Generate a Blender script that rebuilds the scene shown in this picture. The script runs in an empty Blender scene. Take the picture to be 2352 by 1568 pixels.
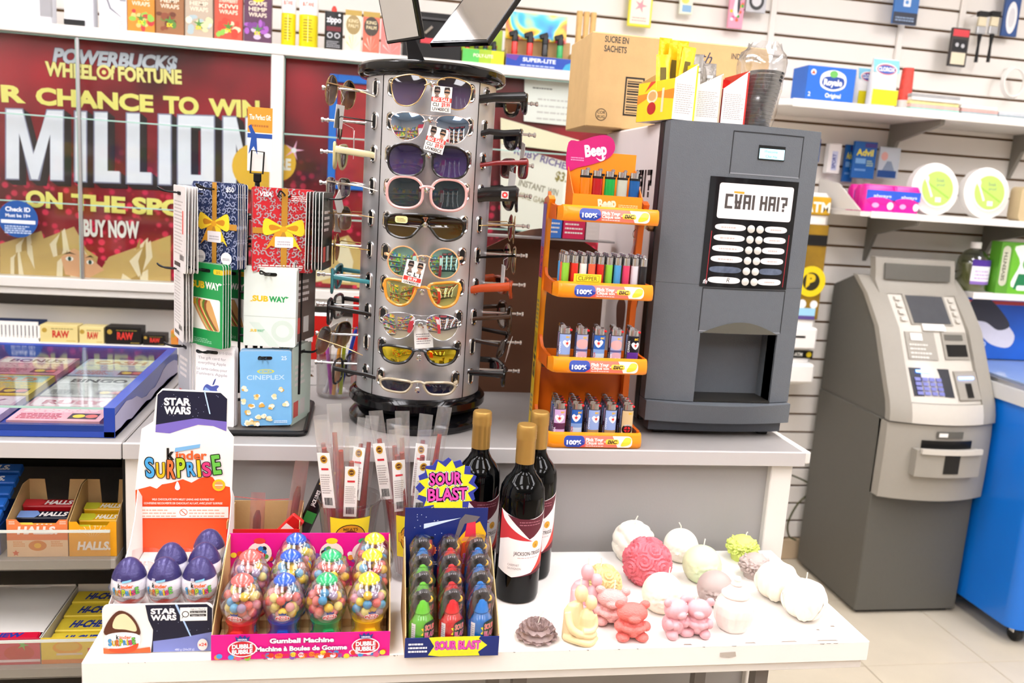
import bpy, math, random
from mathutils import Vector, Matrix
from mathutils.geometry import tessellate_polygon
random.seed(7)
PI = math.pi
scene = bpy.context.scene
COL = scene.collection
# ---------------------------------------------------------------- camera
FPX, EYE = 1971.0, 1.5
def _cam_axes(yaw, pitch, roll):
    yaw, pitch, roll = (math.radians(a) for a in (yaw, pitch, roll))
    r = Vector((math.cos(yaw), -math.sin(yaw), 0)); f = Vector((math.sin(yaw), math.cos(yaw), 0)); u = Vector((0, 0, 1))
    f, u = f*math.cos(pitch) - u*math.sin(pitch), u*math.cos(pitch) + f*math.sin(pitch)
    r, u = r*math.cos(roll) + u*math.sin(roll), u*math.cos(roll) - r*math.sin(roll)
    return r, u, f
CR, CU, CF = _cam_axes(10.05, 10.1, 3.82)
CPOS = Vector((0, 0, EYE))
cam_data = bpy.data.cameras.new('camera'); cam = bpy.data.objects.new('camera', cam_data); COL.objects.link(cam)
cam.matrix_world = Matrix(((CR.x, CU.x, -CF.x, CPOS.x), (CR.y, CU.y, -CF.y, CPOS.y), (CR.z, CU.z, -CF.z, CPOS.z), (0, 0, 0, 1)))
cam_data.sensor_width = 36.0; cam_data.lens = FPX/2352*36
cam_data.clip_start = .05; cam_data.clip_end = 60
cam_data.dof.use_dof = True; cam_data.dof.focus_distance = 1.42; cam_data.dof.aperture_fstop = 5.0
scene.camera = cam
# ---------------------------------------------------------------- world, exposure
w = bpy.data.worlds.new('world'); scene.world = w; w.use_nodes = True
w.node_tree.nodes['Background'].inputs[0].default_value = (1, 1, 1, 1)
w.node_tree.nodes['Background'].inputs[1].default_value = .3
scene.cycles.transparent_max_bounces = 40; scene.cycles.max_bounces = 14
vs = scene.view_settings
scene.display_settings.display_device = 'sRGB'
vs.view_transform = 'Standard'; vs.look = 'None'; vs.exposure = 0.42; vs.gamma = 1.0; vs.use_curve_mapping = False
LAMP_STRENGTH = 9.0
# pixel of the photograph -> point on a plane of the place
def ray(x, y): return CF + CR*((x-1176)/FPX) - CU*((y-784)/FPX)
def aY(x, y, Y): d = ray(x, y); return CPOS + d*(Y/d.y)
def aZ(x, y, Z): d = ray(x, y); return CPOS + d*((Z-EYE)/d.z)
def aX(x, y, X): d = ray(x, y); return CPOS + d*(X/d.x)
# ---------------------------------------------------------------- materials
def lin(h):
    if isinstance(h, (tuple, list)): return tuple(h[:3])
    h = h.lstrip('#'); c = [int(h[i:i+2], 16)/255 for i in (0, 2, 4)]
    return tuple(v/12.92 if v <= .04045 else ((v+.055)/1.055)**2.4 for v in c)
MATS = {}
def mat(name, col='#808080', rough=.5, metal=0., spec=.5, noise=0., nscale=12., bump=0., bscale=60., trans=0., ior=1.45, emit=0., coat=0., alpha=1., sub=0., stretch=None):
    if name in MATS: return MATS[name]
    m = bpy.data.materials.new(name); m.use_nodes = True
    nt = m.node_tree; b = nt.nodes['Principled BSDF']
    c = lin(col); I = b.inputs
    I['Base Color'].default_value = (*c, 1); I['Roughness'].default_value = rough; I['Metallic'].default_value = metal
    I['Specular IOR Level'].default_value = spec; I['IOR'].default_value = ior; I['Transmission Weight'].default_value = trans
    I['Coat Weight'].default_value = coat; I['Alpha'].default_value = alpha
    if sub: I['Subsurface Weight'].default_value = sub; I['Subsurface Radius'].default_value = (.006, .004, .003)
    if emit: I['Emission Color'].default_value = (*c, 1); I['Emission Strength'].default_value = emit
    if noise or bump:
        tc = nt.nodes.new('ShaderNodeTexCoord'); src = tc.outputs['Object']
        if stretch:
            mp = nt.nodes.new('ShaderNodeMapping'); mp.inputs['Scale'].default_value = stretch
            nt.links.new(src, mp.inputs['Vector']); src = mp.outputs['Vector']
        if noise:
            n = nt.nodes.new('ShaderNodeTexNoise'); n.inputs['Scale'].default_value = nscale; n.inputs['Detail'].default_value = 5
            nt.links.new(src, n.inputs['Vector'])
            mx = nt.nodes.new('ShaderNodeMix'); mx.data_type = 'RGBA'
            mx.inputs['A'].default_value = (*[v*(1-noise) for v in c], 1); mx.inputs['B'].default_value = (*[min(1, v*(1+noise)) for v in c], 1)
            nt.links.new(n.outputs['Fac'], mx.inputs['Factor']); nt.links.new(mx.outputs['Result'], I['Base Color'])
        if bump:
            n2 = nt.nodes.new('ShaderNodeTexNoise'); n2.inputs['Scale'].default_value = bscale; n2.inputs['Detail'].default_value = 3
            nt.links.new(src, n2.inputs['Vector'])
            bp = nt.nodes.new('ShaderNodeBump'); bp.inputs['Strength'].default_value = bump; bp.inputs['Distance'].default_value = .002
            nt.links.new(n2.outputs['Fac'], bp.inputs['Height']); nt.links.new(bp.outputs['Normal'], I['Normal'])
    MATS[name] = m
    return m
def clear(name, col='#ffffff', tint=.9, gloss=.12, rough=.04, milk=0.):
    """thin clear plastic or glass: transparent sheet with a fresnel gloss"""
    if name in MATS: return MATS[name]
    m = bpy.data.materials.new(name); m.use_nodes = True; nt = m.node_tree
    for n in list(nt.nodes):
        if n.type != 'OUTPUT_MATERIAL': nt.nodes.remove(n)
    out = [n for n in nt.nodes if n.type == 'OUTPUT_MATERIAL'][0]
    c = lin(col)
    t = nt.nodes.new('ShaderNodeBsdfTransparent'); t.inputs[0].default_value = (*[v*tint for v in c], 1)
    g = nt.nodes.new('ShaderNodeBsdfGlossy'); g.inputs['Roughness'].default_value = rough
    lw = nt.nodes.new('ShaderNodeLayerWeight'); lw.inputs['Blend'].default_value = .28
    ma = nt.nodes.new('ShaderNodeMath'); ma.operation = 'MULTIPLY_ADD'; ma.inputs[1].default_value = .55; ma.inputs[2].default_value = gloss*.5
    mx = nt.nodes.new('ShaderNodeMixShader')
    nt.links.new(lw.outputs['Facing'], ma.inputs[0]); nt.links.new(ma.outputs[0], mx.inputs[0])
    if milk:
        df = nt.nodes.new('ShaderNodeBsdfDiffuse'); df.inputs[0].default_value = (*c, 1); mk = nt.nodes.new('ShaderNodeMixShader'); mk.inputs[0].default_value = milk
        nt.links.new(t.outputs[0], mk.inputs[1]); nt.links.new(df.outputs[0], mk.inputs[2]); t = mk
    nt.links.new(t.outputs[0], mx.inputs[1]); nt.links.new(g.outputs[0], mx.inputs[2]); nt.links.new(mx.outputs[0], out.inputs['Surface'])
    MATS[name] = m
    return m
def ink(h, rough=.45):
    return mat('print_%s_%02d' % (h.lstrip('#'), int(rough*100)), h, rough, noise=.05, nscale=40)
# ---------------------------------------------------------------- mesh helpers
class MB:
    def __init__(s, M=None): s.v = []; s.f = []; s.mi = []; s.cur = 0; s.M = M or Matrix()
    def mset(s, i): s.cur = i; return s
    def _add(s, vs, fs, M=None):
        T = s.M @ M if M is not None else s.M
        o = len(s.v); s.v += [tuple(T @ Vector(p)) for p in vs]
        for f in fs: s.f.append(tuple(o+i for i in f)); s.mi.append(s.cur)
        return s
    def box(s, x0, x1, y0, y1, z0, z1, b=0., M=None):
        if b <= 0:
            vs = [(x, y, z) for z in (z0, z1) for y in (y0, y1) for x in (x0, x1)]
            return s._add(vs, [(0,2,3,1),(4,5,7,6),(0,1,5,4),(2,6,7,3),(0,4,6,2),(1,3,7,5)], M)
        b = min(b, (x1-x0)*.49, (y1-y0)*.49, (z1-z0)*.49)
        vs = []; idx = {}
        X = (x0, x1); Y = (y0, y1); Z = (z0, z1)
        for i in (0, 1):
            for j in (0, 1):
                for k in (0, 1):
                    sx, sy, sz = 1-2*i, 1-2*j, 1-2*k
                    idx[i, j, k, 0] = len(vs); vs.append((X[i], Y[j]+sy*b, Z[k]+sz*b))
                    idx[i, j, k, 1] = len(vs); vs.append((X[i]+sx*b, Y[j], Z[k]+sz*b))
                    idx[i, j, k, 2] = len(vs); vs.append((X[i]+sx*b, Y[j]+sy*b, Z[k]))
        fs = []
        for i in (0, 1):
            fs.append([idx[i, j, k, 0] for j, k in ((0,0),(1,0),(1,1),(0,1))][::1 if i else -1])
            fs.append([idx[j, i, k, 1] for j, k in ((0,0),(1,0),(1,1),(0,1))][::-1 if i else 1])
            fs.append([idx[j, k, i, 2] for j, k in ((0,0),(1,0),(1,1),(0,1))][::1 if i else -1])
        for a in (0, 1):
            for c in (0, 1):
                q = [idx[0, a, c, 1], idx[1, a, c, 1], idx[1, a, c, 2], idx[0, a, c, 2]]; fs.append(q if a == c else q[::-1])
                q = [idx[a, 0, c, 0], idx[a, 1, c, 0], idx[a, 1, c, 2], idx[a, 0, c, 2]]; fs.append(q[::-1] if a == c else q)
                q = [idx[a, c, 0, 0], idx[a, c, 1, 0], idx[a, c, 1, 1], idx[a, c, 0, 1]]; fs.append(q if a == c else q[::-1])
        for i in (0, 1):
            for j in (0, 1):
                for k in (0, 1):
                    t = [idx[i, j, k, n] for n in (0, 1, 2)]; fs.append(t if (i+j+k) % 2 else t[::-1])
        return s._add(vs, fs, M)
    def prism(s, poly, d0, d1, plane='xz', M=None):
        """extrude a 2D outline: plane 'xz' along y, 'xy' along z, 'yz' along x"""
        n = len(poly)
        P = {'xz': lambda a, b, d: (a, d, b), 'xy': lambda a, b, d: (a, b, d), 'yz': lambda a, b, d: (d, a, b)}[plane]
        vs = [P(a, b, d0) for a, b in poly] + [P(a, b, d1) for a, b in poly]
        tri = tessellate_polygon([[Vector((a, b, 0)) for a, b in poly]])
        fs = [tuple(t) for t in tri] + [tuple(n+i for i in t[::-1]) for t in tri]
        fs += [(i, (i+1) % n, n+(i+1) % n, n+i) for i in range(n)]
        return s._add(vs, fs, M)
    def lathe(s, prof, n=24, M=None, a0=0., a1=2*PI):
        full = abs(a1-a0-2*PI) < 1e-6; cols = n if full else n+1
        vs = []; fs = []
        for r, z in prof:
            for i in range(cols):
                a = a0+(a1-a0)*i/n; vs.append((r*math.cos(a), r*math.sin(a), z))
        for k in range(len(prof)-1):
            for i in range(n):
                j = (i+1) % cols
                fs.append((k*cols+i, k*cols+j, (k+1)*cols+j, (k+1)*cols+i))
        return s._add(vs, fs, M)
    def cyl(s, r, z0, z1, n=20, M=None, b=0.):
        p = [(0, z0), (r-b, z0), (r, z0+b), (r, z1-b), (r-b, z1), (0, z1)] if b else [(0, z0), (r, z0), (r, z1), (0, z1)]
        return s.lathe(p, n, M)
    def ball(s, c, rx, ry=None, rz=None, n=16, m=10, M=None):
        ry = rx if ry is None else ry; rz = rx if rz is None else rz
        vs = [(c[0], c[1], c[2]-rz)]; fs = []
        for k in range(1, m):
            t = -PI/2+PI*k/m
            for i in range(n):
                a = 2*PI*i/n; vs.append((c[0]+rx*math.cos(t)*math.cos(a), c[1]+ry*math.cos(t)*math.sin(a), c[2]+rz*math.sin(t)))
        vs.append((c[0], c[1], c[2]+rz)); L = len(vs)-1
        for i in range(n):
            j = (i+1) % n
            fs.append((0, 1+j, 1+i)); fs.append((L, L-n+i, L-n+j))
            for k in range(m-2): o = 1+k*n; fs.append((o+i, o+j, o+n+j, o+n+i))
        return s._add(vs, fs, M)
    def tube(s, pts, r, n=8, closed=False, M=None, flat=1., cap=True):
        """round bar along a path; r may be a list; flat squashes it along the second frame axis"""
        P = [Vector(p) for p in pts]; N = len(P); vs = []; fs = []
        up = Vector((0, 0, 1)); prev = None
        for i in range(N):
            a = P[(i-1) % N] if (closed or i > 0) else P[i]; b = P[(i+1) % N] if (closed or i < N-1) else P[i]
            t = (b-a).normalized() if (b-a).length > 1e-9 else Vector((1, 0, 0))
            if prev is None:
                x = t.cross(up)
                if x.length < 1e-3: x = t.cross(Vector((0, 1, 0)))
            else: x = prev - t*prev.dot(t)
            x.normalize(); prev = x; y = t.cross(x)
            rr = r[i] if isinstance(r, (list, tuple)) else r
            for k in range(n):
                q = 2*PI*k/n; vs.append(P[i] + x*(rr*math.cos(q)*flat) + y*(rr*math.sin(q)))
        for i in range(N if closed else N-1):
            j = (i+1) % N
            for k in range(n): l = (k+1) % n; fs.append((i*n+k, i*n+l, j*n+l, j*n+k))
        if cap and not closed: fs.append(tuple(range(n))[::-1]); fs.append(tuple((N-1)*n+k for k in range(n)))
        return s._add(vs, fs, M)
    def loft(s, rings, M=None, cap=True, closed=True):
        n = len(rings[0]); vs = [p for r in rings for p in r]; fs = []
        for k in range(len(rings)-1):
            for i in range(n if closed else n-1): j = (i+1) % n; fs.append((k*n+i, k*n+j, (k+1)*n+j, (k+1)*n+i))
        if cap: fs.append(tuple(range(n))[::-1]); fs.append(tuple((len(rings)-1)*n+i for i in range(n)))
        return s._add(vs, fs, M)
    def grid(s, fn, nu, nv, M=None):
        vs = [fn(i/nu, j/nv) for j in range(nv+1) for i in range(nu+1)]
        fs = [(j*(nu+1)+i, j*(nu+1)+i+1, (j+1)*(nu+1)+i+1, (j+1)*(nu+1)+i) for j in range(nv) for i in range(nu)]
        return s._add(vs, fs, M)
    def mesh(s, name, mats, smooth=True, ang=40):
        me = bpy.data.meshes.new(name); me.from_pydata(s.v, [], s.f)
        for m in (mats if isinstance(mats, (list, tuple)) else [mats]): me.materials.append(m)
        me.polygons.foreach_set('material_index', s.mi)
        if smooth:
            me.polygons.foreach_set('use_smooth', [True]*len(s.f)); me.set_sharp_from_angle(angle=math.radians(ang))
        me.update(); return me
    def build(s, name, mats, parent=None, smooth=True, ang=40, loc=None, rot=None, label=None, kind=None):
        return link(name, s.mesh(name, mats, smooth, ang), parent, loc, rot, label, kind)
def link(name, me, parent=None, loc=None, rot=None, label=None, kind=None):
    o = bpy.data.objects.new(name, me); COL.objects.link(o)
    if parent: o.parent = parent
    if loc is not None: o.location = loc
    if rot is not None: o.rotation_euler = rot
    if label: o['label'] = label
    if kind: o['kind'] = kind
    return o
def thing(name, label, cat, loc=(0, 0, 0), rz=0., group=None, rot=None):
    o = bpy.data.objects.new(name, None); COL.objects.link(o)
    o.location = loc; o.rotation_euler = rot if rot else (0, 0, rz); o.empty_display_size = .02
    o['label'] = label; o['category'] = cat
    if group: o['group'] = group
    return o
def tag(o, label, cat, group=None):
    o['label'] = label; o['category'] = cat
    if group: o['group'] = group
    return o
def struct(o): o['kind'] = 'structure'; return o
def dup(root, loc=None, rz=None, label=None, group=None, rot=None):
    r = root.copy(); COL.objects.link(r)
    if loc is not None: r.location = loc
    if rot is not None: r.rotation_euler = rot
    elif rz is not None: r.rotation_euler = (0, 0, rz)
    if label: r['label'] = label
    if group: r['group'] = group
    for ch in list(root.children):
        c = ch.copy(); COL.objects.link(c); c.parent = r
        for g in ch.children:
            d = g.copy(); COL.objects.link(d); d.parent = c
    return r
# outlines
def rrect(x0, y0, x1, y1, r, n=4):
    r = min(r, (x1-x0)/2, (y1-y0)/2); out = []
    for cx, cy, a in ((x1-r, y0+r, -90), (x1-r, y1-r, 0), (x0+r, y1-r, 90), (x0+r, y0+r, 180)):
        for k in range(n+1): t = math.radians(a+90*k/n); out.append((cx+r*math.cos(t), cy+r*math.sin(t)))
    return out
def ell(cx, cy, rx, ry, n=20, a0=0): return [(cx+rx*math.cos(2*PI*i/n+a0), cy+ry*math.sin(2*PI*i/n+a0)) for i in range(n)]
def star(cx, cy, r1, r2, n, sx=1., a0=0.): return [(cx+sx*(r1 if i % 2 == 0 else r2)*math.cos(PI*i/n+a0), cy+(r1 if i % 2 == 0 else r2)*math.sin(PI*i/n+a0)) for i in range(2*n)]
def smooth_poly(pts, k=4):
    """Catmull-Rom through a closed outline"""
    n = len(pts); out = []
    for i in range(n):
        p0, p1, p2, p3 = (Vector(pts[(i+d) % n]) for d in (-1, 0, 1, 2))
        for j in range(k):
            t = j/k; q = .5*((2*p1)+(p2-p0)*t+(2*p0-5*p1+4*p2-p3)*t*t+(3*p1-p0-3*p2+p3)*t**3); out.append(tuple(q))
    return out
def curve3(pts, k=6):
    P = [Vector(p) for p in pts]; out = []
    for i in range(len(P)-1):
        p0 = P[i-1] if i else P[i]; p1 = P[i]; p2 = P[i+1]; p3 = P[i+2] if i+2 < len(P) else P[i+1]
        for j in range(k):
            t = j/k; out.append(.5*((2*p1)+(p2-p0)*t+(2*p0-5*p1+4*p2-p3)*t*t+(3*p1-p0-3*p2+p3)*t**3))
    out.append(P[-1]); return out
# ---------------------------------------------------------------- flat print: lettering and shapes
_TX = {}
def glyphs(s, bold=0.):
    bold = min(bold, .048) if len(s) > 1 else bold
    k = (s, round(bold, 3))
    if k not in _TX:
        cu = bpy.data.curves.new('lettering_source', 'FONT'); cu.body = s; cu.size = 1.; cu.resolution_u = 3 if len(s) > 2 else 8; cu.offset = bold
        ob = bpy.data.objects.new('lettering_source', cu)
        me = bpy.data.meshes.new_from_object(ob)
        vs = [(v.co.x, v.co.y) for v in me.vertices]; fs = [tuple(p.vertices) for p in me.polygons]
        bpy.data.objects.remove(ob); bpy.data.curves.remove(cu); bpy.data.meshes.remove(me)
        if vs:
            x0 = min(v[0] for v in vs); x1 = max(v[0] for v in vs)
        else: x0 = x1 = 0
        _TX[k] = (vs, fs, x0, x1)
    return _TX[k]
class Art:
    """2D print in metres; y up; later items lie on top of earlier ones"""
    def __init__(s): s.items = []; s.lay = 0
    def raw(s, vs, fs, col, same=False):
        if not same: s.lay += 1
        s.items.append((vs, fs, col, s.lay)); return s
    def poly(s, pts, col, same=False):
        return s.raw([(p[0], p[1]) for p in pts], [tuple(t) for t in tessellate_polygon([[Vector((p[0], p[1], 0)) for p in pts]])], col, same)
    def rect(s, x0, y0, x1, y1, col, r=0, same=False): return s.poly(rrect(x0, y0, x1, y1, r) if r else [(x0, y0), (x1, y0), (x1, y1), (x0, y1)], col, same)
    def ell(s, cx, cy, rx, ry, col, n=20, same=False): return s.poly(ell(cx, cy, rx, ry, n), col, same)
    def text(s, t, x, y, h, col, bold=.02, al='C', w=None, shear=0., rot=0., arc=None, edge=None, ew=.05):
        """cap height h, baseline at y; w forces the width"""
        if edge: s.outline(t, x, y, h, edge, bold, al, w, shear, rot, h*ew)
        vs, fs, x0, x1 = glyphs(t, bold)
        if not vs: return s
        k = h/.69; wd = (x1-x0)*k; sx = k*(w/wd) if w else k; wd = (x1-x0)*sx
        off = {'C': -wd/2, 'L': 0, 'R': -wd}[al]; c, sn = math.cos(rot), math.sin(rot); out = []
        for a, b in vs:
            px = (a-x0)*sx+off; py = b*k; px += py*shear
            if arc: q = px/arc; px, py = (arc+py)*math.sin(q), (arc+py)*math.cos(q)-arc
            out.append((x+px*c-py*sn, y+px*sn+py*c))
        return s.raw(out, fs, col)
    def block(s, word, x, z, h, t, wd, gap, col):
        """square stencil capitals"""
        s.lay += 1; R = lambda a, b, c, d: s.rect(x+a*wd, z+b*h, x+c*wd, z+d*h, col, same=True); k = t/wd; m = t/h
        for ch in word:
            if ch == 'C': R(0, 0, k, 1); R(0, 0, 1, m); R(0, 1-m, 1, 1)
            elif ch == 'H': R(0, 0, k, 1); R(1-k, 0, 1, 1); R(0, .42, 1, .42+m)
            elif ch == 'W': s.poly([(x, z+h), (x+t, z+h), (x+t*1.5, z), (x+t*.5, z)], col, True); s.poly([(x+wd-t, z+h), (x+wd, z+h), (x+wd-t*.5, z), (x+wd-t*1.5, z)], col, True); R(.1, 0, .9, m); R(.05, .38, .95, .38+m)
            elif ch == 'A': R(0, 0, k, 1); R(1-k, 0, 1, 1); R(0, 1-m, 1, 1); R(0, .38, 1, .38+m)
            elif ch == 'I': R(0, 0, k, 1); x += t+gap; continue
            elif ch == '?': R(0, 1-m, 1, 1); R(1-k, .5, 1, 1); R(.3, .42, 1, .42+m); R(.3, .25, .3+k, .5); R(.3, 0, .3+k, m)
            elif ch == ' ': x += wd*.55; continue
            x += wd+gap
        return s
    def outline(s, t, x, y, h, col, bold, al, w, shear, rot, e):
        """the lettering's darker rim: the same letters shifted all round"""
        for i in range(6): q = PI*i/3; s.text(t, x+e*math.cos(q), y+e*math.sin(q), h, col, bold, al, w, shear, rot); s.lay -= 1 if i < 5 else 0
        return s
    def scribble(s, x0, y0, x1, y1, col, rows=3, fill=.55, seed=1):
        """rows of short dashes for print too small to read"""
        rnd = random.Random(seed); s.lay += 1; dy = (y1-y0)/rows
        for r in range(rows):
            x = x0; yb = y0+dy*r; e = x1-(x1-x0)*rnd.random()*.25
            while x < e:
                l = min((x1-x0)*rnd.uniform(.05, .16), e-x)
                s.poly([(x, yb), (x+l, yb), (x+l, yb+dy*fill), (x, yb+dy*fill)], col, True); x += l+(x1-x0)*.025
        return s
    def barcode(s, x0, y0, x1, y1, col='#111111', seed=3, bars=16):
        rnd = random.Random(seed); s.lay += 1; st = (x1-x0)/bars
        for i in range(bars):
            wd = st*rnd.choice((.35, .5, .75)); s.poly([(x0+i*st, y0), (x0+i*st+wd, y0), (x0+i*st+wd, y1), (x0+i*st, y1)], col, True)
        return s
    def build(s, parent, fn, name='print', rough=.45, eps=None, base=2.5e-4, maxlen=None, mats=None):
        eps = eps or (7e-5 if maxlen else 3e-5); maxlen = min(maxlen, .0032) if maxlen else None
        """fn: 4x4 matrix (u,v,normal) or a function (u,v,d) -> point"""
        cols = []; mb = MB()
        f = (lambda u, v, d: fn @ Vector((u, v, d))) if isinstance(fn, Matrix) else fn
        for vs, fs, col, lay in s.items:
            if col not in cols: cols.append(col)
            mb.mset(cols.index(col)); d = base+lay*eps
            if maxlen:
                tris = []
                st = [(vs[q[0]], vs[q[i]], vs[q[i+1]]) for q in fs for i in range(1, len(q)-1)]
                while st:
                    t = st.pop(); L = [((t[i][0]-t[(i+1) % 3][0])**2+(t[i][1]-t[(i+1) % 3][1])**2, i) for i in range(3)]; m = max(L)
                    if m[0] > maxlen*maxlen:
                        i = m[1]; a, b, c = t[i], t[(i+1) % 3], t[(i+2) % 3]; h = ((a[0]+b[0])/2, (a[1]+b[1])/2)
                        st += [(a, h, c), (h, b, c)]
                    else: tris.append(t)
                mb._add([f(p[0], p[1], d) for t in tris for p in t], [(3*i, 3*i+1, 3*i+2) for i in range(len(tris))])
            else: mb._add([f(p[0], p[1], d) for p in vs], fs)
        ml = [(mats or {}).get(c) or (c if not isinstance(c, str) else ink(c, rough)) for c in cols]
        return mb.build(name, ml, parent, smooth=bool(maxlen), ang=80)
def frame(o, u, v):
    o, u, v = Vector(o), Vector(u).normalized(), Vector(v).normalized(); n = u.cross(v)
    return Matrix(((u.x, v.x, n.x, o.x), (u.y, v.y, n.y, o.y), (u.z, v.z, n.z, o.z), (0, 0, 0, 1)))
def front(x=0., y=0., z=0.): return frame((x, y, z), (1, 0, 0), (0, 0, 1))      # faces -Y
def leftside(x=0., y=0., z=0.): return frame((x, y, z), (0, -1, 0), (0, 0, 1))  # faces -X, u runs towards -Y
def top(x=0., y=0., z=0.): return frame((x, y, z), (1, 0, 0), (0, 1, 0))        # faces +Z
def T(x=0., y=0., z=0.): return Matrix.Translation((x, y, z))
def RX(a): return Matrix.Rotation(a, 4, 'X')
def RY(a): return Matrix.Rotation(a, 4, 'Y')
def RZ(a): return Matrix.Rotation(a, 4, 'Z')
# ================================================================ the setting
WY = 3.25                                    # face of the slat wall
M_white = mat('white_laminate', '#dedad4', .45, noise=.04, nscale=6, bump=.05, bscale=90)
M_grey = mat('grey_laminate', '#9c9997', .55, noise=.04, nscale=8, bump=.08, bscale=200)
M_slat = mat('slat_panel_white', '#eee9e2', .5, noise=.03, nscale=5)
M_groove = mat('slat_groove_brown', '#6b4a22', .8, noise=.2, nscale=30)
M_tile = mat('floor_tile_cream', '#d3c8b2', .28, noise=.12, nscale=5, bump=.03, bscale=30)
M_grout = mat('floor_grout', '#a89a84', .9, noise=.1, nscale=60)
M_ceil = mat('ceiling_board', '#f4f3f0', .9, noise=.04, nscale=40, bump=.3, bscale=150)
M_paint = mat('wall_paint', '#d9d4cb', .8, noise=.04, nscale=4)
M_skirt = mat('skirting_tile', '#cbb595', .5, noise=.12, nscale=9)
M_alu = mat('aluminium', '#b8b9bb', .35, metal=.9, noise=.05, nscale=50, stretch=(1, 1, 12))
M_chrome = mat('chrome', '#d8d8d8', .12, metal=1., noise=.03)
M_black = mat('black_plastic', '#0b0b0c', .35, noise=.2, nscale=30)
M_blackm = mat('black_metal', '#101012', .4, metal=.3, noise=.15, nscale=30)
M_kraft = mat('kraft_card', '#c6a470', .8, noise=.1, nscale=30, bump=.15, bscale=120)
M_paper = mat('white_card', '#f0ede8', .6, noise=.03, nscale=20)
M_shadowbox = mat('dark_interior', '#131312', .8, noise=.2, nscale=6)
M_clear = clear('clear_acrylic')
M_glass = clear('sheet_glass', '#fbfefd', .99, .03)
M_glassedge = mat('glass_edge', '#9fc4b8', .25, noise=.05)
fl = struct(MB().box(-3, 4.2, -4, 3.35, -.06, -.004).build('floor', M_grout))
tm = MB().box(.0015, .4560, .0015, .4560, -.004, 0, .0012).mesh('tile', M_tile)
for i in range(-9, 6):
    for j in range(-10, 2):
        x, y = 1.705+i*.4575, 2.405+j*.4575
        if -1.2 < x < 3.6 and y > .4: link('tile', tm, fl, (x, y, 0))
struct(MB().box(-3, 4.2, -4, 3.35, 2.78, 2.85).build('ceiling', M_ceil))
struct(MB().box(-3.1, -3, -4, 3.35, 0, 2.78).build('wall_left', M_paint))
struct(MB().box(4.2, 4.3, -4, 3.35, 0, 2.78).build('wall_right', M_paint))
struct(MB().box(-3.1, 4.3, -4.1, -4, 0, 2.78).build('wall_front', M_paint))
wb = struct(MB().box(-3, 4.2, WY+.012, WY+.1, 0, 2.78).build('wall_back', M_groove))
sm = MB().box(-3, 4.2, 0, .014, .0045, .0745, .002).mesh('slat', M_slat)
for k in range(-8, 26): link('slat', sm, wb, (0, WY, .724+k*.079))
struct(MB().box(-3, 4.2, WY-.012, WY+.014, 0, .09, .003).build('baseboard_back', M_skirt))
# ceiling lights of the shop: recessed troffers
M_lamp = mat('lamp_diffuser', '#fdfbff', .6, emit=LAMP_STRENGTH)
lf = MB().box(-.31, -.29, -.61, .61, -.03, .0).box(.29, .31, -.61, .61, -.03, 0).box(-.29, .29, -.61, -.59, -.03, 0).box(-.29, .29, .59, .61, -.03, 0).mesh('frame', M_white)
ld = MB().box(-.29, .29, -.59, .59, -.018, -.008).mesh('diffuser', M_lamp)
for i, (x, y) in enumerate([(x, y) for y in (1.75, .35, -1.2) for x in (-2.1, -.5, 1.1, 2.7)]):
    t = thing('ceiling_light', 'white recessed ceiling light panel', 'ceiling light', (x, y, 2.78), group='ceiling lights of the shop')
    link('frame', lf, t); link('diffuser', ld, t)
# ================================================================ glazed wall cabinet with posters (left)
CY = 2.93
cab = thing('display_cabinet', 'white wall cabinet with glass sliding panes over red posters', 'cabinet', (0, 0, 0))
MB().box(-1.9, .98, CY, WY-.001, 1.868, 1.9, .002).build('top_board', M_white, cab)
MB().box(-1.9, .98, CY, WY-.001, 1.09, 1.122, .002).build('bottom_board', M_white, cab)
MB().box(-1.9, .98, CY+.01, WY-.02, 1.066, 1.0895, .002).build('bottom_rail', M_white, cab)
MB().box(-1.9, .98, CY, WY-.001, .885, .912, .002).build('lower_shelf', M_white, cab)
MB().box(-1.9, .98, 3.06, 3.075, .913, 1.012, .002).build('splash_strip', M_white, cab)
MB().box(-1.9, .98, 3.19, 3.2, .913, 1.065).build('niche_back', M_grey, cab)  # grey panel colour stands in for the shade inside the niche
MB().box(-.316, -.277, CY+.001, WY-.001, 1.123, 1.867, .002).build('post', M_white, cab)
MB().box(.945, .98, CY+.001, WY-.001, 1.123, 1.867, .002).build('end_post', M_white, cab)
MB().box(-1.9, .98, 2.97, WY-.001, .02, .884, .0).build('base_panel', M_grey, cab)
for x0, x1, y0 in ((-1.9, -.89, 2.945), (-.9, -.317, 2.938), (-.276, .35, 2.945), (.34, .944, 2.938)):
    for z0, z1 in ((1.124, 1.36), (1.364, 1.626), (1.632, 1.866)):
        p = MB().box(x0, x1, y0, y0+.004, z0, z1).build('pane', M_glass, cab)
        MB().box(x0, x1, y0-.0005, y0+.0045, z1-.003, z1+.001).box(x0, x0+.002, y0-.0005, y0+.0045, z0, z1).build('pane_edge', M_glassedge, p)
MB().box(-.897, -.888, 2.934, 2.944, 1.123, 1.867, .001).build('divider', M_alu, cab)
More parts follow.
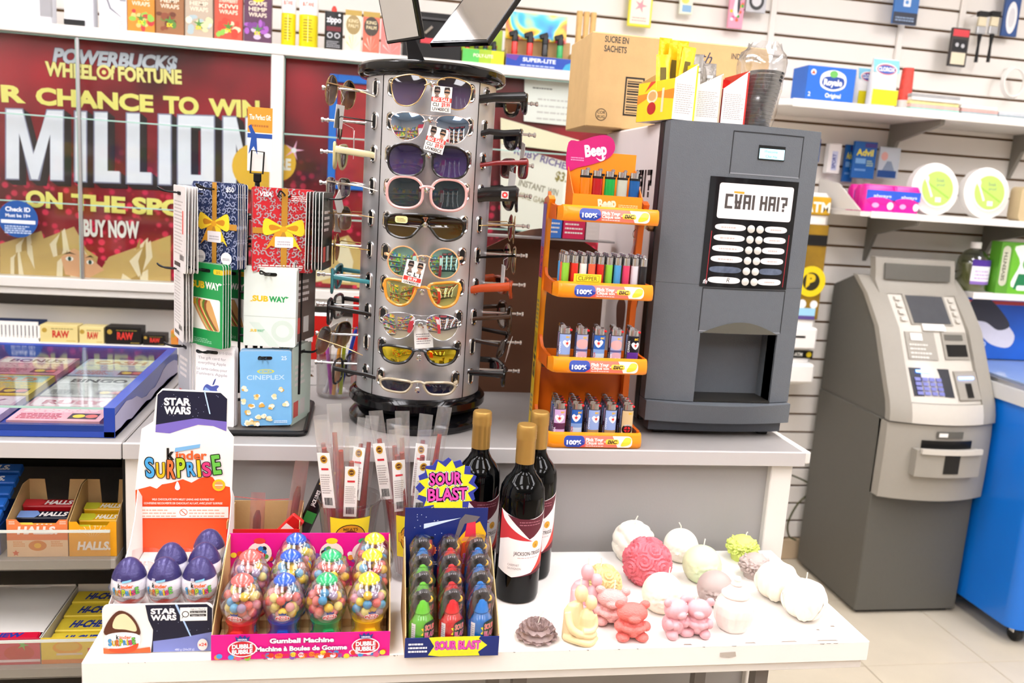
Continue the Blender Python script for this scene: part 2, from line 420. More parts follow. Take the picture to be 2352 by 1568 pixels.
# poster board material: dark red with bokeh lights
def poster_material():
    m = bpy.data.materials.new('poster_red_bokeh'); m.use_nodes = True; nt = m.node_tree; N = nt.nodes.new; L = nt.links.new
    b = nt.nodes['Principled BSDF']; b.inputs['Roughness'].default_value = .35
    tc = N('ShaderNodeTexCoord'); sp = N('ShaderNodeSeparateXYZ'); L(tc.outputs['Object'], sp.inputs[0])
    n = N('ShaderNodeTexNoise'); n.inputs['Scale'].default_value = 3.2; L(tc.outputs['Object'], n.inputs['Vector'])
    r = N('ShaderNodeValToRGB'); e = r.color_ramp.elements; e[0].position = .3; e[0].color = (*lin('#4a0a14'), 1); e[1].position = .72; e[1].color = (*lin('#b4142a'), 1)
    L(n.outputs['Fac'], r.inputs[0])
    v = N('ShaderNodeTexVoronoi'); v.inputs['Scale'].default_value = 34; L(tc.outputs['Object'], v.inputs['Vector'])
    rv = N('ShaderNodeValToRGB'); ev = rv.color_ramp.elements; ev[0].position = .25; ev[0].color = (1, 1, 1, 1); ev[1].position = .42; ev[1].color = (0, 0, 0, 1)
    L(v.outputs['Distance'], rv.inputs[0])
    n2 = N('ShaderNodeTexNoise'); n2.inputs['Scale'].default_value = 7; L(tc.outputs['Object'], n2.inputs['Vector'])
    mr = N('ShaderNodeMapRange'); mr.inputs['From Min'].default_value = 1.56; mr.inputs['From Max'].default_value = 1.32; L(sp.outputs['Z'], mr.inputs['Value'])
    m1 = N('ShaderNodeMath'); m1.operation = 'MULTIPLY'; L(mr.outputs[0], m1.inputs[0]); L(n2.outputs['Fac'], m1.inputs[1])
    m2 = N('ShaderNodeMath'); m2.operation = 'MULTIPLY'; L(m1.outputs[0], m2.inputs[0]); L(rv.outputs[0], m2.inputs[1])
    m3 = N('ShaderNodeMath'); m3.operation = 'MULTIPLY'; m3.inputs[1].default_value = 1.9; m3.use_clamp = True; L(m2.outputs[0], m3.inputs[0])
    mx = N('ShaderNodeMix'); mx.data_type = 'RGBA'; mx.inputs['B'].default_value = (*lin('#f0305a'), 1)
    L(m3.outputs[0], mx.inputs['Factor']); L(r.outputs[0], mx.inputs['A']); L(mx.outputs['Result'], b.inputs['Base Color'])
    return m
M_poster = poster_material()
PY = 2.985
def ptext(a, s, p0, p1, hp, col, Y=PY, **k):
    A0, A1 = aY(*p0, Y), aY(*p1, Y); h = aY(p0[0], p0[1]-hp, Y).z-A0.z
    a.text(s, A0.x, A0.z, h, col, al='L', w=(A1-A0).length, rot=math.atan2(A1.z-A0.z, A1.x-A0.x), **k)
def ppoly(a, pts, col, Y=PY): a.poly([(aY(*p, Y).x, aY(*p, Y).z) for p in pts], col)
def pell(a, c, rx, ry, col, Y=PY, n=24):
    C = aY(*c, Y); a.ell(C.x, C.z, aY(c[0]+rx, c[1], Y).x-C.x, aY(c[0], c[1]-ry, Y).z-C.z, col, n)
po = thing('lottery_poster', 'large red lottery poster reading MILLION behind glass', 'poster', (0, 0, 0))
MB().box(-1.88, -.318, PY, PY+.012, 1.125, 1.866).build('board', M_poster, po)
a = Art()
# bank note bundles along the foot
for q in ([(0,560),(95,530),(130,640),(0,640)], [(70,560),(170,520),(200,575),(110,612)], [(180,560),(225,590),(215,640),(150,640)], [(250,590),(392,540),(392,650),(215,645)], [(240,600),(380,548),(392,590),(300,640)], [(95,600),(180,570),(240,640),(90,640)], [(0,590),(60,575),(90,640),(0,640)]):
    ppoly(a, q, '#c9a765'); cx = sum(p[0] for p in q)/4; cy = sum(p[1] for p in q)/4
    ppoly(a, [(cx+(p[0]-cx)*.35, cy+(p[1]-cy)*.92) for p in q], '#e9d7b4')
    ppoly(a, [(cx+(p[0]-cx)*.12, cy+(p[1]-cy)*.92) for p in q], '#b08d4c')
ppoly(a, [(140,590),(170,570),(200,585),(240,620),(200,640),(150,630)], '#dfa77c')
pell(a, (160, 594), 9, 5, '#f4eee6'); pell(a, (160, 594), 4, 5, '#2c4a3c'); pell(a, (207, 602), 8, 5, '#f4eee6'); pell(a, (207, 602), 4, 5, '#2c4a3c')
ppoly(a, [(145,584),(160,578),(176,585),(160,582)], '#2a1a10'); ppoly(a, [(195,592),(208,586),(216,592),(208,590)], '#2a1a10')
ptext(a, 'POWERBUCK$', (121, 142), (404, 162), 31, '#c9ccd8', bold=.05, shear=.2, edge='#5a5d78', ew=.035)
ptext(a, 'WHEEL', (104, 172), (222, 182), 30, '#f2e48e', bold=.06, edge='#8a5a12', ew=.03)
pell(a, (239, 166), 17, 17, '#f2e48e'); pell(a, (239, 166), 11, 11, '#a2141e'); pell(a, (239, 166), 5, 5, '#f2e48e')
ptext(a, 'f', (254, 180), (264, 181), 28, '#f2e48e', bold=.06)
ptext(a, 'FORTUNE', (272, 184), (418, 192), 30, '#f2e48e', bold=.06, edge='#8a5a12', ew=.03)
ptext(a, 'YOUR', (-190, 222), (60, 235), 36, '#efe37a', bold=.05)
ptext(a, 'CHANCE', (83, 238), (353, 256), 36, '#efe37a', bold=.05); ptext(a, 'TO', (376, 258), (457, 262), 36, '#efe37a', bold=.05); ptext(a, 'WIN', (480, 264), (597, 269), 36, '#efe37a', bold=.05)
def heavy(s, w, t):
    """heavy condensed capitals in a unit-height cell of width w with stroke t"""
    if s == 'I': return [[(0, 0), (w, 0), (w, 1), (0, 1)]]
    if s == 'L': return [[(0, 0), (w, 0), (w, .16), (t, .16), (t, 1), (0, 1)]]
    if s == 'N': return [[(0, 0), (t, 0), (t, .62), (w-t, 0), (w, 0), (w, 1), (w-t, 1), (w-t, .4), (t, 1), (0, 1)]]
    if s == 'M': return [[(0, 0), (t, 0), (t, .66), (w*.5-t*.36, 0), (w*.5+t*.36, 0), (w-t, .66), (w-t, 0), (w, 0), (w, 1), (w-t*1.25, 1), (w*.5, .36), (t*1.25, 1), (0, 1)]]
    o = rrect(0, 0, w, 1, w*.42, 6); i = rrect(t, .15, w-t, .85, w*.2, 6); n = len(o); return [[o[k], o[(k+1) % n], i[(k+1) % n], i[k]] for k in range(n)]
def hletter(a, s, x0, x1, yb, hp, t, col, dx=0, dy=0, g=0.):
    for pl in heavy(s, x1-x0, t): ppoly(a, [(x0+dx+px_+(g if px_ < (x1-x0)/2 else -g), yb+dy-g-(pz*(hp-2*g))+px_*.03) for px_, pz in pl], col)
for s, x0, x1 in (('M', 12, 148), ('I', 170, 201), ('L', 215, 278), ('L', 289, 351), ('I', 362, 395), ('O', 407, 495), ('N', 511, 597)):
    yb = 412+(x0/600)*22
    for k in range(5): hletter(a, s, x0, x1, yb, 165, 33, '#26181c', 16-3*k, 12-2.4*k)
    hletter(a, s, x0, x1, yb, 165, 33, '#8a8aa4'); hletter(a, s, x0, x1, yb, 165, 29, '#e8e8f2', g=3.)
ptext(a, 'ON', (62, 472), (146, 478), 34, '#efe37a', bold=.05); ptext(a, 'THE', (166, 480), (290, 488), 34, '#efe37a', bold=.05); ptext(a, 'SPOT', (305, 488), (470, 498), 34, '#efe37a', bold=.05)
ptext(a, 'BUY NOW', (194, 540), (322, 545), 35, '#f2ede6', bold=.05)
pell(a, (590, 384), 56, 54, '#e8b534')
a.build(po, front(0, PY, 0))
# second bay
po = thing('lottery_poster', 'dark red lottery panel with yellow disc behind the sunglasses stand', 'poster', (0, 0, 0))
MB().box(-.275, .943, PY, PY+.012, 1.125, 1.866).build('board', M_poster, po)
a = Art()
pell(a, (640, 372), 40, 44, '#e8b534'); ptext(a, 'RE', (640, 388), (668, 390), 24, '#f6efe2', bold=.05)
a.build(po, front(0, PY, 0), 'yellow_disc'); a = Art(); a.lay = 8; a.poly([(aY(*p, PY).x, aY(*p, PY).z) for p in star(675, 345, 24, 5, 5)], '#f7b6d2'); pell(a, (675, 345), 6, 6, '#ffffff'); a.build(po, front(0, PY, 0), 'sparkle'); a = Art()
for q in ([(735,560),(800,540),(850,600),(830,655),(740,650)], [(700,600),(760,570),(800,640),(700,650)], [(820,580),(1000,560),(1000,660),(820,660)]):
    ppoly(a, q, '#d2b06c'); cx = sum(p[0] for p in q)/len(q); cy = sum(p[1] for p in q)/len(q)
    ppoly(a, [(cx+(p[0]-cx)*.35, cy+(p[1]-cy)*.9) for p in q], '#ecdcb8')
a.build(po, front(0, PY, 0))
st = tag(MB().prism(ell(0, 0, .058, .058, 28), -.001, 0).build('round_sticker', mat('sticker_blue', '#1a4f96', .4, noise=.05), None, loc=aY(42, 503, 2.9435)), 'round blue age check sticker on the cabinet glass', 'sticker')
a = Art(); a.text('Check ID', 0, .024, .013, '#e9eef6', .03); a.text('Must be 19+', 0, .006, .010, '#e9eef6', .02); a.rect(-.05, -.014, .05, -.003, '#dfe7f2'); a.scribble(-.04, -.045, .04, -.018, '#b9cbe6', 4)
a.build(st, front(0, -.001, 0), 'lettering')
# blue frame and papers inside the second bay
o = thing('picture_frame', 'blue framed notice hanging on the red panel behind the sunglasses', 'frame', aY(815, 300, 2.978))
x0, z0 = -.075, -.18
MB().box(-.075, .17, 0, .006, -.185, .165, .0).build('notice', mat('notice_red', '#a8252c', .5, noise=.5, nscale=18), o)
for b in ((-.085, -.06, -.195, .175), (.155, .18, -.195, .175)): MB().box(b[0], b[1], -.008, .006, b[2], b[3], .002).build('frame_bar', ink('#1d6fd0'), o)
for b in ((-.06, .155, .15, .175), (-.06, .155, -.195, -.17)): MB().box(b[0], b[1], -.008, .006, b[2], b[3], .002).build('frame_bar', ink('#1d6fd0'), o)
def sheet(label, pts, Y, col='#f2eee8', art=None):
    P = [aY(*p, Y) for p in pts]; c = P[0]
    o = thing('printed_sheet', label, 'paper', c)
    MB().prism([(p.x-c.x, p.z-c.z) for p in P], 0, .002).build('paper', mat('paper_'+col.strip('#'), col, .6, noise=.03), o)
    if art: art(o, c)
    return o
def notice_art(o, c):
    a = Art(); a.scribble(.03, -.03, .1, -.022, '#77706e', 1); a.build(o, front(), 'heading'); a = Art(); a.scribble(.05, -.13, .19, -.045, '#cfc6c2', 4, .25, 5); a.build(o, front(), 'lettering')
sheet('plain white letter sheet on the red panel beside the carton', [(1205, 180), (1336, 192), (1336, 292), (1203, 278)], 2.975, art=notice_art)
def ruby(o, c):
    a = Art(); ptext2 = lambda s, p0, p1, h, col: a.text(s, *(lambda A: (A.x-c.x, A.z-c.z))(aY(*p0, 2.96)), aY(p0[0], p0[1]-h, 2.96).z-aY(*p0, 2.96).z, col, al='L', w=(aY(*p1, 2.96)-aY(*p0, 2.96)).length, rot=math.atan2(aY(*p1, 2.96).z-aY(*p0, 2.96).z, aY(*p1, 2.96).x-aY(*p0, 2.96).x), bold=.03)
    ptext2('RUBY RICHES', (1180, 352), (1308, 392), 15, '#7c6a9c'); ptext2('$3.00', (1274, 412), (1322, 424), 20, '#8c7a34')
    ptext2('INSTANT', (1190, 425), (1250, 442), 14, '#9a8f7a'); ptext2('WIN', (1256, 444), (1280, 450), 14, '#9a8f7a')
    ptext2('MORE GAMES', (1186, 452), (1262, 472), 13, '#b8a98c'); a.build(o, front(), 'lettering')
sheet('white ticket price card with purple and gold lettering and dollar price', [(1150, 330), (1318, 376), (1318, 560), (1150, 520)], 2.96, '#f0e8dc', ruby)
sheet('white and gold banner strip tilted above the ticket price card', [(1150, 270), (1330, 322), (1330, 352), (1150, 330)], 2.968, '#f3e6c6')
# ================================================================ counter, low table, left shelf unit
CZ, CFY = 1.03, 1.5        # counter top height, front
co = thing('counter', 'grey laminate shop counter with white trim behind the low table', 'counter', (0, 0, 0))
MB().box(-.395, .86, CFY-.004, 2.12, CZ-.024, CZ, .002).build('worktop', mat('worktop_grey', '#95918e', .5, noise=.06, nscale=30, bump=.05, bscale=150), co)
MB().box(-.395, .86, CFY-.012, CFY-.004, CZ-.027, CZ+.001, .001).build('edge_trim', mat('trim_white', '#bcb8b6', .45, noise=.04), co)
MB().box(-.355, .80, CFY+.02, CFY+.035, .04, CZ-.024).build('front_panel', M_grey, co)
MB().box(.80, .845, CFY+.004, CFY+.05, 0, CZ-.024, .002).build('corner_post', M_white, co)
MB().box(.83, .845, CFY+.05, 2.1, 0, CZ-.024).build('end_panel', M_grey, co)
MB().box(-.395, -.355, CFY+.002, CFY+.045, 0, CZ-.003, .002).build('corner_post', M_white, co)
MB().box(.858, .875, CFY-.004, 2.12, CZ-.024, CZ, .002).build('end_trim', M_white, co)
TZ = .83
tb = thing('low_table', 'low white slab table with worn edges in front of the counter', 'table', (0, 0, 0))
M_tab = mat('worn_white_paint', '#ebe7e2', .4, noise=.03, nscale=6, bump=.08, bscale=40)
MB().box(-.36, .812, 1.143, 1.488, TZ-.034, TZ, .0015).build('table_top', M_tab, tb)
MB().box(-.355, .807, 1.15, 1.485, TZ-.05, TZ-.0345, .001).build('under_rail', M_white, tb)
for x in (-.33, .655, .25):
    for y in (1.2, 1.43): MB().box(x, x+.022, y, y+.022, 0, TZ-.05).build('leg', mat('leg_grey', '#6f6a66', .5, noise=.1), tb)
MB().box(.29, .8, 1.2, 1.22, .30, .32).build('rail', mat('rail_dark', '#2c2a2a', .5, noise=.1), tb)
a = Art(); rnd = random.Random(4)
for i in range(26):
    x = rnd.uniform(-.35, .8); wd = rnd.choice((.003, .005, .009, .02)) if x > .4 else rnd.choice((.002, .004)); a.poly([(x, -.0012), (x+wd, -.0014), (x+wd*.8, -.0025-rnd.random()*.001), (x+.001, -.0022)], '#8d8177')
a.poly([(.56, -.012), (.585, -.011), (.587, -.019), (.575, -.021), (.561, -.019)], '#b5aca2')
a.build(tb, front(0, 1.143, TZ), 'chipped_paint')['kind'] = 'stuff'
a = Art()
for (x, y, wd) in ((.66, 1.147, .03), (.72, 1.147, .04), (.6, 1.146, .02), (.74, 1.18, .006), (.77, 1.19, .008), (.5, 1.146, .015)): a.poly([(x, y), (x+wd, y-.001), (x+wd*.9, y+.003), (x+wd*.2, y+.003)], '#8d8177')
a.build(tb, top(0, 0, TZ), 'chipped_paint')['kind'] = 'stuff'
# left open shelf unit
su = thing('shelf_unit', 'grey open candy shelf unit with dark interior beside the low table', 'shelf', (0, 0, 0))
MB().box(-1.5, -.397, CFY-.004, 2.12, CZ-.024, CZ, .002).build('top', mat('worktop_grey'), su)
MB().box(-1.5, -.397, CFY-.012, CFY-.004, CZ-.027, CZ+.001, .001).build('edge_trim', mat('trim_white'), su)
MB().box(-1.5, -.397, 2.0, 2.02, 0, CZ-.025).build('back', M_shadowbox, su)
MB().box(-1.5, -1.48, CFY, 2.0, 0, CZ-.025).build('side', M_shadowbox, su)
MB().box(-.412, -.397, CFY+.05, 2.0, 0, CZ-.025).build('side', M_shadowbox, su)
for z in (.815, .611, .41):
    s = MB().box(-1.48, -.413, CFY+.002, 1.995, z-.018, z, .0015).build('shelf', mat('shelf_grey', '#a39f98', .5, noise=.08, nscale=14), su)
    MB().box(-1.48, -.42, CFY-.003, CFY+.0, z-.017, z+.052).build('clear_lip', M_clear, s)
    MB().box(-1.48, -.42, CFY-.0035, CFY+.0005, z+.052, z+.056).build('lip_edge', mat('acrylic_edge', '#cfd4cc', .2, noise=.03), s)
# ================================================================ cash machine
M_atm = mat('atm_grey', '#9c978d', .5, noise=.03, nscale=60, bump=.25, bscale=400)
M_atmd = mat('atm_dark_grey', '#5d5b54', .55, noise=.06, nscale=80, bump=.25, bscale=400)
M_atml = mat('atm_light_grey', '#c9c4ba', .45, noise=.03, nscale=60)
at = thing('cash_machine', 'grey freestanding cash machine with screen and keypad beside the freezer', 'atm', (1.868, 2.75, 0))
W = .425
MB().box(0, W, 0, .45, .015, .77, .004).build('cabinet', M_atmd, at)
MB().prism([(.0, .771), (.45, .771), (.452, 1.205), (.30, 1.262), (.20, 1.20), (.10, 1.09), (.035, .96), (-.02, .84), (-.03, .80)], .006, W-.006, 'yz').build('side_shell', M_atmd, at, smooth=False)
MB().box(.02, W-.02, .02, .44, 0, .015).build('plinth', M_black, at)
def bow(x, k=.05): return -k*(1-((x-W/2)/(W/2))**2)
def skin(zy, th, k0, k1, x0, x1, nx=14):
    """bowed front skin: rows (z, y) from low to high"""
    mb = MB(); n = len(zy)
    def fn(u, v):
        i = min(int(v*(n-1)), n-2); f = v*(n-1)-i; z = zy[i][0]*(1-f)+zy[i+1][0]*f; y = zy[i][1]*(1-f)+zy[i+1][1]*f
        x = x0+(x1-x0)*u; return (x, y+bow(x, k0+(k1-k0)*v), z)
    mb.grid(fn, nx, (n-1)*2); mb.grid(lambda u, v: (lambda p: (p[0], p[1]+th, p[2]))(fn(u, v)), nx, (n-1)*2)
    for v in (0, 1):
        mb.grid(lambda u, t, v=v: (lambda p: (p[0], p[1]+th*t, p[2]))(fn(u, v)), nx, 1)
    for u in (0, 1):
        mb.grid(lambda v, t, u=u: (lambda p: (p[0], p[1]+th*t, p[2]))(fn(u, v)), (n-1)*2, 1)
    return mb
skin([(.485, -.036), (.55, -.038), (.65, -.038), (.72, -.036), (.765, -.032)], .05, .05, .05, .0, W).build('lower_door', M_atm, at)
prof = [(.772, -.045), (.80, -.042), (.84, -.03), (.96, .033), (1.09, .10), (1.20, .20), (1.262, .285)]
for x0, x1 in ((0, .07), (W-.07, W)):
    skin(prof, .03, .05, .03, x0, x1, 4).build('side_rail', M_atm, at)
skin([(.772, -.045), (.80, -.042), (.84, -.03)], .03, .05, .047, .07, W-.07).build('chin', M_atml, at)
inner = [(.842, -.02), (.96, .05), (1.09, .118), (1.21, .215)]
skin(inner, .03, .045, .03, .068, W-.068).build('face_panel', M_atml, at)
skin([(1.205, .205), (1.25, .245), (1.29, .25), (1.335, .262)], .035, .03, .03, .045, W-.045).build('top_sign', M_atm, at)
skin([(1.255, .236), (1.29, .241), (1.315, .246)], .006, .03, .03, .075, W-.075).build('sign_window', M_atmd, at)
# fittings follow the face slope
def face(x, z, d=.0):
    n = len(inner)
    for i in range(n-1):
        if inner[i][0] <= z <= inner[i+1][0] or i == n-2:
            f = (z-inner[i][0])/(inner[i+1][0]-inner[i][0]); y = inner[i][1]*(1-f)+inner[i+1][1]*f; break
    v = (z-inner[0][0])/(inner[-1][0]-inner[0][0])
    return Vector((x, y+bow(x, .045-.015*v)-d, z))
def facebox(x0, x1, z0, z1, d0, d1, b=0):
    mb = MB(); P = lambda x, z, d: face(x, z, d)
    vs = [P(x, z, d) for d in (d0, d1) for z in (z0, z1) for x in (x0, x1)]
    return mb._add(vs, [(0,1,3,2),(4,6,7,5),(0,4,5,1),(2,3,7,6),(0,2,6,4),(1,5,7,3)])
sc_ = facebox(.128, .300, 1.104, 1.206, .002, .008).build('screen_bezel', M_atm, at)
facebox(.138, .290, 1.110, 1.202, .0085, .010).build('screen', mat('lcd_dark', '#4b4d52', .15, noise=.1, nscale=30), sc_)
for i in range(4):
    for x in (.094, .318): facebox(x, x+.02, 1.115+i*.023, 1.126+i*.023, .002, .012).build('soft_key', M_atml, at)
facebox(.165, .255, 1.086, 1.108, .0085, .012).build('white_label', M_paper, at)
facebox(.094, .205, .985, 1.078, .002, .006).build('instruction_plate', M_atm, at)
for i in range(4):
    a0 = Art(); a0.scribble(0, 0, .085-.004*i, .008, '#d9d6cf', 1, .8, i); P0 = face(.104, .99+i*.014, .0062); a0.build(at, frame(P0, face(.19, .99+i*.014, .0062)-P0, face(.104, 1.03+i*.014, .0062)-P0), 'lettering')
facebox(.112, .155, 1.05, 1.074, .0065, .008).build('card_picture', M_paper, at)
facebox(.235, .345, .99, 1.082, .002, .008).build('card_reader', M_atm, at)
facebox(.245, .335, 1.0, 1.04, .0085, .010).build('card_slot', M_black, at)
facebox(.245, .325, 1.055, 1.074, .0085, .010).build('card_sign', M_atmd, at)
facebox(.088, .238, .864, .956, .001, .004).build('keypad_recess', mat('keypad_dark', '#23242c', .3, noise=.2, nscale=90), at)
M_blue = mat('blue_led', '#5f8dff', .4, emit=9.)
for r in range(4):
    for c in range(4): facebox(.10+c*.026, .12+c*.026, .870+r*.015, .881+r*.015, .004, .007).build('key', mat('key_violet', '#6f74b8', .4, noise=.1), at)
facebox(.11, .165, .943, .950, .005, .009).build('light_bar', M_blue, at)
facebox(.255, .352, .858, .95, .001, .012).build('receipt_unit', M_atm, at)
facebox(.268, .335, .926, .933, .0125, .015).build('light_bar', M_blue, at)
facebox(.29, .318, .866, .912, .0125, .0135).build('receipt_slot', M_black, at)
# cash dispenser pocket on the lower door
def door(x, z, d): return Vector((x, -.037+bow(x, .05)-d, z))
def doorbox(x0, x1, z0, z1, d0, d1):
    mb = MB(); n = 6
    mb.grid(lambda u, v: door(x0+(x1-x0)*u, z0+(z1-z0)*v, d1), n, 1)
    for v in (z0, z1): mb.grid(lambda u, t, v=v: door(x0+(x1-x0)*u, v, d0+(d1-d0)*t), n, 1)
    for x in (x0, x1): mb.grid(lambda u, t, x=x: door(x, z0+(z1-z0)*u, d0+(d1-d0)*t), 1, 1)
    return mb
doorbox(.085, .345, .585, .682, .001, .035).build('dispenser_tray', M_atm, at)
doorbox(.095, .335, .672, .690, .0355, .048).build('dispenser_lip', M_atml, at)
doorbox(.115, .315, .682, .712, .001, .004).build('dispenser_slot', M_black, at)
doorbox(.185, .245, .600, .672, .0355, .037).build('dispenser_notch', M_black, at)
doorbox(.165, .27, .722, .746, .001, .004).build('dispenser_sign', M_atmd, at)
doorbox(.172, .205, .727, .741, .0045, .006).build('sign_picture', M_paper, at)
MB().cyl(.008, 0, .006, 14, M=T(.335, -.045, .56) @ RX(PI/2)).build('lock', M_chrome, at)
# ================================================================ gold crypto cash machine behind
bt = thing('crypto_machine', 'slim gold and black coin machine against the slat wall', 'kiosk', (1.555, 3.1, 0))
MB().box(0, .21, 0, .14, .80, 1.56, .02).build('body', M_paper, bt)
MB().box(.0, .205, -.008, 0, 1.07, 1.44, .003).build('front_panel', mat('gold_black_panel', '#8a6a16', .35, noise=.95, nscale=9), bt)
MB().box(.0, .20, -.012, -.0005, 1.475, 1.545, .02).build('header', mat('gold_header', '#c79a1f', .35, noise=.2, nscale=14), bt)
MB().box(.06, .2, -.014, -.009, 1.36, 1.4).build('slot', M_black, bt)
MB().cyl(.06, 0, .004, 30, M=T(.155, -.0085, 1.22) @ RX(PI/2)).build('coin_sign', mat('coin_yellow', '#f0d21a', .4, noise=.05), bt)
a = Art(); a.text('BITCOIN', .045, 1.488, .04, '#2a2010', .03, 'L', w=.0001) if 0 else None
a.text('ATM', .195, 1.488, .036, '#f7f2e4', .03, 'R'); a.build(bt, front(0, -.0125, 0), 'lettering')
a = Art(); a.ell(.155, 1.22, .036, .036, '#2a2510'); a.text('B', .155, 1.196, .05, '#e4c21a', .06); a.build(bt, front(0, -.0125, 0), 'emblem')
a = Art(); a.ell(.13, 1.13, .018, .018, '#f4f4f0'); a.ell(.18, 1.13, .016, .016, '#f4f4f0'); a.rect(.1, 1.085, .19, 1.115, '#9fd4ef'); a.rect(.1, 1.07, .19, 1.085, '#5b4a8e'); a.build(bt, front(0, -.0085, 0), 'stickers')
MB().box(.06, .2, -.03, -.0005, .955, 1.04, .006).build('note_acceptor', M_paper, bt); MB().box(.1, .15, -.032, -.0305, 1.0, 1.008).build('note_slot', M_black, bt)
MB().box(.05, .205, -.006, -.0005, .915, .945).build('strip', M_black, bt)
a = Art(); a.text('BITCOIN ATM', .06, .923, .014, '#f2f0e6', .02, 'L', w=.10); a.ell(.188, .93, .011, .011, '#c9b019'); a.build(bt, front(0, -.0065, 0), 'lettering')
MB().box(.04, .2, -.05, -.0005, .82, .9, .01).build('tray', M_paper, bt)
# ================================================================ blue chest freezer
fz = thing('chest_freezer', 'bright blue chest freezer with sliding glass lid on castors', 'freezer', (2.31, 2.48, 0))
M_fblue = mat('freezer_blue', '#0a72d8', .3, noise=.06, nscale=5, coat=.3)
MB().prism(rrect(0, 0, 1.2, .72, .05, 6), .07, .86, 'xy').build('body', M_fblue, fz)
MB().prism(rrect(-.012, -.012, 1.212, .73, .055, 6), .861, .915, 'xy').build('rim', mat('freezer_rim', '#cfcfcd', .4, noise=.05), fz)
MB().prism(rrect(0, .0, 1.2, .715, .05, 6), .9155, .93, 'xy').build('lid_frame', M_alu, fz)
MB().box(.03, 1.17, .03, .69, .931, .936).build('glass_lid', mat('freezer_glass', '#9fb6dc', .08, spec=.9, noise=.1, nscale=6), fz)
for x, y in ((.07, .06), (1.13, .06), (.07, .66), (1.13, .66)):
    c = MB().cyl(.03, -.012, .012, 18, M=T(x, y, .03) @ RY(PI/2), b=.003).build('castor', M_black, fz)
    MB().box(x-.018, x+.018, y-.012, y+.012, .035, .07, .002).build('castor_fork', M_chrome, c)
a = Art()
for (x, y, r) in ((.10, .60, .008), (.09, .63, .004), (.115, .67, .005), (.16, .36, .003)): a.poly(star(x, y, r, r*.5, 5), '#cfe2f6')
a.build(fz, leftside(0, .72, 0), 'scuffs')['kind'] = 'stuff'
pn = thing('freezer_poster', 'blue picture board with black and white shoe sole above the freezer', 'poster', (2.36, 3.09, .94))
MB().box(0, .75, 0, .012, 0, .25).build('board', mat('poster_blue', '#1f62c8', .4, noise=.35, nscale=5), pn)
a = Art(); a.rect(0, .225, .75, .24, '#d2443a')
a.poly(smooth_poly([(.06, .235), (.03, .19), (.06, .14), (.12, .10), (.18, .06), (.26, .05), (.28, .1), (.22, .16), (.16, .22), (.1, .245)]), '#e8e4ee')
a.poly(smooth_poly([(.07, .245), (.045, .20), (.08, .16), (.14, .15), (.20, .12), (.25, .14), (.2, .2), (.13, .25)]), '#3a3a44')
a.text('FREEZERED', .01, .05, .02, '#cfe0f8', .02, 'L'); a.build(pn, front(0, 0, 0), 'picture')
# ================================================================ goods on top of the cabinet
def pack(name, label, cat, loc, w, d, h, col, art=None, rz=0., group=None, left=None, b=.0012, part='carton', rough=.45, rot=None, noise=.06, topart=None):
    """printed box standing on z=0 of its own frame; x runs along the front from 0 to w"""
    o = thing(name, label, cat, loc, rz, group, rot)
    m = col if not isinstance(col, str) else mat('card_'+col.strip('#')+str(int(rough*100)), col, rough, noise=noise, nscale=20)
    MB().box(0, w, 0, d, 0, h, b).build(part, m, o)
    if art: art.build(o, front(0, 0, 0))
    if left: left.build(o, leftside(0, d, 0))
    if topart: topart.build(o, top(0, 0, h))
    return o
SZ, SY = 1.9, 2.945
def sx(px, py=90, Y=SY): return aY(px, py, Y).x
def fruit_art(w, h, bg, c1, c2, c3, word):
    a = Art(); a.rect(.004, h*.42, w-.004, h*.98, bg); a.ell(w/2, h*.86, w*.3, w*.3, '#e8c81c', 18); a.ell(w/2, h*.86, w*.19, w*.19, '#f2e6b0', 14); a.ell(w/2, h*.86, w*.11, w*.11, '#c8342a', 12)
    for i, s in enumerate(word.split()): a.text(s, w/2, h*(.66-.1*i), h*.07, '#e9dcc4', .02, w=w*.66)
    rnd = random.Random(word)
    for k in range(16): a.ell(w*rnd.uniform(.1, .9), h*rnd.uniform(.07, .36), w*rnd.uniform(.07, .15), w*rnd.uniform(.07, .15), rnd.choice((c1, c2, c3)), 9)
    a.poly(star(w/2, h*.24, w*.22, w*.06, 5, a0=PI/2), '#4f8a34'); a.text('5X', w/2, h*.14, h*.06, '#f0dc28', .04)
    return a
wr = [(293, 357, '#d98a2c', '#c23a3a', '#8cbf4a', '#e8c47a', 'ORANGE MANGO WRAPS', 'orange flavour wrap pack with fruit print'),
      (358, 424, '#9a6a44', '#6a3a24', '#8a4a30', '#5f8a3c', 'COCOA HEMP WRAPS', 'brown flavour wrap pack with dark fruit print'),
      (425, 490, '#b9a894', '#efe8c8', '#cfd3a4', '#a8bcc0', 'VANILLA HEMP WRAPS', 'cream flavour wrap pack with pale flower print'),
      (492, 558, '#c2503a', '#d8402c', '#8ac04a', '#e2d8b0', 'STRAWBERRY KIWI WRAPS', 'red flavour wrap pack with strawberry print'),
      (560, 624, '#5a3350', '#7a3a8a', '#a45ab8', '#c8b4d0', 'GRAPE HEMP WRAPS', 'purple flavour wrap pack with grape print')]
for x0, x1, bg, c1, c2, c3, wd, lab in wr:
    X0, X1 = sx(x0), sx(x1); pack('wrap_pack', lab+' on the cabinet top', 'pack', (X0, SY, SZ), X1-X0-.002, .03, .17, bg, fruit_art(X1-X0-.002, .17, bg, c1, c2, c3, wd), group='flavour wrap packs on the cabinet')
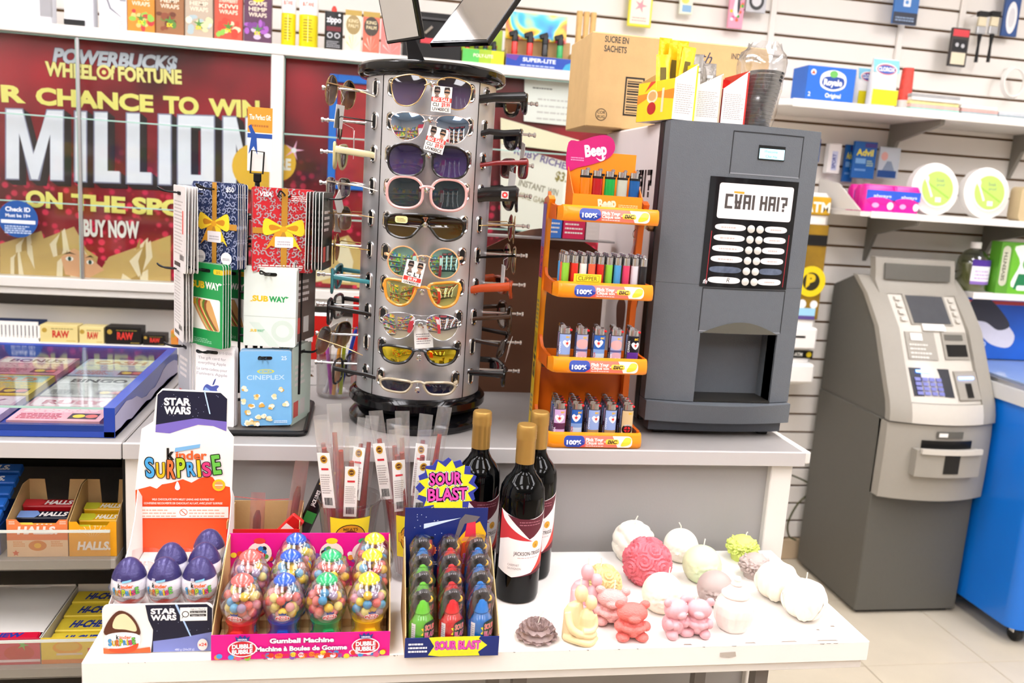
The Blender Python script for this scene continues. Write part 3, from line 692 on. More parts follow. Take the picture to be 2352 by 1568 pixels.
# white packaged gadgets at the left end
for x0, x1, h, lab, k in ((-60, 118, .16, 'white blister pack with blue swirl print on the cabinet top', 0), (148, 214, .17, 'tall white gadget box with black base on the cabinet top', 1), (228, 291, .16, 'white gadget box with grey cable picture beside the orange pack', 2)):
    X0, X1 = sx(x0, 50), sx(x1, 55); w = X1-X0
    a = Art()
    if k == 0: a.poly(smooth_poly([(.02, .03), (.05, .06), (.04, .1), (.02, .12), (.0, .08)]), '#5a5fb4'); a.rect(w*.62, .075, w*.9, .10, '#8a9ad0'); a.text('SMART', w*.76, .083, .009, '#f0f0f6')
    if k == 2: a.poly([(.02, .09), (.03, .06), (.06, .04), (.075, .028), (.06, .043), (.035, .064), (.026, .09)], '#8a8a94'); a.rect(.06, .085, .078, .10, '#a0a0a8'); a.scribble(.055, .004, .075, .03, '#d8b8b4', 4)
    o = pack('gadget_box', lab, 'box', (X0, SY, SZ), w, .05, h, '#e7e8ee', a, part='box')
    if k == 1: MB().box(.0, w*.72, -.006, -.0005, .003, .018).build('black_base', M_black, o)
    if k == 0: MB().box(w*.86, w*1.02, -.004, -.0005, .02, .14).build('clear_blister', M_clear, o)
# spray cans
for i, (xc, r) in enumerate(((662, 17), (708, 22))):
    C = aY(xc, 97, 2.97); rr = (sx(xc+r)-sx(xc))
    o = thing('fuel_can', ('smaller' if i == 0 else 'larger')+' yellow and white lighter fuel spray can', 'spray can', (C.x, 2.97, SZ), group='lighter fuel cans on the cabinet')
    MB().lathe([(0, 0), (rr*.95, 0), (rr, .004), (rr, .1)], 24).build('yellow_sleeve', ink('#e9d416', .3), o)
    MB().lathe([(rr, .1001), (rr, .15), (rr*.7, .17), (rr*.7, .19), (0, .19)], 24).build('white_top', ink('#f2f0ee', .3), o)
    a = Art(); a.scribble(-rr*.5, .02, rr*.5, .09, '#8a7a10', 8, .4, i); a.rect(-.001, .015, .001, .095, '#f6f0a0'); a.text('BUTANE', 0, .125, .012, '#d2542c', .02, w=rr*1.2)
    a.build(o, lambda u, v, d, rr=rr: Vector(((rr+d)*math.sin(u/rr), -(rr+d)*math.cos(u/rr), v)), maxlen=.006)
X0, X1 = sx(744, 110), sx(786, 110)
o = thing('fluid_can', 'black lighter fluid can with red nozzle on the cabinet', 'can', (X0, 2.95, SZ)); w = X1-X0
MB().prism(rrect(0, 0, w, .022, .009, 4), 0, .118, 'xy').build('can', M_black, o); MB().lathe([(0, .118), (.009, .118), (.008, .128), (.004, .136), (0, .137)], 12, M=T(w/2, .011, 0)).build('nozzle', ink('#e03a2c'), o)
a = Art(); a.text('zippo', w/2, .085, .018, '#e4e4e8', .03, w=w*.8); a.rect(w*.1, .058, w*.9, .072, '#6a1c24'); a.ell(w*.3, .045, .009, .009, '#c8c8cc'); a.ell(w*.7, .045, .009, .009, '#c8c8cc'); a.ell(w*.3, .045, .006, .006, '#222224'); a.ell(w*.7, .045, .006, .006, '#222224'); a.scribble(w*.12, .008, w*.88, .03, '#9a9a9e', 4); a.ell(w*.8, .108, .004, .004, '#d8d8d8'); a.build(o, front())
for x0, x1, c0, c1, c2, lab in ((791, 830, '#e8dfc6', '#a08a5a', '#d4c07e', 'cream leaf print cone box beside the black can'), (832, 872, '#e0705a', '#4a4038', '#e9c8b4', 'red and black leaf print cone box'), (874, 921, '#e8807a', '#e8807a', '#f0c4be', 'pink leaf print cone box behind the mirror')):
    X0, X1 = sx(x0, 115), sx(x1, 115); w = X1-X0-.002; a = Art(); a.rect(.0, .112, w, .128, '#b89a4c'); a.ell(w/2, .083, w*.44, .03, c1); a.text('KING', w/2, .09, .010, '#e4d4a8', .02, w=w*.6); a.text('PALM', w/2, .075, .010, '#e4d4a8', .02, w=w*.6)
    for k in range(5): q = PI*(.15+.175*k); a.poly([(w/2, .006), (w/2+.4*w*math.cos(q)-.002, .008+.04*math.sin(q)), (w/2+.45*w*math.cos(q), .012+.046*math.sin(q))], c2)
    pack('cone_box', lab, 'box', (X0, 2.95, SZ), w, .03, .128, c0, a, group='cone boxes on the cabinet', part='box')
# dark gadget display behind the mirrors
o = thing('knife_display', 'black tiered display case with small silver pieces behind the mirrors', 'display', (sx(925, 120), 2.96, SZ)); w = sx(1060, 130)-sx(925, 120)
MB().box(0, w, 0, .14, 0, .05, .002).build('lower_tier', M_black, o); MB().box(0, w, .07, .14, .051, .16, .002).build('upper_tier', M_black, o)
MB().box(-.003, w+.003, .06, .07, .135, .142, .001).build('rail', mat('rail_grey', '#4a4a4c', .4, noise=.1), o)
for k in range(3): MB().box(.03+k*.05, .038+k*.05, .055, .069, .085, .118, M=T(.034+k*.05, 0, .1) @ RY(.8) @ T(-.034-k*.05, 0, -.1)).build('silver_piece', M_chrome, o)
MB().box(.06, .12, .055, .0695, .055, .075).build('red_label', ink('#d8444c'), o)
# torch lighters
def torch(body, label, loc, group):
    o = thing('torch_lighter', label, 'lighter', loc, 0, group)
    MB().lathe([(0, 0), (.0075, 0), (.008, .003), (.008, .038), (.007, .04), (0, .04)], 14).build('tank', mat('tank_'+body.strip('#'), body, .25, noise=.1, spec=.6), o)
    hd = MB().lathe([(.0082, .04), (.0082, .05), (.006, .06)], 12).box(-.016, .006, -.0055, .0055, .055, .067, .002, M=T(0, 0, .061) @ RY(-.35) @ T(0, 0, -.061)).build('head', M_black, o)
    MB().box(.006, .0095, -.003, .003, .045, .053).build('trigger', ink('#b02a24'), hd)
    return o
gx0, gx1 = sx(1062, 137), sx(1157, 146)
pk = thing('lighter_tray', 'green and yellow torch lighter tray on the cabinet', 'display tray', (gx0, 2.95, SZ)); w = gx1-gx0
MB().box(0, w, 0, .003, 0, .045).box(0, w, .06, .063, 0, .12).box(0, .002, .003, .06, 0, .04).box(w-.002, w, .003, .06, 0, .04).box(0, w, .003, .06, 0, .002).build('tray', mat('tray_lime', '#a8c832', .4, noise=.5, nscale=5), pk)
a = Art(); a.rect(0, .002, w*.4, .043, '#5ac05a'); a.rect(w*.7, .002, w, .043, '#f2dc28'); a.text('POLY-LITE', w*.5, .02, .010, '#f2f2d8', .02); a.build(pk, front())
for k, c in enumerate(('#d8302a', '#1a1a1c', '#2aa85a', '#2a3ab0')): torch(c, ('red', 'black', 'green', 'blue')[k]+' torch lighter in the green and yellow tray', (gx0+.018+k*.03, 2.98, SZ+.012), 'torch lighters in the lime tray')
gx0, gx1 = sx(1162, 148), sx(1314, 156); w = gx1-gx0
pk = thing('lighter_tray', 'blue torch lighter tray with rainbow splash header card', 'display tray', (gx0, 2.95, SZ))
MB().box(0, w, 0, .003, 0, .04).box(0, w, .05, .053, 0, .10).box(0, .002, .003, .05, 0, .06).box(w-.002, w, .003, .05, 0, .06).box(0, w, .003, .05, 0, .002).build('tray', M_kraft, pk)
a = Art(); a.rect(0, 0, w, .039, '#1f47a8'); a.poly([(0, .028), (w*.15, .02), (w*.2, .039), (0, .039)], '#6a3a9a'); a.poly([(w*.85, .0), (w, 0), (w, .03), (w*.9, .02)], '#3aa0c8'); a.text('SUPER-LITE', w*.5, .02, .012, '#e6ecf6', .03, w=w*.5); a.scribble(w*.22, .006, w*.75, .013, '#b8c8e8', 1); a.build(pk, front())
M_splash = bpy.data.materials.new('rainbow_splash'); M_splash.use_nodes = True
def _spl():
    nt = M_splash.node_tree; N = nt.nodes.new; L = nt.links.new; b = nt.nodes['Principled BSDF']; b.inputs['Roughness'].default_value = .4
    tc = N('ShaderNodeTexCoord'); n = N('ShaderNodeTexNoise'); n.inputs['Scale'].default_value = 9; n.inputs['Detail'].default_value = 1; n.inputs['Distortion'].default_value = 1.2
    L(tc.outputs['Object'], n.inputs['Vector']); r = N('ShaderNodeValToRGB'); cr = r.color_ramp
    for p, c in ((.25, '#1a3ab8'), (.38, '#3ac0e0'), (.46, '#e8e23a'), (.55, '#f08a1e'), (.64, '#e8387a'), (.75, '#2a5ad8')):
        e = cr.elements.new(p); e.color = (*lin(c), 1)
    cr.elements.remove(cr.elements[0]); L(n.outputs['Fac'], r.inputs[0]); L(r.outputs[0], b.inputs['Base Color'])
_spl()
MB().box(.0, w*.93, .046, .0495, .095, .185, M=T(0, .05, .1) @ RX(-.12) @ T(0, -.05, -.1)).build('header_card', M_splash, pk)
for k, c in enumerate(('#d8302a', '#d8302a', '#1a1a1c', '#2aa85a')): torch(c, ('first red', 'second red', 'black', 'green')[k]+' torch lighter in the blue tray', (gx0+.03+k*.052, 2.975, SZ+.03), 'torch lighters in the blue tray').scale = (1.35, 1.35, 1.35)
MB()
o = thing('tube_box', 'brown open box with tall tan rolled tubes behind the carton', 'box', (sx(1318, 150), 2.96, SZ))
MB().box(0, .085, 0, .003, 0, .06).box(0, .003, .003, .06, 0, .06).box(.082, .085, .003, .06, 0, .06).box(0, .085, .06, .063, 0, .06).box(0, .085, .003, .06, 0, .002).build('box', mat('box_brown', '#7a4a1e', .7, noise=.2, nscale=14), o)
for k in range(3): MB().lathe([(.005, 0), (.0095, .02), (.011, .2), (0, .201)], 12, M=T(.018+k*.024, .03, .004)).build('tube', mat('tan_paper', '#d8b070', .7, noise=.2, nscale=40), o)
# ================================================================ goods on the lower cabinet shelf
LZ = .912
def raw_box(x0, x1, h, col, word, wc, lab, y=2.94):
    X0, X1 = aY(x0, 775, y).x, aY(x1, 780, y).x; w = X1-X0-.002; a = Art(); a.text('RAW', w*.55, h*.3, h*.38, wc, .05, w=w*.45); a.ell(w*.12, h*.7, h*.14, h*.14, '#b8963c', 12); a.scribble(w*.3, h*.78, w*.9, h*.86, '#8a7a3a', 1); a.scribble(w*.7, h*.08, w*.95, h*.15, '#b8a04a', 1)
    return pack('paper_box', lab, 'box', (X0, y, LZ), w, .06, h, col, a, group='rolling paper boxes on the lower shelf', part='box')
raw_box(92, 180, .056, '#e2cf8c', 'RAW', '#c8382c', 'long tan rolling paper box with red lettering')
raw_box(182, 240, .054, '#e6d492', 'RAW', '#c8382c', 'short tan rolling paper box next to the long one')
raw_box(242, 326, .058, '#191512', 'RAW', '#d83a30', 'black rolling paper box with red lettering')
raw_box(328, 380, .036, '#1c1613', 'RAW', '#d83a30', 'small black rolling paper box under the gift cards')
raw_box(392, 440, .052, '#d88a3a', 'RAW', '#c8382c', 'orange rolling paper box behind the gift cards')
o = thing('slotted_tray', 'white slotted plastic tray on the lower cabinet shelf', 'tray', (aY(-40, 765, 2.94).x, 2.94, LZ)); w = aY(88, 770, 2.94).x-aY(-40, 765, 2.94).x
MB().box(0, w, 0, .004, 0, .012).box(0, w, 0, .004, .052, .064).build('front_rim', M_paper, o)
for k in range(15): MB().box(k*w/14.2, k*w/14.2+.008, 0, .004, .0121, .0519).build('slat', M_paper, o)
MB().box(0, w, .08, .084, 0, .06).build('back', mat('navy', '#1c2a4e', .5, noise=.2), o); MB().box(0, w, .0045, .0795, 0, .003).build('base', M_paper, o)
# ================================================================ right wall: uprights, shelves
rs = {}
def wall_shelf(label, x0, x1, z, yf, th, brackets, cut=0.):
    o = thing('bracket_shelf', label, 'shelf', (x0, yf, z)); w = x1-x0
    MB().prism([(cut, 0), (w, 0), (w, WY-yf-.002), (0, WY-yf-.002), (0, cut*.6)], -th, 0, 'xy').build('board', M_white, o)
    MB().box(cut, w, -.004, -.0002, -th-.004, .002, .001).build('edge_strip', M_slat, o)
    for bx in brackets: MB().prism([(WY-yf-.003, -th-.001), (.03, -th-.001), (.03, -th-.02), (WY-yf-.06, -th-.07), (WY-yf-.003, -.2)], bx-x0-.008, bx-x0+.008, 'yz').build('bracket', mat('bracket_grey', '#8a867e', .5, noise=.08), o)
    return o
wall_shelf('upper white wall shelf carrying the tissue box', 1.40, 3.3, 1.872, 2.9, .022, (2.06, 2.62), .05)
wall_shelf('white wall shelf carrying the paper plates', 1.775, 3.3, 1.502, 2.9, .018, (2.02, 2.55), .03)
wall_shelf('lowest white wall shelf carrying the green box above the freezer', 2.31, 3.3, 1.222, 2.95, .02, ())
o = tag(MB().prism([(2.93, 1.505), (WY-.003, 1.505), (WY-.003, 1.62), (3.1, 1.6)], 1.779, 1.784, 'yz').build('shelf_divider', M_white), 'thin white end divider on the plate shelf', 'divider')
for px, z0, z1, lab in ((1775, 1.9, 2.6, 'above the carton'), (2073, 1.9, 2.6, 'above the red cup stack'), (2210, 2.2, 2.6, 'above the black pack')):
    X = aY(px, 60, 3.235).x
    tag(MB().box(X-.012, X+.012, WY-.012, WY-.0005, z0, z1, .002).build('slat_upright', M_slat), 'narrow white upright strip on the slat wall '+lab, 'upright')
# tissue box
a = Art(); a.rect(.008, .01, .18, .115, '#1f6ad0'); a.poly(smooth_poly([(.055, .055), (.055, .095), (.1, .112), (.145, .095), (.145, .055), (.1, .04)]), '#eef2f8'); a.poly(smooth_poly([(.06, .06), (.065, .085), (.1, .09), (.138, .085), (.14, .06), (.1, .046)]), '#20489a'); a.text('Royale', .1, .06, .02, '#f2f4fa', .04, w=.07, edge='#20306a', ew=.02); a.ell(.1, .098, .016, .012, '#6ab85a'); a.text('Original', .105, .018, .014, '#f0f4fa', .03, w=.06); a.ell(.022, .1, .010, .010, '#f0f0f4'); a.poly([(.022, .107), (.03, .094), (.014, .094)], '#d8542c'); a.text('2', .014, .018, .014, '#f0f4fa', .02)
P = aY(1850, 212, 2.93); pack('tissue_box', 'blue paper towel box on the upper shelf', 'box', (P.x, 2.93, 1.872), .185, .11, .122, '#1f6ad0', a, part='box')
for k, (x0, x1, h, y) in enumerate(((1945, 1985, .135, 3.06), (1968, 2020, .15, 3.02), (2000, 2062, .175, 2.95))):
    P = aY(x0, 225, y); w = aY(x1, 230, y).x-P.x; o = thing('wipes_pouch', ('rear', 'middle', 'front')[k]+' white and yellow cleaning wipes pouch with light blue top', 'pouch', (P.x, y, 1.872), group='wipes pouches on the upper shelf')
    MB().loft([[(x, yy, 0) for x, yy in rrect(0, 0, w, .05, .02)], [(x, yy, h*.5) for x, yy in rrect(.001, .002, w-.001, .05, .022)], [(x, yy, h) for x, yy in rrect(.004, .02, w-.004, .03, .005)]]).build('pouch', M_paper, o)
    a = Art(); a.rect(.003, .012, w-.003, .065, '#e2d21a'); a.rect(.003, h*.72, w-.003, h*.98, '#7cc4dc'); a.ell(w*.5, h*.78, w*.4, h*.13, '#f0f0f6'); a.ell(w*.5, h*.78, w*.36, h*.11, '#d2442c'); a.ell(w*.5, h*.78, w*.33, h*.09, '#2a4ea8'); a.text('CLOROX', w*.5, h*.745, .014, '#f4f4f8', .03, w=w*.62); a.build(o, lambda u, v, d, h=h: Vector((u, .0+.02*max(0, (v/h-.5)*2)-d-.001, v)))
P = aY(2062, 230, 2.97); o = thing('cup_stack', 'stack of red and white paper cups on the upper shelf', 'cups', (P.x+.025, 2.97, 1.872))
for k in range(9): MB().lathe([(.026, .004*k), (.0265, .004*k+.001), (.0245, .004*k+.0038)], 18).build('cup', M_paper, o)
MB().lathe([(.0245, .036), (.020, .15), (0, .151)], 18).build('cup', mat('cup_red', '#d8483c', .5, noise=.5, nscale=60), o)
for x0, x1, hs, lab, y in ((2092, 2206, ('#9fd0c0', '#e8b8b0', '#e8dc9a', '#e8e4e0', '#a8a8a8'), 'thick stack of coloured writing pads on the upper shelf', 2.92), (2212, 2296, ('#a4b4b8', '#dcaca4', '#ecebe6'), 'thin stack of writing pads on the upper shelf', 2.92), (2298, 2400, ('#9aaab0', '#c8ccd0'), 'flat grey pads at the shelf end', 2.93)):
    P = aY(x0, 238, y); w = aY(x1, 245, y).x-P.x
    for k, c in enumerate(hs): tag(MB().box(0, w-.002, 0, .13, 0, .0115, .001).build('writing_pad', mat('pad_'+c.strip('#'), c, .6, noise=.2, nscale=60), None, loc=(P.x+.002*(k % 2), y+.003*(k % 3), 1.872+.012*k)), lab+', number %s from the shelf up' % ('one', 'two', 'three', 'four', 'five')[k], 'writing pad', lab)
# hanging packs on the slat wall
def hang(name, label, cat, x0, x1, y0, y1, Y, col, art=None, d=.012, grp=None):
    P = aY((x0+x1)/2, (y0+y1)/2, Y); w = aY(x1, (y0+y1)/2, Y).x-aY(x0, (y0+y1)/2, Y).x; h = aY((x0+x1)/2, y0, Y).z-aY((x0+x1)/2, y1, Y).z
    o = thing(name, label, cat, (P.x, Y, P.z), group=grp)
    MB().box(-w/2, w/2, 0, d, -h/2, h/2, .0015).build('card', mat('card_'+col.strip('#')+'45', col, .45, noise=.06, nscale=20), o)
    MB().tube([(0, d, h/2-.006), (0, WY-Y-.0005, h/2-.006)], .002, 6).build('hook', M_chrome, o)
    if art: art(w, h).build(o, front())
    return o
def A1(w, h):
    a = Art(); a.rect(-w*.42, -h*.45, w*.42, h*.2, '#f4ecd8'); a.poly(star(0, -h*.1, w*.3, w*.1, 5), '#e898a0'); a.scribble(-w*.35, -h*.4, w*.3, -h*.3, '#e8a8a0', 2); return a
hang('snack_pouch', 'yellow hanging pouch above the carton', 'pouch', 1446, 1500, -60, 62, 3.2, '#efe23a', A1)
hang('small_pouch', 'small pale blue and yellow hanging pouch above the carton', 'pouch', 1562, 1592, -20, 33, 3.21, '#e8ecd8', lambda w, h: Art().rect(-w*.3, -h*.4, w*.4, -h*.1, '#8ab4d8').ell(-w*.1, h*.1, w*.3, h*.14, '#f0dc6a'))
def A2(w, h):
    a = Art(); rnd = random.Random(2)
    for k in range(22): a.ell(rnd.uniform(-.42, .42)*w, rnd.uniform(-.46, .46)*h, w*.11, w*.11, rnd.choice(('#e8508a', '#f0c83a', '#4aa84a', '#e86a4a', '#f2e6ee')), 8)
    a.poly(smooth_poly([(0, h*.4), (-w*.2, h*.05), (-w*.22, -h*.15), (0, -h*.25), (w*.2, -h*.12), (w*.2, h*.05)]), '#f2eaf0'); a.poly(smooth_poly([(w*.05, h*.25), (w*.02, 0), (w*.1, -h*.18), (w*.22, -h*.05), (w*.18, h*.1)]), '#3a3a44'); return a
hang('earphone_pack', 'colourful floral earphone pack hanging on the slat wall', 'pack', 1676, 1710, -40, 66, 3.2, '#f0a0b8', A2)
hang('cable_pack', 'silver and black coiled cable pack hanging on the slat wall', 'pack', 1717, 1763, -60, 29, 3.2, '#c8c8cc', lambda w, h: Art().ell(0, -h*.2, w*.38, w*.42, '#3a3a3c').ell(0, -h*.2, w*.24, w*.26, '#d8d8dc'))
def A3(w, h):
    a = Art(); a.rect(-w*.5, -h*.5, w*.5, h*.5, '#2f6fb8'); a.rect(-w*.5, -h*.5, w*.5, -h*.3, '#22283a'); a.rect(-w*.14, -h*.2, w*.16, -h*.05, '#dfe8f2', .004); a.ell(0, -h*.125, w*.07, w*.07, '#4a8ad0'); a.text('SD card', 0, h*.28, h*.06, '#e8eef6', .02, w=w*.7); a.scribble(-w*.4, -h*.45, w*.4, -h*.36, '#8aa0c0', 2); return a
hang('memory_card_pack', 'blue and black memory card pack hanging on the slat wall', 'pack', 2058, 2114, -80, 57, 3.18, '#2f6fb8', A3)
def A4(w, h):
    a = Art(); a.rect(-w*.45, h*.28, w*.45, h*.46, '#d84048'); a.rect(-w*.4, -h*.1, w*.4, h*.2, '#141416'); a.rect(-w*.4, -h*.45, w*.4, -h*.14, '#e8dcc0'); a.ell(-w*.15, h*.06, w*.1, w*.1, '#c8c8cc'); a.ell(w*.18, h*.04, w*.1, w*.1, '#c8c8cc'); return a
hang('brush_pack', 'black red and cream hardware pack hanging beside the brushes', 'pack', 2183, 2224, 64, 153, 3.18, '#3a3432', A4)
def brush(px, k):
    P = aY(px, 60, 3.17); o = thing('paint_brush', 'black handled paint brush in clear wrap hanging on the wall', 'paint brush', (P.x, 3.17, P.z), group='paint brushes on the slat wall')
    MB().box(-.017, .017, 0, .012, .0, .035, .002).build('bristles', mat('bristle_cream', '#e0d6b8', .8, noise=.3, nscale=80, stretch=(30, 1, 1)), o)
    MB().box(-.018, .018, -.001, .013, -.03, .0, .002).build('ferrule', M_alu, o)
    MB().tube([(0, .006, -.03), (0, .006, -.07), (0, .006, -.135)], [.009, .005, .007], 8).build('handle', M_black, o)
    MB().box(-.02, .02, -.003, .015, .036, .055).build('card', M_black, o); MB().tube([(0, .012, .05), (0, .079, .05)], .002, 6).build('hook', M_chrome, o)
for k, px in enumerate((2256, 2284)): brush(px, k)
hang('smoke_alarm_pack', 'blue pack with white oval gadget beside the paint brushes', 'pack', 2310, 2346, -60, 85, 3.2, '#34548e', lambda w, h: Art().ell(w*.0, -h*.2, w*.34, h*.26, '#ececee').ell(w*.0, -h*.2, w*.2, h*.16, '#d8d8dc'))
o = thing('cable_coil', 'white coiled cable hanging on the slat wall', 'cable', aY(2325, 190, 3.19))
for k in range(4): MB().tube([(.05*math.cos(q)*(1-.03*k), -.004*k, .06*math.sin(q)*(1-.03*k)) for q in [2*PI*i/24 for i in range(24)]], .004, 6, True).build('loop', M_paper, o)
MB().tube([(0, .0, .058), (0, WY-3.19-.0005, .058)], .002, 6).build('hook', M_chrome, o)
# plate shelf
def advil(x0, x1, y0, y1, Y, lab): 
    def f(w, h):
        a = Art(); a.text('Advil', -w*.02, h*.12, h*.17, '#f2e63a', .03, w=w*.75); a.rect(-w*.4, -h*.1, w*.05, h*.04, '#7ab0e4'); a.scribble(w*.1, -h*.16, w*.4, h*.02, '#b8d0b0', 3); a.rect(-w*.05, h*.34, w*.46, h*.46, '#4a3a8a'); a.scribble(-w*.4, -h*.3, w*.1, -h*.2, '#7aa8e0', 1); return a
    hang('medicine_pack', lab, 'medicine', x0, x1, y0, y1, Y, '#0f5fae', f, d=.015, grp='blue medicine packs on the slat wall')
advil(1960, 2012, 325, 410, 3.17, 'front blue medicine pack with yellow lettering'); advil(1940, 1962, 332, 418, 3.21, 'blue medicine pack tucked behind the front one'); advil(1862, 1884, 318, 372, 3.2, 'blue medicine pack half hidden by the drinks machine')
hang('deodorant_pack', 'white upright deodorant pack with blue lettering', 'pack', 1902, 1931, 330, 398, 3.19, '#f0eeee', lambda w, h: Art().rect(-w*.2, -h*.4, w*.25, h*.25, '#c8d0ea').text('SPORT', w*.12, -h*.34, w*.26, '#2a3a9a', .03, 'L', w=h*.5, rot=PI/2), d=.03)
hang('refill_pack', 'clear blister pack with blue base hanging above the plates', 'pack', 2018, 2066, 338, 410, 3.18, '#c8d0d8', lambda w, h: Art().rect(-w*.5, -h*.48, w*.4, -h*.25, '#1a4a8e').poly([(-w*.1, h*.05), (w*.1, h*.05), (w*.3, -h*.25), (-w*.3, -h*.25)], '#8a9ab0').ell(-w*.25, h*.2, w*.16, h*.14, '#e0a8a0'))
for i, (x0, x1, Y) in enumerate(((1955, 1982, 3.08), (1972, 1992, 3.03), (1984, 2052, 2.95), (2050, 2110, 2.95))):
    P = aY(x0, 483, Y); w = aY(x1, 488, Y).x-P.x; h = .10
    o = thing('pad_pack', ('rear pink pad pack standing on edge', 'second pink pad pack standing on edge', 'front pink and blue pad pack near the divider', 'front pink and blue pad pack touching the plates')[i], 'pack', (P.x, Y, 1.502), group='pink pad packs on the plate shelf')
    MB().loft([[(x, y, 0) for x, y in rrect(0, 0, w, .05, .012)], [(x, y, h*.8) for x, y in rrect(-.001, -.001, w+.001, .051, .014)], [(x, y, h) for x, y in rrect(.003, .012, w-.003, .038, .01)]]).build('bag', mat('wrap_pink', '#e8189a', .3, noise=.15, nscale=20, bump=.3, bscale=40), o)
    a = Art(); a.rect(.002, h*.45, w-.002, h*.8, '#2a5ad0'); a.ell(w*.45, h*.42, w*.42, h*.12, '#e8189a'); a.text('always', w*.55, h*.55, h*.1, '#dce6f6', .02, w=w*.6); a.ell(w*.85, h*.25, w*.11, h*.14, '#e6e6f0'); a.ell(w*.35, h*.25, w*.12, h*.09, '#f2a8dc'); a.build(o, front(0, -.002, 0))
for i, (cx, cy, k) in enumerate(((2153, 435, 0), (2272, 445, 1))):
    P = aY(cx, cy, 2.97); R_ = .098 if i == 0 else .097
    o = thing('plate_pack', ('white foam plate pack with green label beside the pink packs', 'white foam plate pack with green label at the far end of the shelf')[i], 'plates', (P.x, 2.97, 1.505+R_), rot=(-.12, 0, 0), group='foam plate packs on the shelf')
    MB().lathe([(0, 0), (R_*.72, 0), (R_*.76, .006), (R_, .014)] + [(R_-.001*(j % 2), .014+.004*j) for j in range(9)] + [(0, .05)], 40, M=T(0, .05, 0) @ RX(PI/2) @ T(0, 0, 0) @ Matrix.Scale(-1, 4, (0, 0, 1)) @ T(0, 0, -.05)).build('plates', M_paper, o)
    a = Art(); a.ell(0, 0, R_*.66, R_*.66, '#b8dc6a', 32); a.poly([(-.05, .02), (-.044, .024), (.05, -.03), (.045, -.036)], '#9cc84e')
    a.poly([(-.052, .032), (-.046, .036), (-.018, -.03), (-.026, -.034)], '#eef0ea'); a.ell(-.046, .034, .008, .013, '#eef0ea'); a.text('Soak', .01, .026, .012, '#8a9a7a', .02); a.text('proof', .012, .01, .010, '#8a9a7a', .02); a.rect(-.008, -.05, .016, -.032, '#e6e6e6'); a.build(o, front(0, -.001, 0), 'label')
for k in range(3): tag(MB().prism(rrect(-.06, 0, .06, .13, .02), 0, .02).build('storage_lid', mat('tan_plastic', '#c9b48c', .5, noise=.1), None, loc=(aY(2355+k*2, 490, 2.94).x+.03, 2.94+.024*k, 1.5035)), 'rounded tan container '+('in front', 'in the middle', 'at the back')+' of the shelf end row' if 0 else 'rounded tan container standing at the end of the plate shelf', 'container', 'tan containers on the plate shelf')
# lowest shelf
P = aY(2225, 668, 3.0); o = thing('detergent_bottle', 'clear cleaner bottle with purple and white label on the lowest shelf', 'bottle', (P.x+.024, 3.03, 1.222))
MB().lathe([(0, 0), (.055, 0), (.06, .008), (.06, .10), (.055, .13), (.035, .155), (.018, .165), (.018, .172)], 24).build('bottle', clear('cloudy_plastic', '#c9cdb4', .8, .2, .1), o)
MB().lathe([(0, .0015), (.053, .0015), (.056, .008), (.056, .11), (0, .111)], 20).build('liquid', mat('liquid_pale', '#b4b48a', .2, noise=.1), o)
MB().lathe([(.02, .166), (.02, .19), (0, .191)], 16).build('cap', M_paper, o)
a = Art(); a.rect(-.042, .03, .06, .125, '#eeeaf0'); a.rect(-.042, .1, .06, .125, '#4a2a8e'); a.rect(-.042, .03, .06, .042, '#8a6ab8'); a.scribble(-.03, .05, .045, .09, '#c4b0d4', 3)
a.build(o, lambda u, v, d: Vector(((.0605+d)*math.sin(u/.06), -(.0605+d)*math.cos(u/.06), v)), 'label', maxlen=.012)
P = aY(2268, 668, 2.97); a = Art(); a.rect(.0, 0, .05, .19, '#5a9a2e'); a.poly(rrect(.008, .03, .042, .185, .017), '#c8c8b0'); a.text('SEVENTH', .03, .05, .014, '#5a5a4a', .03, 'L', w=.11, rot=PI/2); a.rect(.052, .0, .2, .19, '#6ab82e'); a.poly(smooth_poly([(.06, .185), (.09, .12), (.065, .03), (.19, .03), (.165, .12), (.19, .185)]), '#eef2e8'); a.ell(.13, .12, .028, .028, '#5aa84a'); a.ell(.13, .12, .012, .012, '#e8f2e0'); a.poly([(.09, .08), (.17, .08), (.185, .02), (.075, .02)], '#1a7a4a'); a.rect(.09, .015, .19, .035, '#e8f0ea', .008)
pack('cleaner_box', 'bright green box with white sunburst panel on the lowest shelf', 'box', (P.x+.028, 2.965, 1.222), .2, .06, .2, '#5aa02c', a, part='box')
# cable hanging beside the cash machine
P = [aY(*p, 3.2) for p in ((1795, 1082), (1840, 1100), (1868, 1118), (1855, 1135), (1830, 1160), (1810, 1200), (1812, 1230), (1828, 1240))]
tag(MB().tube(curve3(P, 5), .004, 6).build('power_cable', mat('cable_olive', '#4a4a2a', .6, noise=.1)), 'thin dark cable looping down the wall beside the cash machine', 'cable')
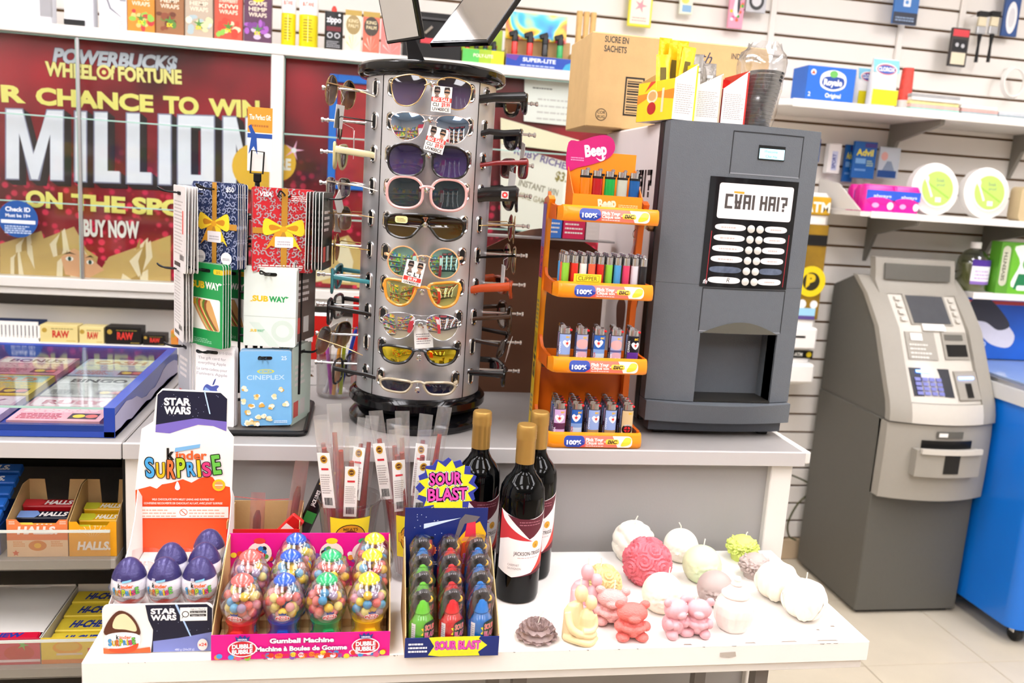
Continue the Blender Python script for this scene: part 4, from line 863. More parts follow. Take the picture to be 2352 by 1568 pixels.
# ================================================================ rotating sunglasses stand
GX, GY = .113, 1.69; GR = .122; LP = .172         # axis, drum radius, lens plane distance
ROWZ = [1.662-.0584*k for k in range(10)]
sd = thing('sunglasses_stand', 'silver drum sunglasses stand with black rings and two mirrors on the counter', 'display stand', (GX, GY, CZ))
M_silver = mat('brushed_silver', '#c3c3c6', .34, metal=.75, noise=.06, nscale=30, stretch=(30, 30, 1))
M_gloss = mat('gloss_black', '#08080a', .12, noise=.2, nscale=20)
MB().lathe([(0, 0), (.128, 0), (.134, .006), (.134, .014), (.12, .03), (.1, .036)], 48).build('base', M_gloss, sd)
MB().lathe([(.1, .0365), (.128, .038), (.135, .046), (.135, .058), (.128, .066), (.118, .07)], 48).build('turntable', M_gloss, sd)
ZB, ZT = .066, .655
face_dir = math.atan2(-GY, -GX)                     # towards the viewer side
for k in range(4):
    a0 = face_dir+k*PI/2-PI/4+.01; MB().lathe([(GR, ZB), (GR, ZT)], 20, a0=a0, a1=a0+PI/2-.02).build('drum_panel', M_silver, sd)
    MB().lathe([(GR-.004, ZB), (GR-.004, ZT)], 2, a0=a0-.03, a1=a0+.01).build('seam', M_black, sd)
MB().lathe([(GR-.006, ZB), (GR-.006, ZT)], 32).build('core', M_shadowbox, sd)
MB().lathe([(GR+.001, ZT-.002), (.134, ZT+.001), (.139, ZT+.007), (.139, ZT+.019), (.133, ZT+.024), (0, ZT+.026)], 56).build('top_ring', M_gloss, sd)
# grommets and pegs
gm = MB(); st_ = rrect(-.0075, -.0145, .0075, .0145, .0075, 5)
gm.tube([(x, 0, z) for x, z in st_], .0022, 6, True)
gme = gm.mesh('grommet', M_chrome)
gho = MB().prism(st_, -.0006, .0004).mesh('hole', M_black)
pg = MB().lathe([(0, 0), (.0026, 0), (.0026, .068), (.0042, .069), (.0042, .072), (.0028, .073), (.0028, .078), (.0046, .079), (.0046, .083), (0, .084)], 12, M=RX(PI/2)).mesh('peg', M_chrome)
def on_stand(face, lat, dist, z):
    """face 0 viewer, 1 right, 2 rear, 3 left; lat to the viewer's right when facing it"""
    q = face_dir+(PI/2)*face; d = Vector((math.cos(q), math.sin(q), 0)); s = Vector((-d.y, d.x, 0))
    return d*dist+s*lat+Vector((0, 0, z-CZ)), q
for f in (0, 1, 3):
    for z in ROWZ:
        p, q = on_stand(f, 0, GR-.001, z); link('peg', pg, sd, p, (0, 0, q+PI/2))
        for lt in (-.07, .07):
            al = math.asin(lt/GR); p, q = on_stand(f, GR*math.sin(al), GR*math.cos(al)+.0006, z); g = link('grommet', gme, sd, p, (0, 0, q+al+PI/2))
            link('hole', gho, g)
# mirrors on top
br = MB().prism([(-.045, ZT+.0265), (-.008, ZT+.0265), (-.022, ZT+.05), (-.04, ZT+.085), (-.052, ZT+.07)], -.006, .006).build('mirror_bracket', M_blackm, sd)
M_mirror = mat('mirror_face', '#f2f2f2', .06, metal=1., noise=.02)
for P0, bv, sv, wv, hv in ((aY(888, 102, 1.70), (.06, -.10, 0), (-.025, -.015, .1), .115, .2), (aY(985, 100, 1.68), (.1, -.085, 0), (.08, .09, .12), .132, .22)):
    MM = frame(P0-Vector((GX, GY, CZ)), bv, Vector(sv)-Vector(bv).normalized()*Vector(sv).dot(Vector(bv).normalized()))
    f_ = MB(MM).box(0, wv, 0, hv, -.010, 0, .002).build('mirror_frame', M_gloss, sd); MB(MM).box(.006, wv-.006, .006, hv-.006, .0004, .001).build('mirror_glass', M_mirror, f_)
# ---------------------------------------------------------------- lens materials
def lens_grad(name, c0, c1, t0=.08, t1=.35, rough=.05, metal=0.):
    if name in MATS: return MATS[name]
    m = bpy.data.materials.new(name); m.use_nodes = True; nt = m.node_tree; N = nt.nodes.new; L = nt.links.new
    b = nt.nodes['Principled BSDF']; out = nt.nodes['Material Output']; b.inputs['Roughness'].default_value = rough; b.inputs['Metallic'].default_value = metal; b.inputs['Coat Weight'].default_value = .6; b.inputs['Coat Roughness'].default_value = .03
    tc = N('ShaderNodeTexCoord'); sp = N('ShaderNodeSeparateXYZ'); L(tc.outputs['Object'], sp.inputs[0])
    mr = N('ShaderNodeMapRange'); mr.inputs['From Min'].default_value = .012; mr.inputs['From Max'].default_value = -.026; L(sp.outputs['Z'], mr.inputs['Value'])
    mx = N('ShaderNodeMix'); mx.data_type = 'RGBA'; mx.inputs['A'].default_value = (*lin(c0), 1); mx.inputs['B'].default_value = (*lin(c1), 1); L(mr.outputs[0], mx.inputs['Factor']); L(mx.outputs['Result'], b.inputs['Base Color'])
    tr = N('ShaderNodeBsdfTransparent'); L(mx.outputs['Result'], tr.inputs[0]); ms = N('ShaderNodeMixShader')
    m2 = N('ShaderNodeMapRange'); m2.inputs['To Min'].default_value = t0; m2.inputs['To Max'].default_value = t1; L(mr.outputs[0], m2.inputs['Value'])
    L(m2.outputs[0], ms.inputs[0]); L(b.outputs[0], ms.inputs[1]); L(tr.outputs[0], ms.inputs[2]); L(ms.outputs[0], out.inputs['Surface'])
    MATS[name] = m; return m
LN = dict(
    purple=lens_grad('lens_purple_fade', '#100c18', '#6a5a78', .02, .45), navy=lens_grad('lens_violet', '#1c1430', '#4a3a6a', .02, .25), smoke=lens_grad('lens_smoke', '#1c2428', '#2c363a', .03, .12),
    brown=lens_grad('lens_brown', '#241806', '#4a3818', .03, .15), brownfade=lens_grad('lens_brown_fade', '#2a1c14', '#a08468', .05, .5), clearl=clear('lens_clear', '#f4f6f4', .95, .15),
    mblue=lens_grad('lens_mirror_blue', '#7f9fc8', '#d8d0c8', 0, 0, .04, .95), mgreen=lens_grad('lens_mirror_green', '#9fd0c8', '#7fb0a8', 0, 0, .04, .95), mgold=lens_grad('lens_mirror_gold', '#d8d490', '#b8c078', 0, 0, .04, .95),
    msilver=lens_grad('lens_mirror_silver', '#c8c4cc', '#d0d4c8', 0, .1, .03, .95), mamber=lens_grad('lens_mirror_amber', '#d8c020', '#b8b020', 0, 0, .04, .95), dark=lens_grad('lens_dark', '#0a0a10', '#24243a', .0, .05), redsmoke=lens_grad('lens_red_smoke', '#241010', '#4a3030', .05, .3), yellow=clear('lens_yellow', '#e8dc9a', .8, .2))
def supe(cx, cz, rx, rz, e, n=28):
    out = []
    for i in range(n):
        t = 2*PI*i/n; c, s = math.cos(t), math.sin(t); out.append((cx+rx*math.copysign(abs(c)**(2/e), c), cz+rz*math.copysign(abs(s)**(2/e), s)))
    return out
SH = dict(
    pilot=smooth_poly([(.009, .012), (.026, .022), (.05, .02), (.067, .011), (.066, -.012), (.056, -.027), (.036, -.029), (.019, -.016)], 4),
    aviator=smooth_poly([(.010, .010), (.022, .019), (.046, .020), (.065, .013), (.067, -.002), (.058, -.019), (.042, -.027), (.024, -.022), (.013, -.008)], 4),
    round=supe(.036, -.003, .0265, .0265, 2.0), smallround=supe(.034, 0, .022, .022, 2.), over=supe(.038, -.003, .031, .027, 2.5), rect=supe(.037, -.003, .028, .018, 3.6), square=supe(.037, -.004, .028, .023, 3.4),
    wrap=smooth_poly([(.011, .008), (.035, .013), (.06, .013), (.069, .007), (.062, -.011), (.042, -.018), (.021, -.012)], 4), slim=smooth_poly([(.011, .006), (.035, .009), (.058, .008), (.068, .001), (.06, -.011), (.04, -.014), (.02, -.011)], 4),
    way=smooth_poly([(.011, .011), (.034, .018), (.062, .019), (.066, .008), (.06, -.016), (.04, -.026), (.021, -.018)], 4))
def glasses(label, face, row, shape, rim, rimcol, lens, curve=1.6, temple=None, tag_=None, group='sunglasses on the stand', dz=-.004, yaw=0., roll=0., shield=False, metal=False, dist=LP, scale=1., pitch=0., hide_bridge=False):
    p, q = on_stand(face, 0, dist, ROWZ[row]+dz); p += Vector((GX, GY, CZ))
    o = thing('sunglasses', label, 'sunglasses', p, group=group, rot=(pitch, roll, q+PI/2+yaw)); o.scale = (scale,)*3
    fm = mat('frame_'+rimcol.strip('#')+('m' if metal else ''), rimcol, .2 if metal else .25, metal=.9 if metal else 0., noise=.08, nscale=40, coat=.0 if metal else .3)
    Y = lambda x: curve*x*x
    if shield:
        half = [(0, .017), (.03, .0165), (.06, .012), (.068, .002), (.064, -.016), (.045, -.025), (.024, -.022), (.008, -.004), (0, -.001)]
        out = [(x, z) for x, z in half]+[(-x, z) for x, z in half[-2:0:-1]]; ol = [smooth_poly(out, 3)]
    else: ol = [SH[shape], [(-x, z) for x, z in SH[shape]]]
    for ou in ol:
        cx = sum(p_[0] for p_ in ou)/len(ou); cz = sum(p_[1] for p_ in ou)/len(ou)
        mb = MB(); n = len(ou)
        if shield: mb._add([(x, Y(x), z) for x, z in ou], [tuple(t) for t in tessellate_polygon([[Vector((x, z, 0)) for x, z in ou]])])
        else:
            vs = [(cx, Y(cx)-.0022, cz)]; fs = []
            for s in (.35, .7, 1.):
                vs += [(cx+(x-cx)*s, Y(cx+(x-cx)*s)-.0022*(1-s*s), cz+(z-cz)*s) for x, z in ou]
            for i in range(n):
                j = (i+1) % n; fs.append((0, 1+i, 1+j)); fs.append((1+i, 1+n+i, 1+n+j, 1+j)); fs.append((1+n+i, 1+2*n+i, 1+2*n+j, 1+n+j))
            mb._add(vs, fs)
        mb.build('lens', LN[lens], o, ang=70)
        MB().tube([(x, Y(x), z) for x, z in ou], rim, 6, True).build('rim', fm, o)
    zb = .006
    if not shield and not hide_bridge:
        MB().tube([(-.0125, .0, zb), (-.005, -.001, zb+.003), (.005, -.001, zb+.003), (.0125, 0, zb)], max(rim*1.0, .0012), 6).build('bridge', fm, o)
        if shape in ('pilot', 'aviator'): MB().tube([(-.022, .0008, .0185), (0, -.0008, .017), (.022, .0008, .0185)], rim, 6).build('brow_bar', fm, o)
    xm = max(x for x, z in ol[0]); zt = .008; L_ = LP-math.sqrt(GR*GR-.07*.07)
    tm_, th, tf = temple or ((rimcol, .0012, 1.) if metal else (rimcol, .0045, .35))
    tmm = mat('frame_'+tm_.strip('#')+('m' if metal else ''), tm_, .25, metal=.9 if metal else 0, noise=.08)
    for s in (-1, 1):
        MB().tube([(s*(xm-.002), Y(xm), zt*.7), (s*(xm+.003), Y(xm)+.003, zt), (s*.0705, L_*.55+.006, zt*.6), (s*.07, L_, -dz*.6), (s*.066, L_+.03, -.004)], [th, th, th*.95, th*.9, th*.8], 8, flat=tf).build('temple', tmm, o)
    if tag_:
        kind, tx, tz, ang, ty = tag_; w, h = .027, .034; TS = 1.25
        MM = T(tx, ty, tz) @ RY(ang) @ Matrix.Scale(TS, 4); t = MB(MM).box(-w/2, w/2, 0, .0006, -h, 0).build('price_tag', M_paper, o)
        MB().tube([(0, 0, .004), (tx*.5, ty-.002, (tz+.004)*.55), (tx, ty, tz-.002)], .0003, 4).build('tag_thread', mat('thread', '#d8d4cc', .6), t)
        a = Art()
        if kind == 'back': a.scribble(-w*.38, -h*.8, w*.38, -h*.3, '#8a8488', 5, .35, row); a.scribble(-w*.3, -h*.62, w*.3, -h*.52, '#c86a64', 1, .8, 9); a.ell(0, -.003, .0012, .0012, '#b03a3a', 8)
        else:
            for hx, c in ((-.0065, '#8a7468'), (.0068, '#b08a70')):
                a.ell(hx, -.0065, .0042, .0055, c, 12); a.poly([(hx-.004, -.006), (hx-.0035, -.001), (hx+.003, -.0005), (hx+.0042, -.005), (hx, -.0035)], '#2a2220'); a.rect(hx-.0038, -.0085, hx+.0036, -.0062, '#141214'); a.poly([(hx-.004, -.0165), (hx-.0015, -.0115), (hx+.0015, -.0115), (hx+.004, -.0165)], c)
            if kind == 'sale':
                a.rect(-w/2, -.0205, w/2, -.0148, '#e2382e'); a.text('BIG SALE', 0, -.0197, .0042, '#f6ece6', .03, w=w*.86); a.text('CLI', -w*.42, -.0265, .0042, '#2a2624', .01, 'L'); a.text('$9.99', w*.02, -.0268, .0052, '#d8382e', .02, 'L', w=.0115); a.text('UV400CE', 0, -.0325, .0042, '#2a2624', .01, w=w*.86)
            else:
                a.text('C L I', 0, -.0215, .0055, '#1c1818', .02, w=w*.72); a.rect(-w*.46, -.0285, w*.46, -.0228, '#dc3a32'); a.text('$9.99', 0, -.0278, .004, '#f6ece6', .02); a.text('UV400CE', 0, -.0328, .003, '#2a2624', .01, w=w*.8)
        a.build(t, MM @ front(0, 0, 0))
    return o
G = glasses
# viewer side, top to bottom
G('gold pilot sunglasses with dark violet fading lenses and sale tag, topmost row', 0, 0, 'pilot', .0011, '#c8a878', 'purple', 1.6, metal=True, tag_=('sale', .018, .006, .03, -.006), dz=-.006)
G('thin silver aviator sunglasses with blue mirrored lenses and sale tag', 0, 1, 'aviator', .0008, '#d8c8c4', 'mblue', 1.5, metal=True, tag_=('sale', .016, -.002, .22, -.008), dz=-.008)
G('oversized black sunglasses with violet lenses', 0, 2, 'over', .0022, '#141014', 'navy', 2.0, dz=-.006)
G('oversized translucent pink sunglasses with grey lenses', 0, 3, 'over', .0028, '#d8a4a0', 'smoke', 2.0, dz=-.003)
o5 = G('black one piece shield sunglasses with brown lens and small triangle badge', 0, 4, '', .0026, '#16140f', 'brown', 3.2, shield=True, dz=-.001, dist=LP+.004)
a = Art(); a.poly(rrect(-.053, .0005, -.031, .0125, .004), '#e8dc9a'); a.scribble(-.05, .003, -.034, .010, '#7a6a3a', 3, .4); a.build(o5, lambda u, v, d: Vector((u, 3.2*u*u-d-.001, v)), 'sticker')
MB().prism([(-.0045, .013), (.0045, .013), (0, .003)], -.0025, -.0005).build('triangle_badge', mat('badge_copper', '#c08a60', .3, metal=.7, noise=.1), o5); MB().prism([(-.0028, .0118), (.0028, .0118), (0, .006)], -.003, -.0024).build('badge_inset', ink('#4a1a20'), o5)
G('round peach sunglasses with green mirrored lenses, gold brow bar and tag', 0, 5, 'round', .0014, '#d8a070', 'mgreen', 1.4, tag_=('cli', -.012, -.001, .2, -.007), dz=-.006, temple=('#d8a070', .003, .5))
G('matte orange sunglasses with gold green mirrored lenses', 0, 6, 'way', .0028, '#d8902c', 'mgold', 1.8, dz=-.003)
G('rimless silver aviator sunglasses with silver mirrored lenses', 0, 7, 'aviator', .0006, '#c8c8cc', 'msilver', 1.2, metal=True, dz=-.004, tag_=('back', .004, -.002, -.1, .012))
G('black wrap sunglasses with amber mirrored lenses', 0, 8, 'wrap', .0028, '#0e0e10', 'mamber', 3.2, dz=.0)
G('narrow champagne wrap sunglasses with dark lenses, bottom row', 0, 9, 'slim', .0026, '#a89a80', 'dark', 3.6, dz=.0, roll=.03)
# left side
g2 = 'sunglasses on the left flank of the stand'
G('round gold sunglasses with brown lenses and tag on the left flank', 3, 0, 'round', .0014, '#b89a70', 'brownfade', 1., metal=True, yaw=-.35, pitch=-.1, tag_=('cli', .03, -.026, 0, .02), group=g2)
G('thin black metal round sunglasses on the left flank', 3, 1, 'round', .001, '#2a2826', 'smoke', 1., metal=True, yaw=.05, group=g2, tag_=('back', .028, -.02, .5, .03))
G('pale cream square sunglasses with dark lenses on the left flank', 3, 2, 'way', .0028, '#cfc48e', 'smoke', 1.4, yaw=-.08, group=g2, temple=('#d8cfa4', .006, .3))
G('rimless rectangular violet sunglasses with silver temples and tag on the left flank', 3, 3, 'rect', .0007, '#c8bca8', 'purple', 1., metal=True, yaw=-.25, group=g2, tag_=('back', .03, -.016, .6, .012))
G('thin gold sunglasses with brown fading lenses and a grey tag on the left flank', 3, 4, 'square', .001, '#b89468', 'brownfade', 1., metal=True, yaw=-.3, group=g2, tag_=('back', -.03, .012, -.1, -.01), pitch=.1)
G('very thin gold round sunglasses on the left flank', 3, 5, 'round', .0009, '#b8985a', 'brownfade', 1., metal=True, yaw=.02, group=g2)
G('translucent teal sunglasses on the left flank', 3, 6, 'way', .0028, '#3f8f98', 'smoke', 1.4, yaw=-.04, group=g2)
G('thick black frames with clear lenses on the left flank', 3, 7, 'square', .003, '#120e10', 'clearl', 1.3, yaw=-.12, group=g2)
G('large gold brown fading sunglasses with tag on the left flank', 3, 8, 'over', .001, '#c0a478', 'brownfade', 1., metal=True, yaw=-.4, pitch=-.12, group=g2, tag_=('cli', -.03, .014, .2, -.016))
G('small black frames with clear lenses low on the left flank', 3, 9, 'square', .0022, '#141214', 'clearl', 1.2, yaw=-.3, group=g2, dist=LP-.025)
# right side
g3 = 'sunglasses on the right flank of the stand'
G('chunky black sport sunglasses with yellowish lenses on the right flank', 1, 0, 'wrap', .004, '#0c0c0e', 'yellow', 2.8, yaw=.2, group=g3, temple=('#0c0c0e', .009, .3))
G('large black wrap sunglasses with grey tags on the right flank', 1, 1, 'wrap', .0034, '#141416', 'dark', 3., yaw=.12, group=g3, tag_=('back', .0, -.006, -.2, -.01), temple=('#1a1a1c', .006, .3), dz=-.01)
G('dark red rectangular sunglasses on the right flank', 1, 2, 'rect', .0022, '#7a1418', 'redsmoke', 1.6, yaw=.3, group=g3, tag_=('back', -.03, -.012, -.15, .02))
o = G('very wide black shield sunglasses with red maple leaf sticker on the right flank', 1, 3, '', .003, '#0b0a0a', 'brown', 2.4, shield=True, yaw=.1, group=g3, temple=('#0b0a0a', .0145, .2))
a = Art(); a.rect(-.007, -.007, .007, .007, '#d8d0cc', .001); a.ell(0, 0, .0055, .0055, '#d8302c', 16); a.poly(star(0, 0, .0035, .0015, 5, a0=PI/2), '#f2e8e4'); a.build(o, lambda u, v, d: Vector((-.0745-d, .035-u, v+.004)), 'maple_sticker')
G('thin gold round sunglasses with two dark lenses on the right flank', 1, 4, 'round', .0008, '#b89a68', 'redsmoke', 1., metal=True, yaw=.0, group=g3)
G('round sunglasses with black temples and tag on the right flank', 1, 5, 'round', .0012, '#a89070', 'smoke', 1., metal=True, yaw=.1, group=g3, tag_=('cli', -.03, -.014, 0, .02), temple=('#1a1816', .0022, .6))
G('glossy orange sport sunglasses on the right flank', 1, 6, 'wrap', .0034, '#b0441a', 'redsmoke', 3.2, yaw=.14, group=g3, temple=('#b8481c', .0085, .35))
G('brown tortoise sunglasses with flared lenses on the right flank', 1, 7, 'over', .0022, '#3a2414', 'brownfade', 1.5, yaw=.1, group=g3)
G('slim brown sunglasses with hanging tag on the right flank', 1, 8, 'rect', .002, '#2a1c16', 'brown', 1.6, yaw=-.2, pitch=.2, group=g3, tag_=('back', -.02, .012, -.5, -.01))
G('black angular wrap sunglasses low on the right flank', 1, 9, 'wrap', .0036, '#0c0c0e', 'dark', 3.2, yaw=.1, pitch=.15, group=g3, temple=('#0c0c0e', .006, .35))
# ================================================================ gift card rack
RP = aY(592, 420, 1.68); RX0, RY0 = -.165, 1.675
rk = thing('card_rack', 'black wire gift card rack with square base on the counter', 'rack', (RX0, RY0, CZ))
MB().prism(rrect(-.085, -.125, .065, .10, .012), .003, .006, 'xy').build('base_plate', mat('plate_grey', '#57534e', .4, noise=.1), rk)
MB().tube([(x, y, .006) for x, y in rrect(-.088, -.128, .068, .103, .014)], .005, 8, True).build('base_rim', M_blackm, rk)
MB().tube([(-.037, 0, .006), (-.037, 0, .45)], .0045, 10).build('pole', M_blackm, rk)
MB().tube([(-.02, -.09, .012), (-.02, -.03, .02), (-.037, 0, .05)], .008, 8).build('brace', M_blackm, rk)
for x, y in ((-.06, -.05), (.05, -.05), (-.06, .05), (.05, .05), (-.02, -.05), (.015, -.05)): MB().tube([(x, y, .06), (x, y, .39)], .0025, 6).build('upright', M_blackm, rk)
for z in (.09, .17, .25, .335, .345, .385): MB().tube([(-.06, -.05, z), (.05, -.05, z), (.05, .05, z), (-.06, .05, z)], .0025, 6, True).build('ring', M_blackm, rk)
MB().box(-.044, -.030, -.003, .003, .45, .466, .0015).build('sign_clip', M_blackm, rk)
MB().tube([(x, -.005, z) for x, z in ((-.049, .466), (-.027, .466), (-.025, .505), (-.047, .507))], .0018, 6, True).build('sign_holder', M_blackm, rk)
sg = thing('rack_sign', 'small orange and white sign card clipped above the gift card rack', 'sign', (RX0-.034, RY0+.004, CZ+.47), rz=.0)
MB().box(-.022, .022, 0, .0015, 0, .115).build('card', M_paper, sg)
a = Art(); a.rect(-.022, .07, .022, .115, '#e8922a'); a.text('The Perfect Gift', 0, .093, .009, '#f6ece0', .02, w=.038); a.scribble(-.016, .08, .016, .087, '#a86a2a', 1); a.rect(-.022, .06, .022, .068, '#1c4a9a'); a.poly([(-.016, .084), (-.006, .064), (-.004, .03), (-.011, .045), (-.02, .03), (-.015, .064), (-.021, .08)], '#1c4a9a'); a.build(sg, front())
def visa_art(w, h, base, orn, label):
    a = Art(); rnd = random.Random(base); a.rect(.0, 0, w, h, base, .004)
    for gx in range(8):
        for gz in range(11):
            cx, cz = (gx+.4+.3*(gz % 2))*w/8.1, (gz+.5)*h/11; r = w*.062; q0 = rnd.random()*6
            sp = [(cx+(r*(1-k/9))*math.cos(q0+k*.75), cz+(r*(1-k/9))*math.sin(q0+k*.75)) for k in range(10)]
            a.lay += 1
            for k in range(9):
                (x0, z0), (x1, z1) = sp[k], sp[k+1]; dx, dz = x1-x0, z1-z0; L = math.hypot(dx, dz) or 1; nx, nz = -dz/L*w*.011, dx/L*w*.010
                a.poly([(x0-nx, z0-nz), (x1-nx, z1-nz), (x1+nx, z1+nz), (x0+nx, z0+nz)], orn, True)
            for k in range(3): q = q0+2+k*.7; a.poly([(cx+r*.8*math.cos(q-.15), cz+r*.8*math.sin(q-.15)), (cx+r*1.35*math.cos(q), cz+r*1.35*math.sin(q)), (cx+r*.8*math.cos(q+.15), cz+r*.8*math.sin(q+.15))], orn, True)
    a.rect(w*.46, 0, w*.56, h, '#b8842a'); a.rect(0, h*.46, w, h*.53, '#b8842a')
    bx, bz = w*.5, h*.52
    for s in (-1, 1):
        a.poly([(bx, bz), (bx+s*w*.14, bz-h*.05), (bx+s*w*.30, bz-h*.26), (bx+s*w*.2, bz-h*.2), (bx+s*w*.12, bz-h*.22)], '#d89a24' if s < 0 else '#f0cc2a')
        a.poly(smooth_poly([(bx, bz+.002), (bx+s*w*.12, bz+h*.07), (bx+s*w*.30, bz+h*.12), (bx+s*w*.34, bz-h*.02), (bx+s*w*.28, bz-h*.08), (bx+s*w*.1, bz-h*.03)]), '#f4d22c'); a.poly(smooth_poly([(bx+s*w*.04, bz+.002), (bx+s*w*.18, bz+h*.05), (bx+s*w*.24, bz+h*.03), (bx+s*w*.2, bz-h*.02)]), '#c8861c')
    a.ell(bx, bz, w*.06, h*.035, '#e0a424'); a.rect(w*.36, h*.30, w*.66, h*.43, '#e9e6ea', .002); a.scribble(w*.4, h*.33, w*.62, h*.39, '#b8b4bc', 2)
    a.text('VISA', w*.2, h*.9, h*.05, '#f2f0f6', .04, shear=.15)
    if label == 50:
        a.text('$50', w*.85, h*.9, h*.055, '#eef0f6', .02)
        for ex in (w*.2, w*.78): a.ell(ex, h*.12, w*.12, h*.075, '#f0eef0'); a.scribble(ex-w*.08, h*.1, ex+w*.08, h*.13, '#8a8a94', 2)
    else: a.scribble(w*.62, h*.86, w*.93, h*.93, '#f2dcd8', 3, .5); a.scribble(w*.1, h*.05, w*.85, h*.1, '#f2dcd8', 2, .6)
    return a
def subway_word(a, x, z, h, w, c1, c2):
    a.text('SUB', x-w*.02, z, h, c1, .06, 'R', w=w*.46); a.text('WAY', x, z, h, c2, .06, 'L', w=w*.5); a.poly([(x+w*.5, z+h*.7), (x+w*.58, z+h*.95), (x+w*.48, z+h*1.15)], c2); a.poly([(x-w*.5, z+h*.1), (x-w*.56, z-h*.12), (x-w*.46, z-h*.15)], c1)
def green_art(w, h):
    a = Art(); a.rect(0, 0, w, h, '#15944a', .004); a.rect(w*.72, h*.88, w, h*.94, '#f0c21c', .003); a.text('$15', w*.86, h*.895, h*.03, '#6a7a1c', .02); subway_word(a, w*.48, h*.7, h*.075, w*.86, '#f2c81e', '#f2f4ee')
    a.rect(w*.08, h*.2, w*.92, h*.58, '#f0f0ea', .004)
    for k, c in enumerate(('#c89058', '#d8b078', '#7a9a3a', '#b83a2c', '#e0c070', '#5a7a2a', '#8a4a2c', '#d0a060')):
        a.poly(smooth_poly([(w*(.1+.06*k), h*(.52-.01*k)), (w*(.2+.06*k), h*.56), (w*(.6+.04*k), h*.26), (w*(.5+.05*k), h*.215)], 3), c)
    a.text('S', w*.18, h*.5, h*.055, '#e8b41c', .06); a.scribble(w*.15, h*.04, w*.7, h*.1, '#8ad0a4', 3); return a
def white_art(w, h):
    a = Art(); a.rect(0, 0, w, h, '#dfe9e2', .004); a.ell(w*.75, h*.2, w*.22, h*.14, '#cfdfd4'); a.ell(w*.75, h*.2, w*.13, h*.08, '#dfe9e2'); a.poly([(w*.5, h*.0), (w*.7, h*.0), (w*.3, h*.3), (w*.1, h*.3)], '#d2e2d8'); subway_word(a, w*.48, h*.57, h*.065, w*.66, '#f0be1e', '#1e9a50'); subway_word(a, w*.26, h*.18, h*.03, w*.26, '#e8c84a', '#6ab88a'); a.rect(0, h*.375, w, h*.379, '#b8c4bc'); return a
def cine_art(w, h):
    a = Art(); a.rect(0, 0, w, h, '#79b6e4', .005); a.text('CINEPLEX', w*.5, h*.62, h*.06, '#c4def4', .01, w=w*.74); a.ell(w*.5, h*.73, w*.17, h*.03, '#cfd25a'); a.ell(w*.5, h*.73, w*.13, h*.02, '#79b6e4'); a.ell(w*.5, h*.73, w*.08, h*.013, '#cfd25a'); a.ell(w*.5, h*.73, w*.05, h*.008, '#79b6e4'); a.text('25', w*.86, h*.88, h*.05, '#d8e8f6', .02); rnd = random.Random(8)
    for (x, z) in ((.08, .5), (.8, .49), (.32, .39), (.64, .39), (.06, .33), (.22, .27), (.4, .28), (.6, .25), (.88, .3), (.14, .18), (.2, .06), (.33, .12), (.45, .13), (.55, .1), (.12, .04), (.3, .03)):
        for k in range(6): a.ell(w*x+rnd.uniform(-.03, .03)*w, h*z+rnd.uniform(-.02, .02)*h, w*rnd.uniform(.03, .05), w*rnd.uniform(.025, .045), rnd.choice(('#f6ecd2', '#eed9a4', '#fbf6ea', '#d8a850')), 9)
    a.scribble(w*.65, h*.04, w*.92, h*.08, '#d8e8f6', 2); return a
def apple_art(w, h):
    a = Art(); a.rect(0, 0, w, h, '#efecee', .005); a.text('$10-$500', w*.8, h*.9, h*.03, '#b0aab0', .0)
    for i, s in enumerate(('The gift card for', 'everything Apple', 'La carte-cadeau pour', "l'univers Apple")): a.text(s, w*.5, h*(.82-.06*i-.015*(i > 1)), h*.034, '#9a949c', .0, w=w*(.62 if i < 2 else .68))
    cx, cz = w*.5, h*.42
    a.poly(smooth_poly([(cx, cz+h*.07), (cx-w*.12, cz+h*.09), (cx-w*.2, cz+h*.02), (cx-w*.14, cz-h*.08), (cx, cz-h*.07), (cx+w*.14, cz-h*.08), (cx+w*.18, cz-.002), (cx+w*.11, cz+h*.035), (cx+w*.16, cz+h*.08), (cx+w*.1, cz+h*.09)]), '#4a5aa8'); a.poly(smooth_poly([(cx-w*.15, cz+h*.05), (cx-w*.02, cz), (cx-w*.05, cz-h*.05), (cx-w*.15, cz-h*.02)]), '#8fb0e0'); a.poly(smooth_poly([(cx+.001, cz+h*.09), (cx+w*.05, cz+h*.15), (cx+w*.09, cz+h*.17), (cx+w*.05, cz+h*.1)]), '#3a4a8a'); return a
def back_art(w, h, seed=1, red=False):
    a = Art(); a.rect(0, 0, w, h, '#d9d5d3', .004); a.scribble(w*.1, h*.2, w*.8, h*.85, '#a8a29e', 16, .35, seed); a.rect(w*.1, h*.05, w*.6, h*.1, '#2a2828'); a.barcode(w*.55, h*.14, w*.9, h*.2)
    if red: a.rect(w*.74, h*.45, w*.84, h*.72, '#d85a52')
    return a
def plain_art(w, h, col, seed=2):
    a = Art(); a.rect(0, 0, w, h, col, .004); a.scribble(w*.15, h*.5, w*.7, h*.8, '#d8d0cc', 4, .5, seed); a.rect(w*.1, h*.1, w*.35, h*.3, '#c8524a'); a.rect(w*.45, h*.1, w*.7, h*.3, '#c8c4c0'); return a
M_cedge = mat('card_edge', '#ece8e2', .6, noise=.03)
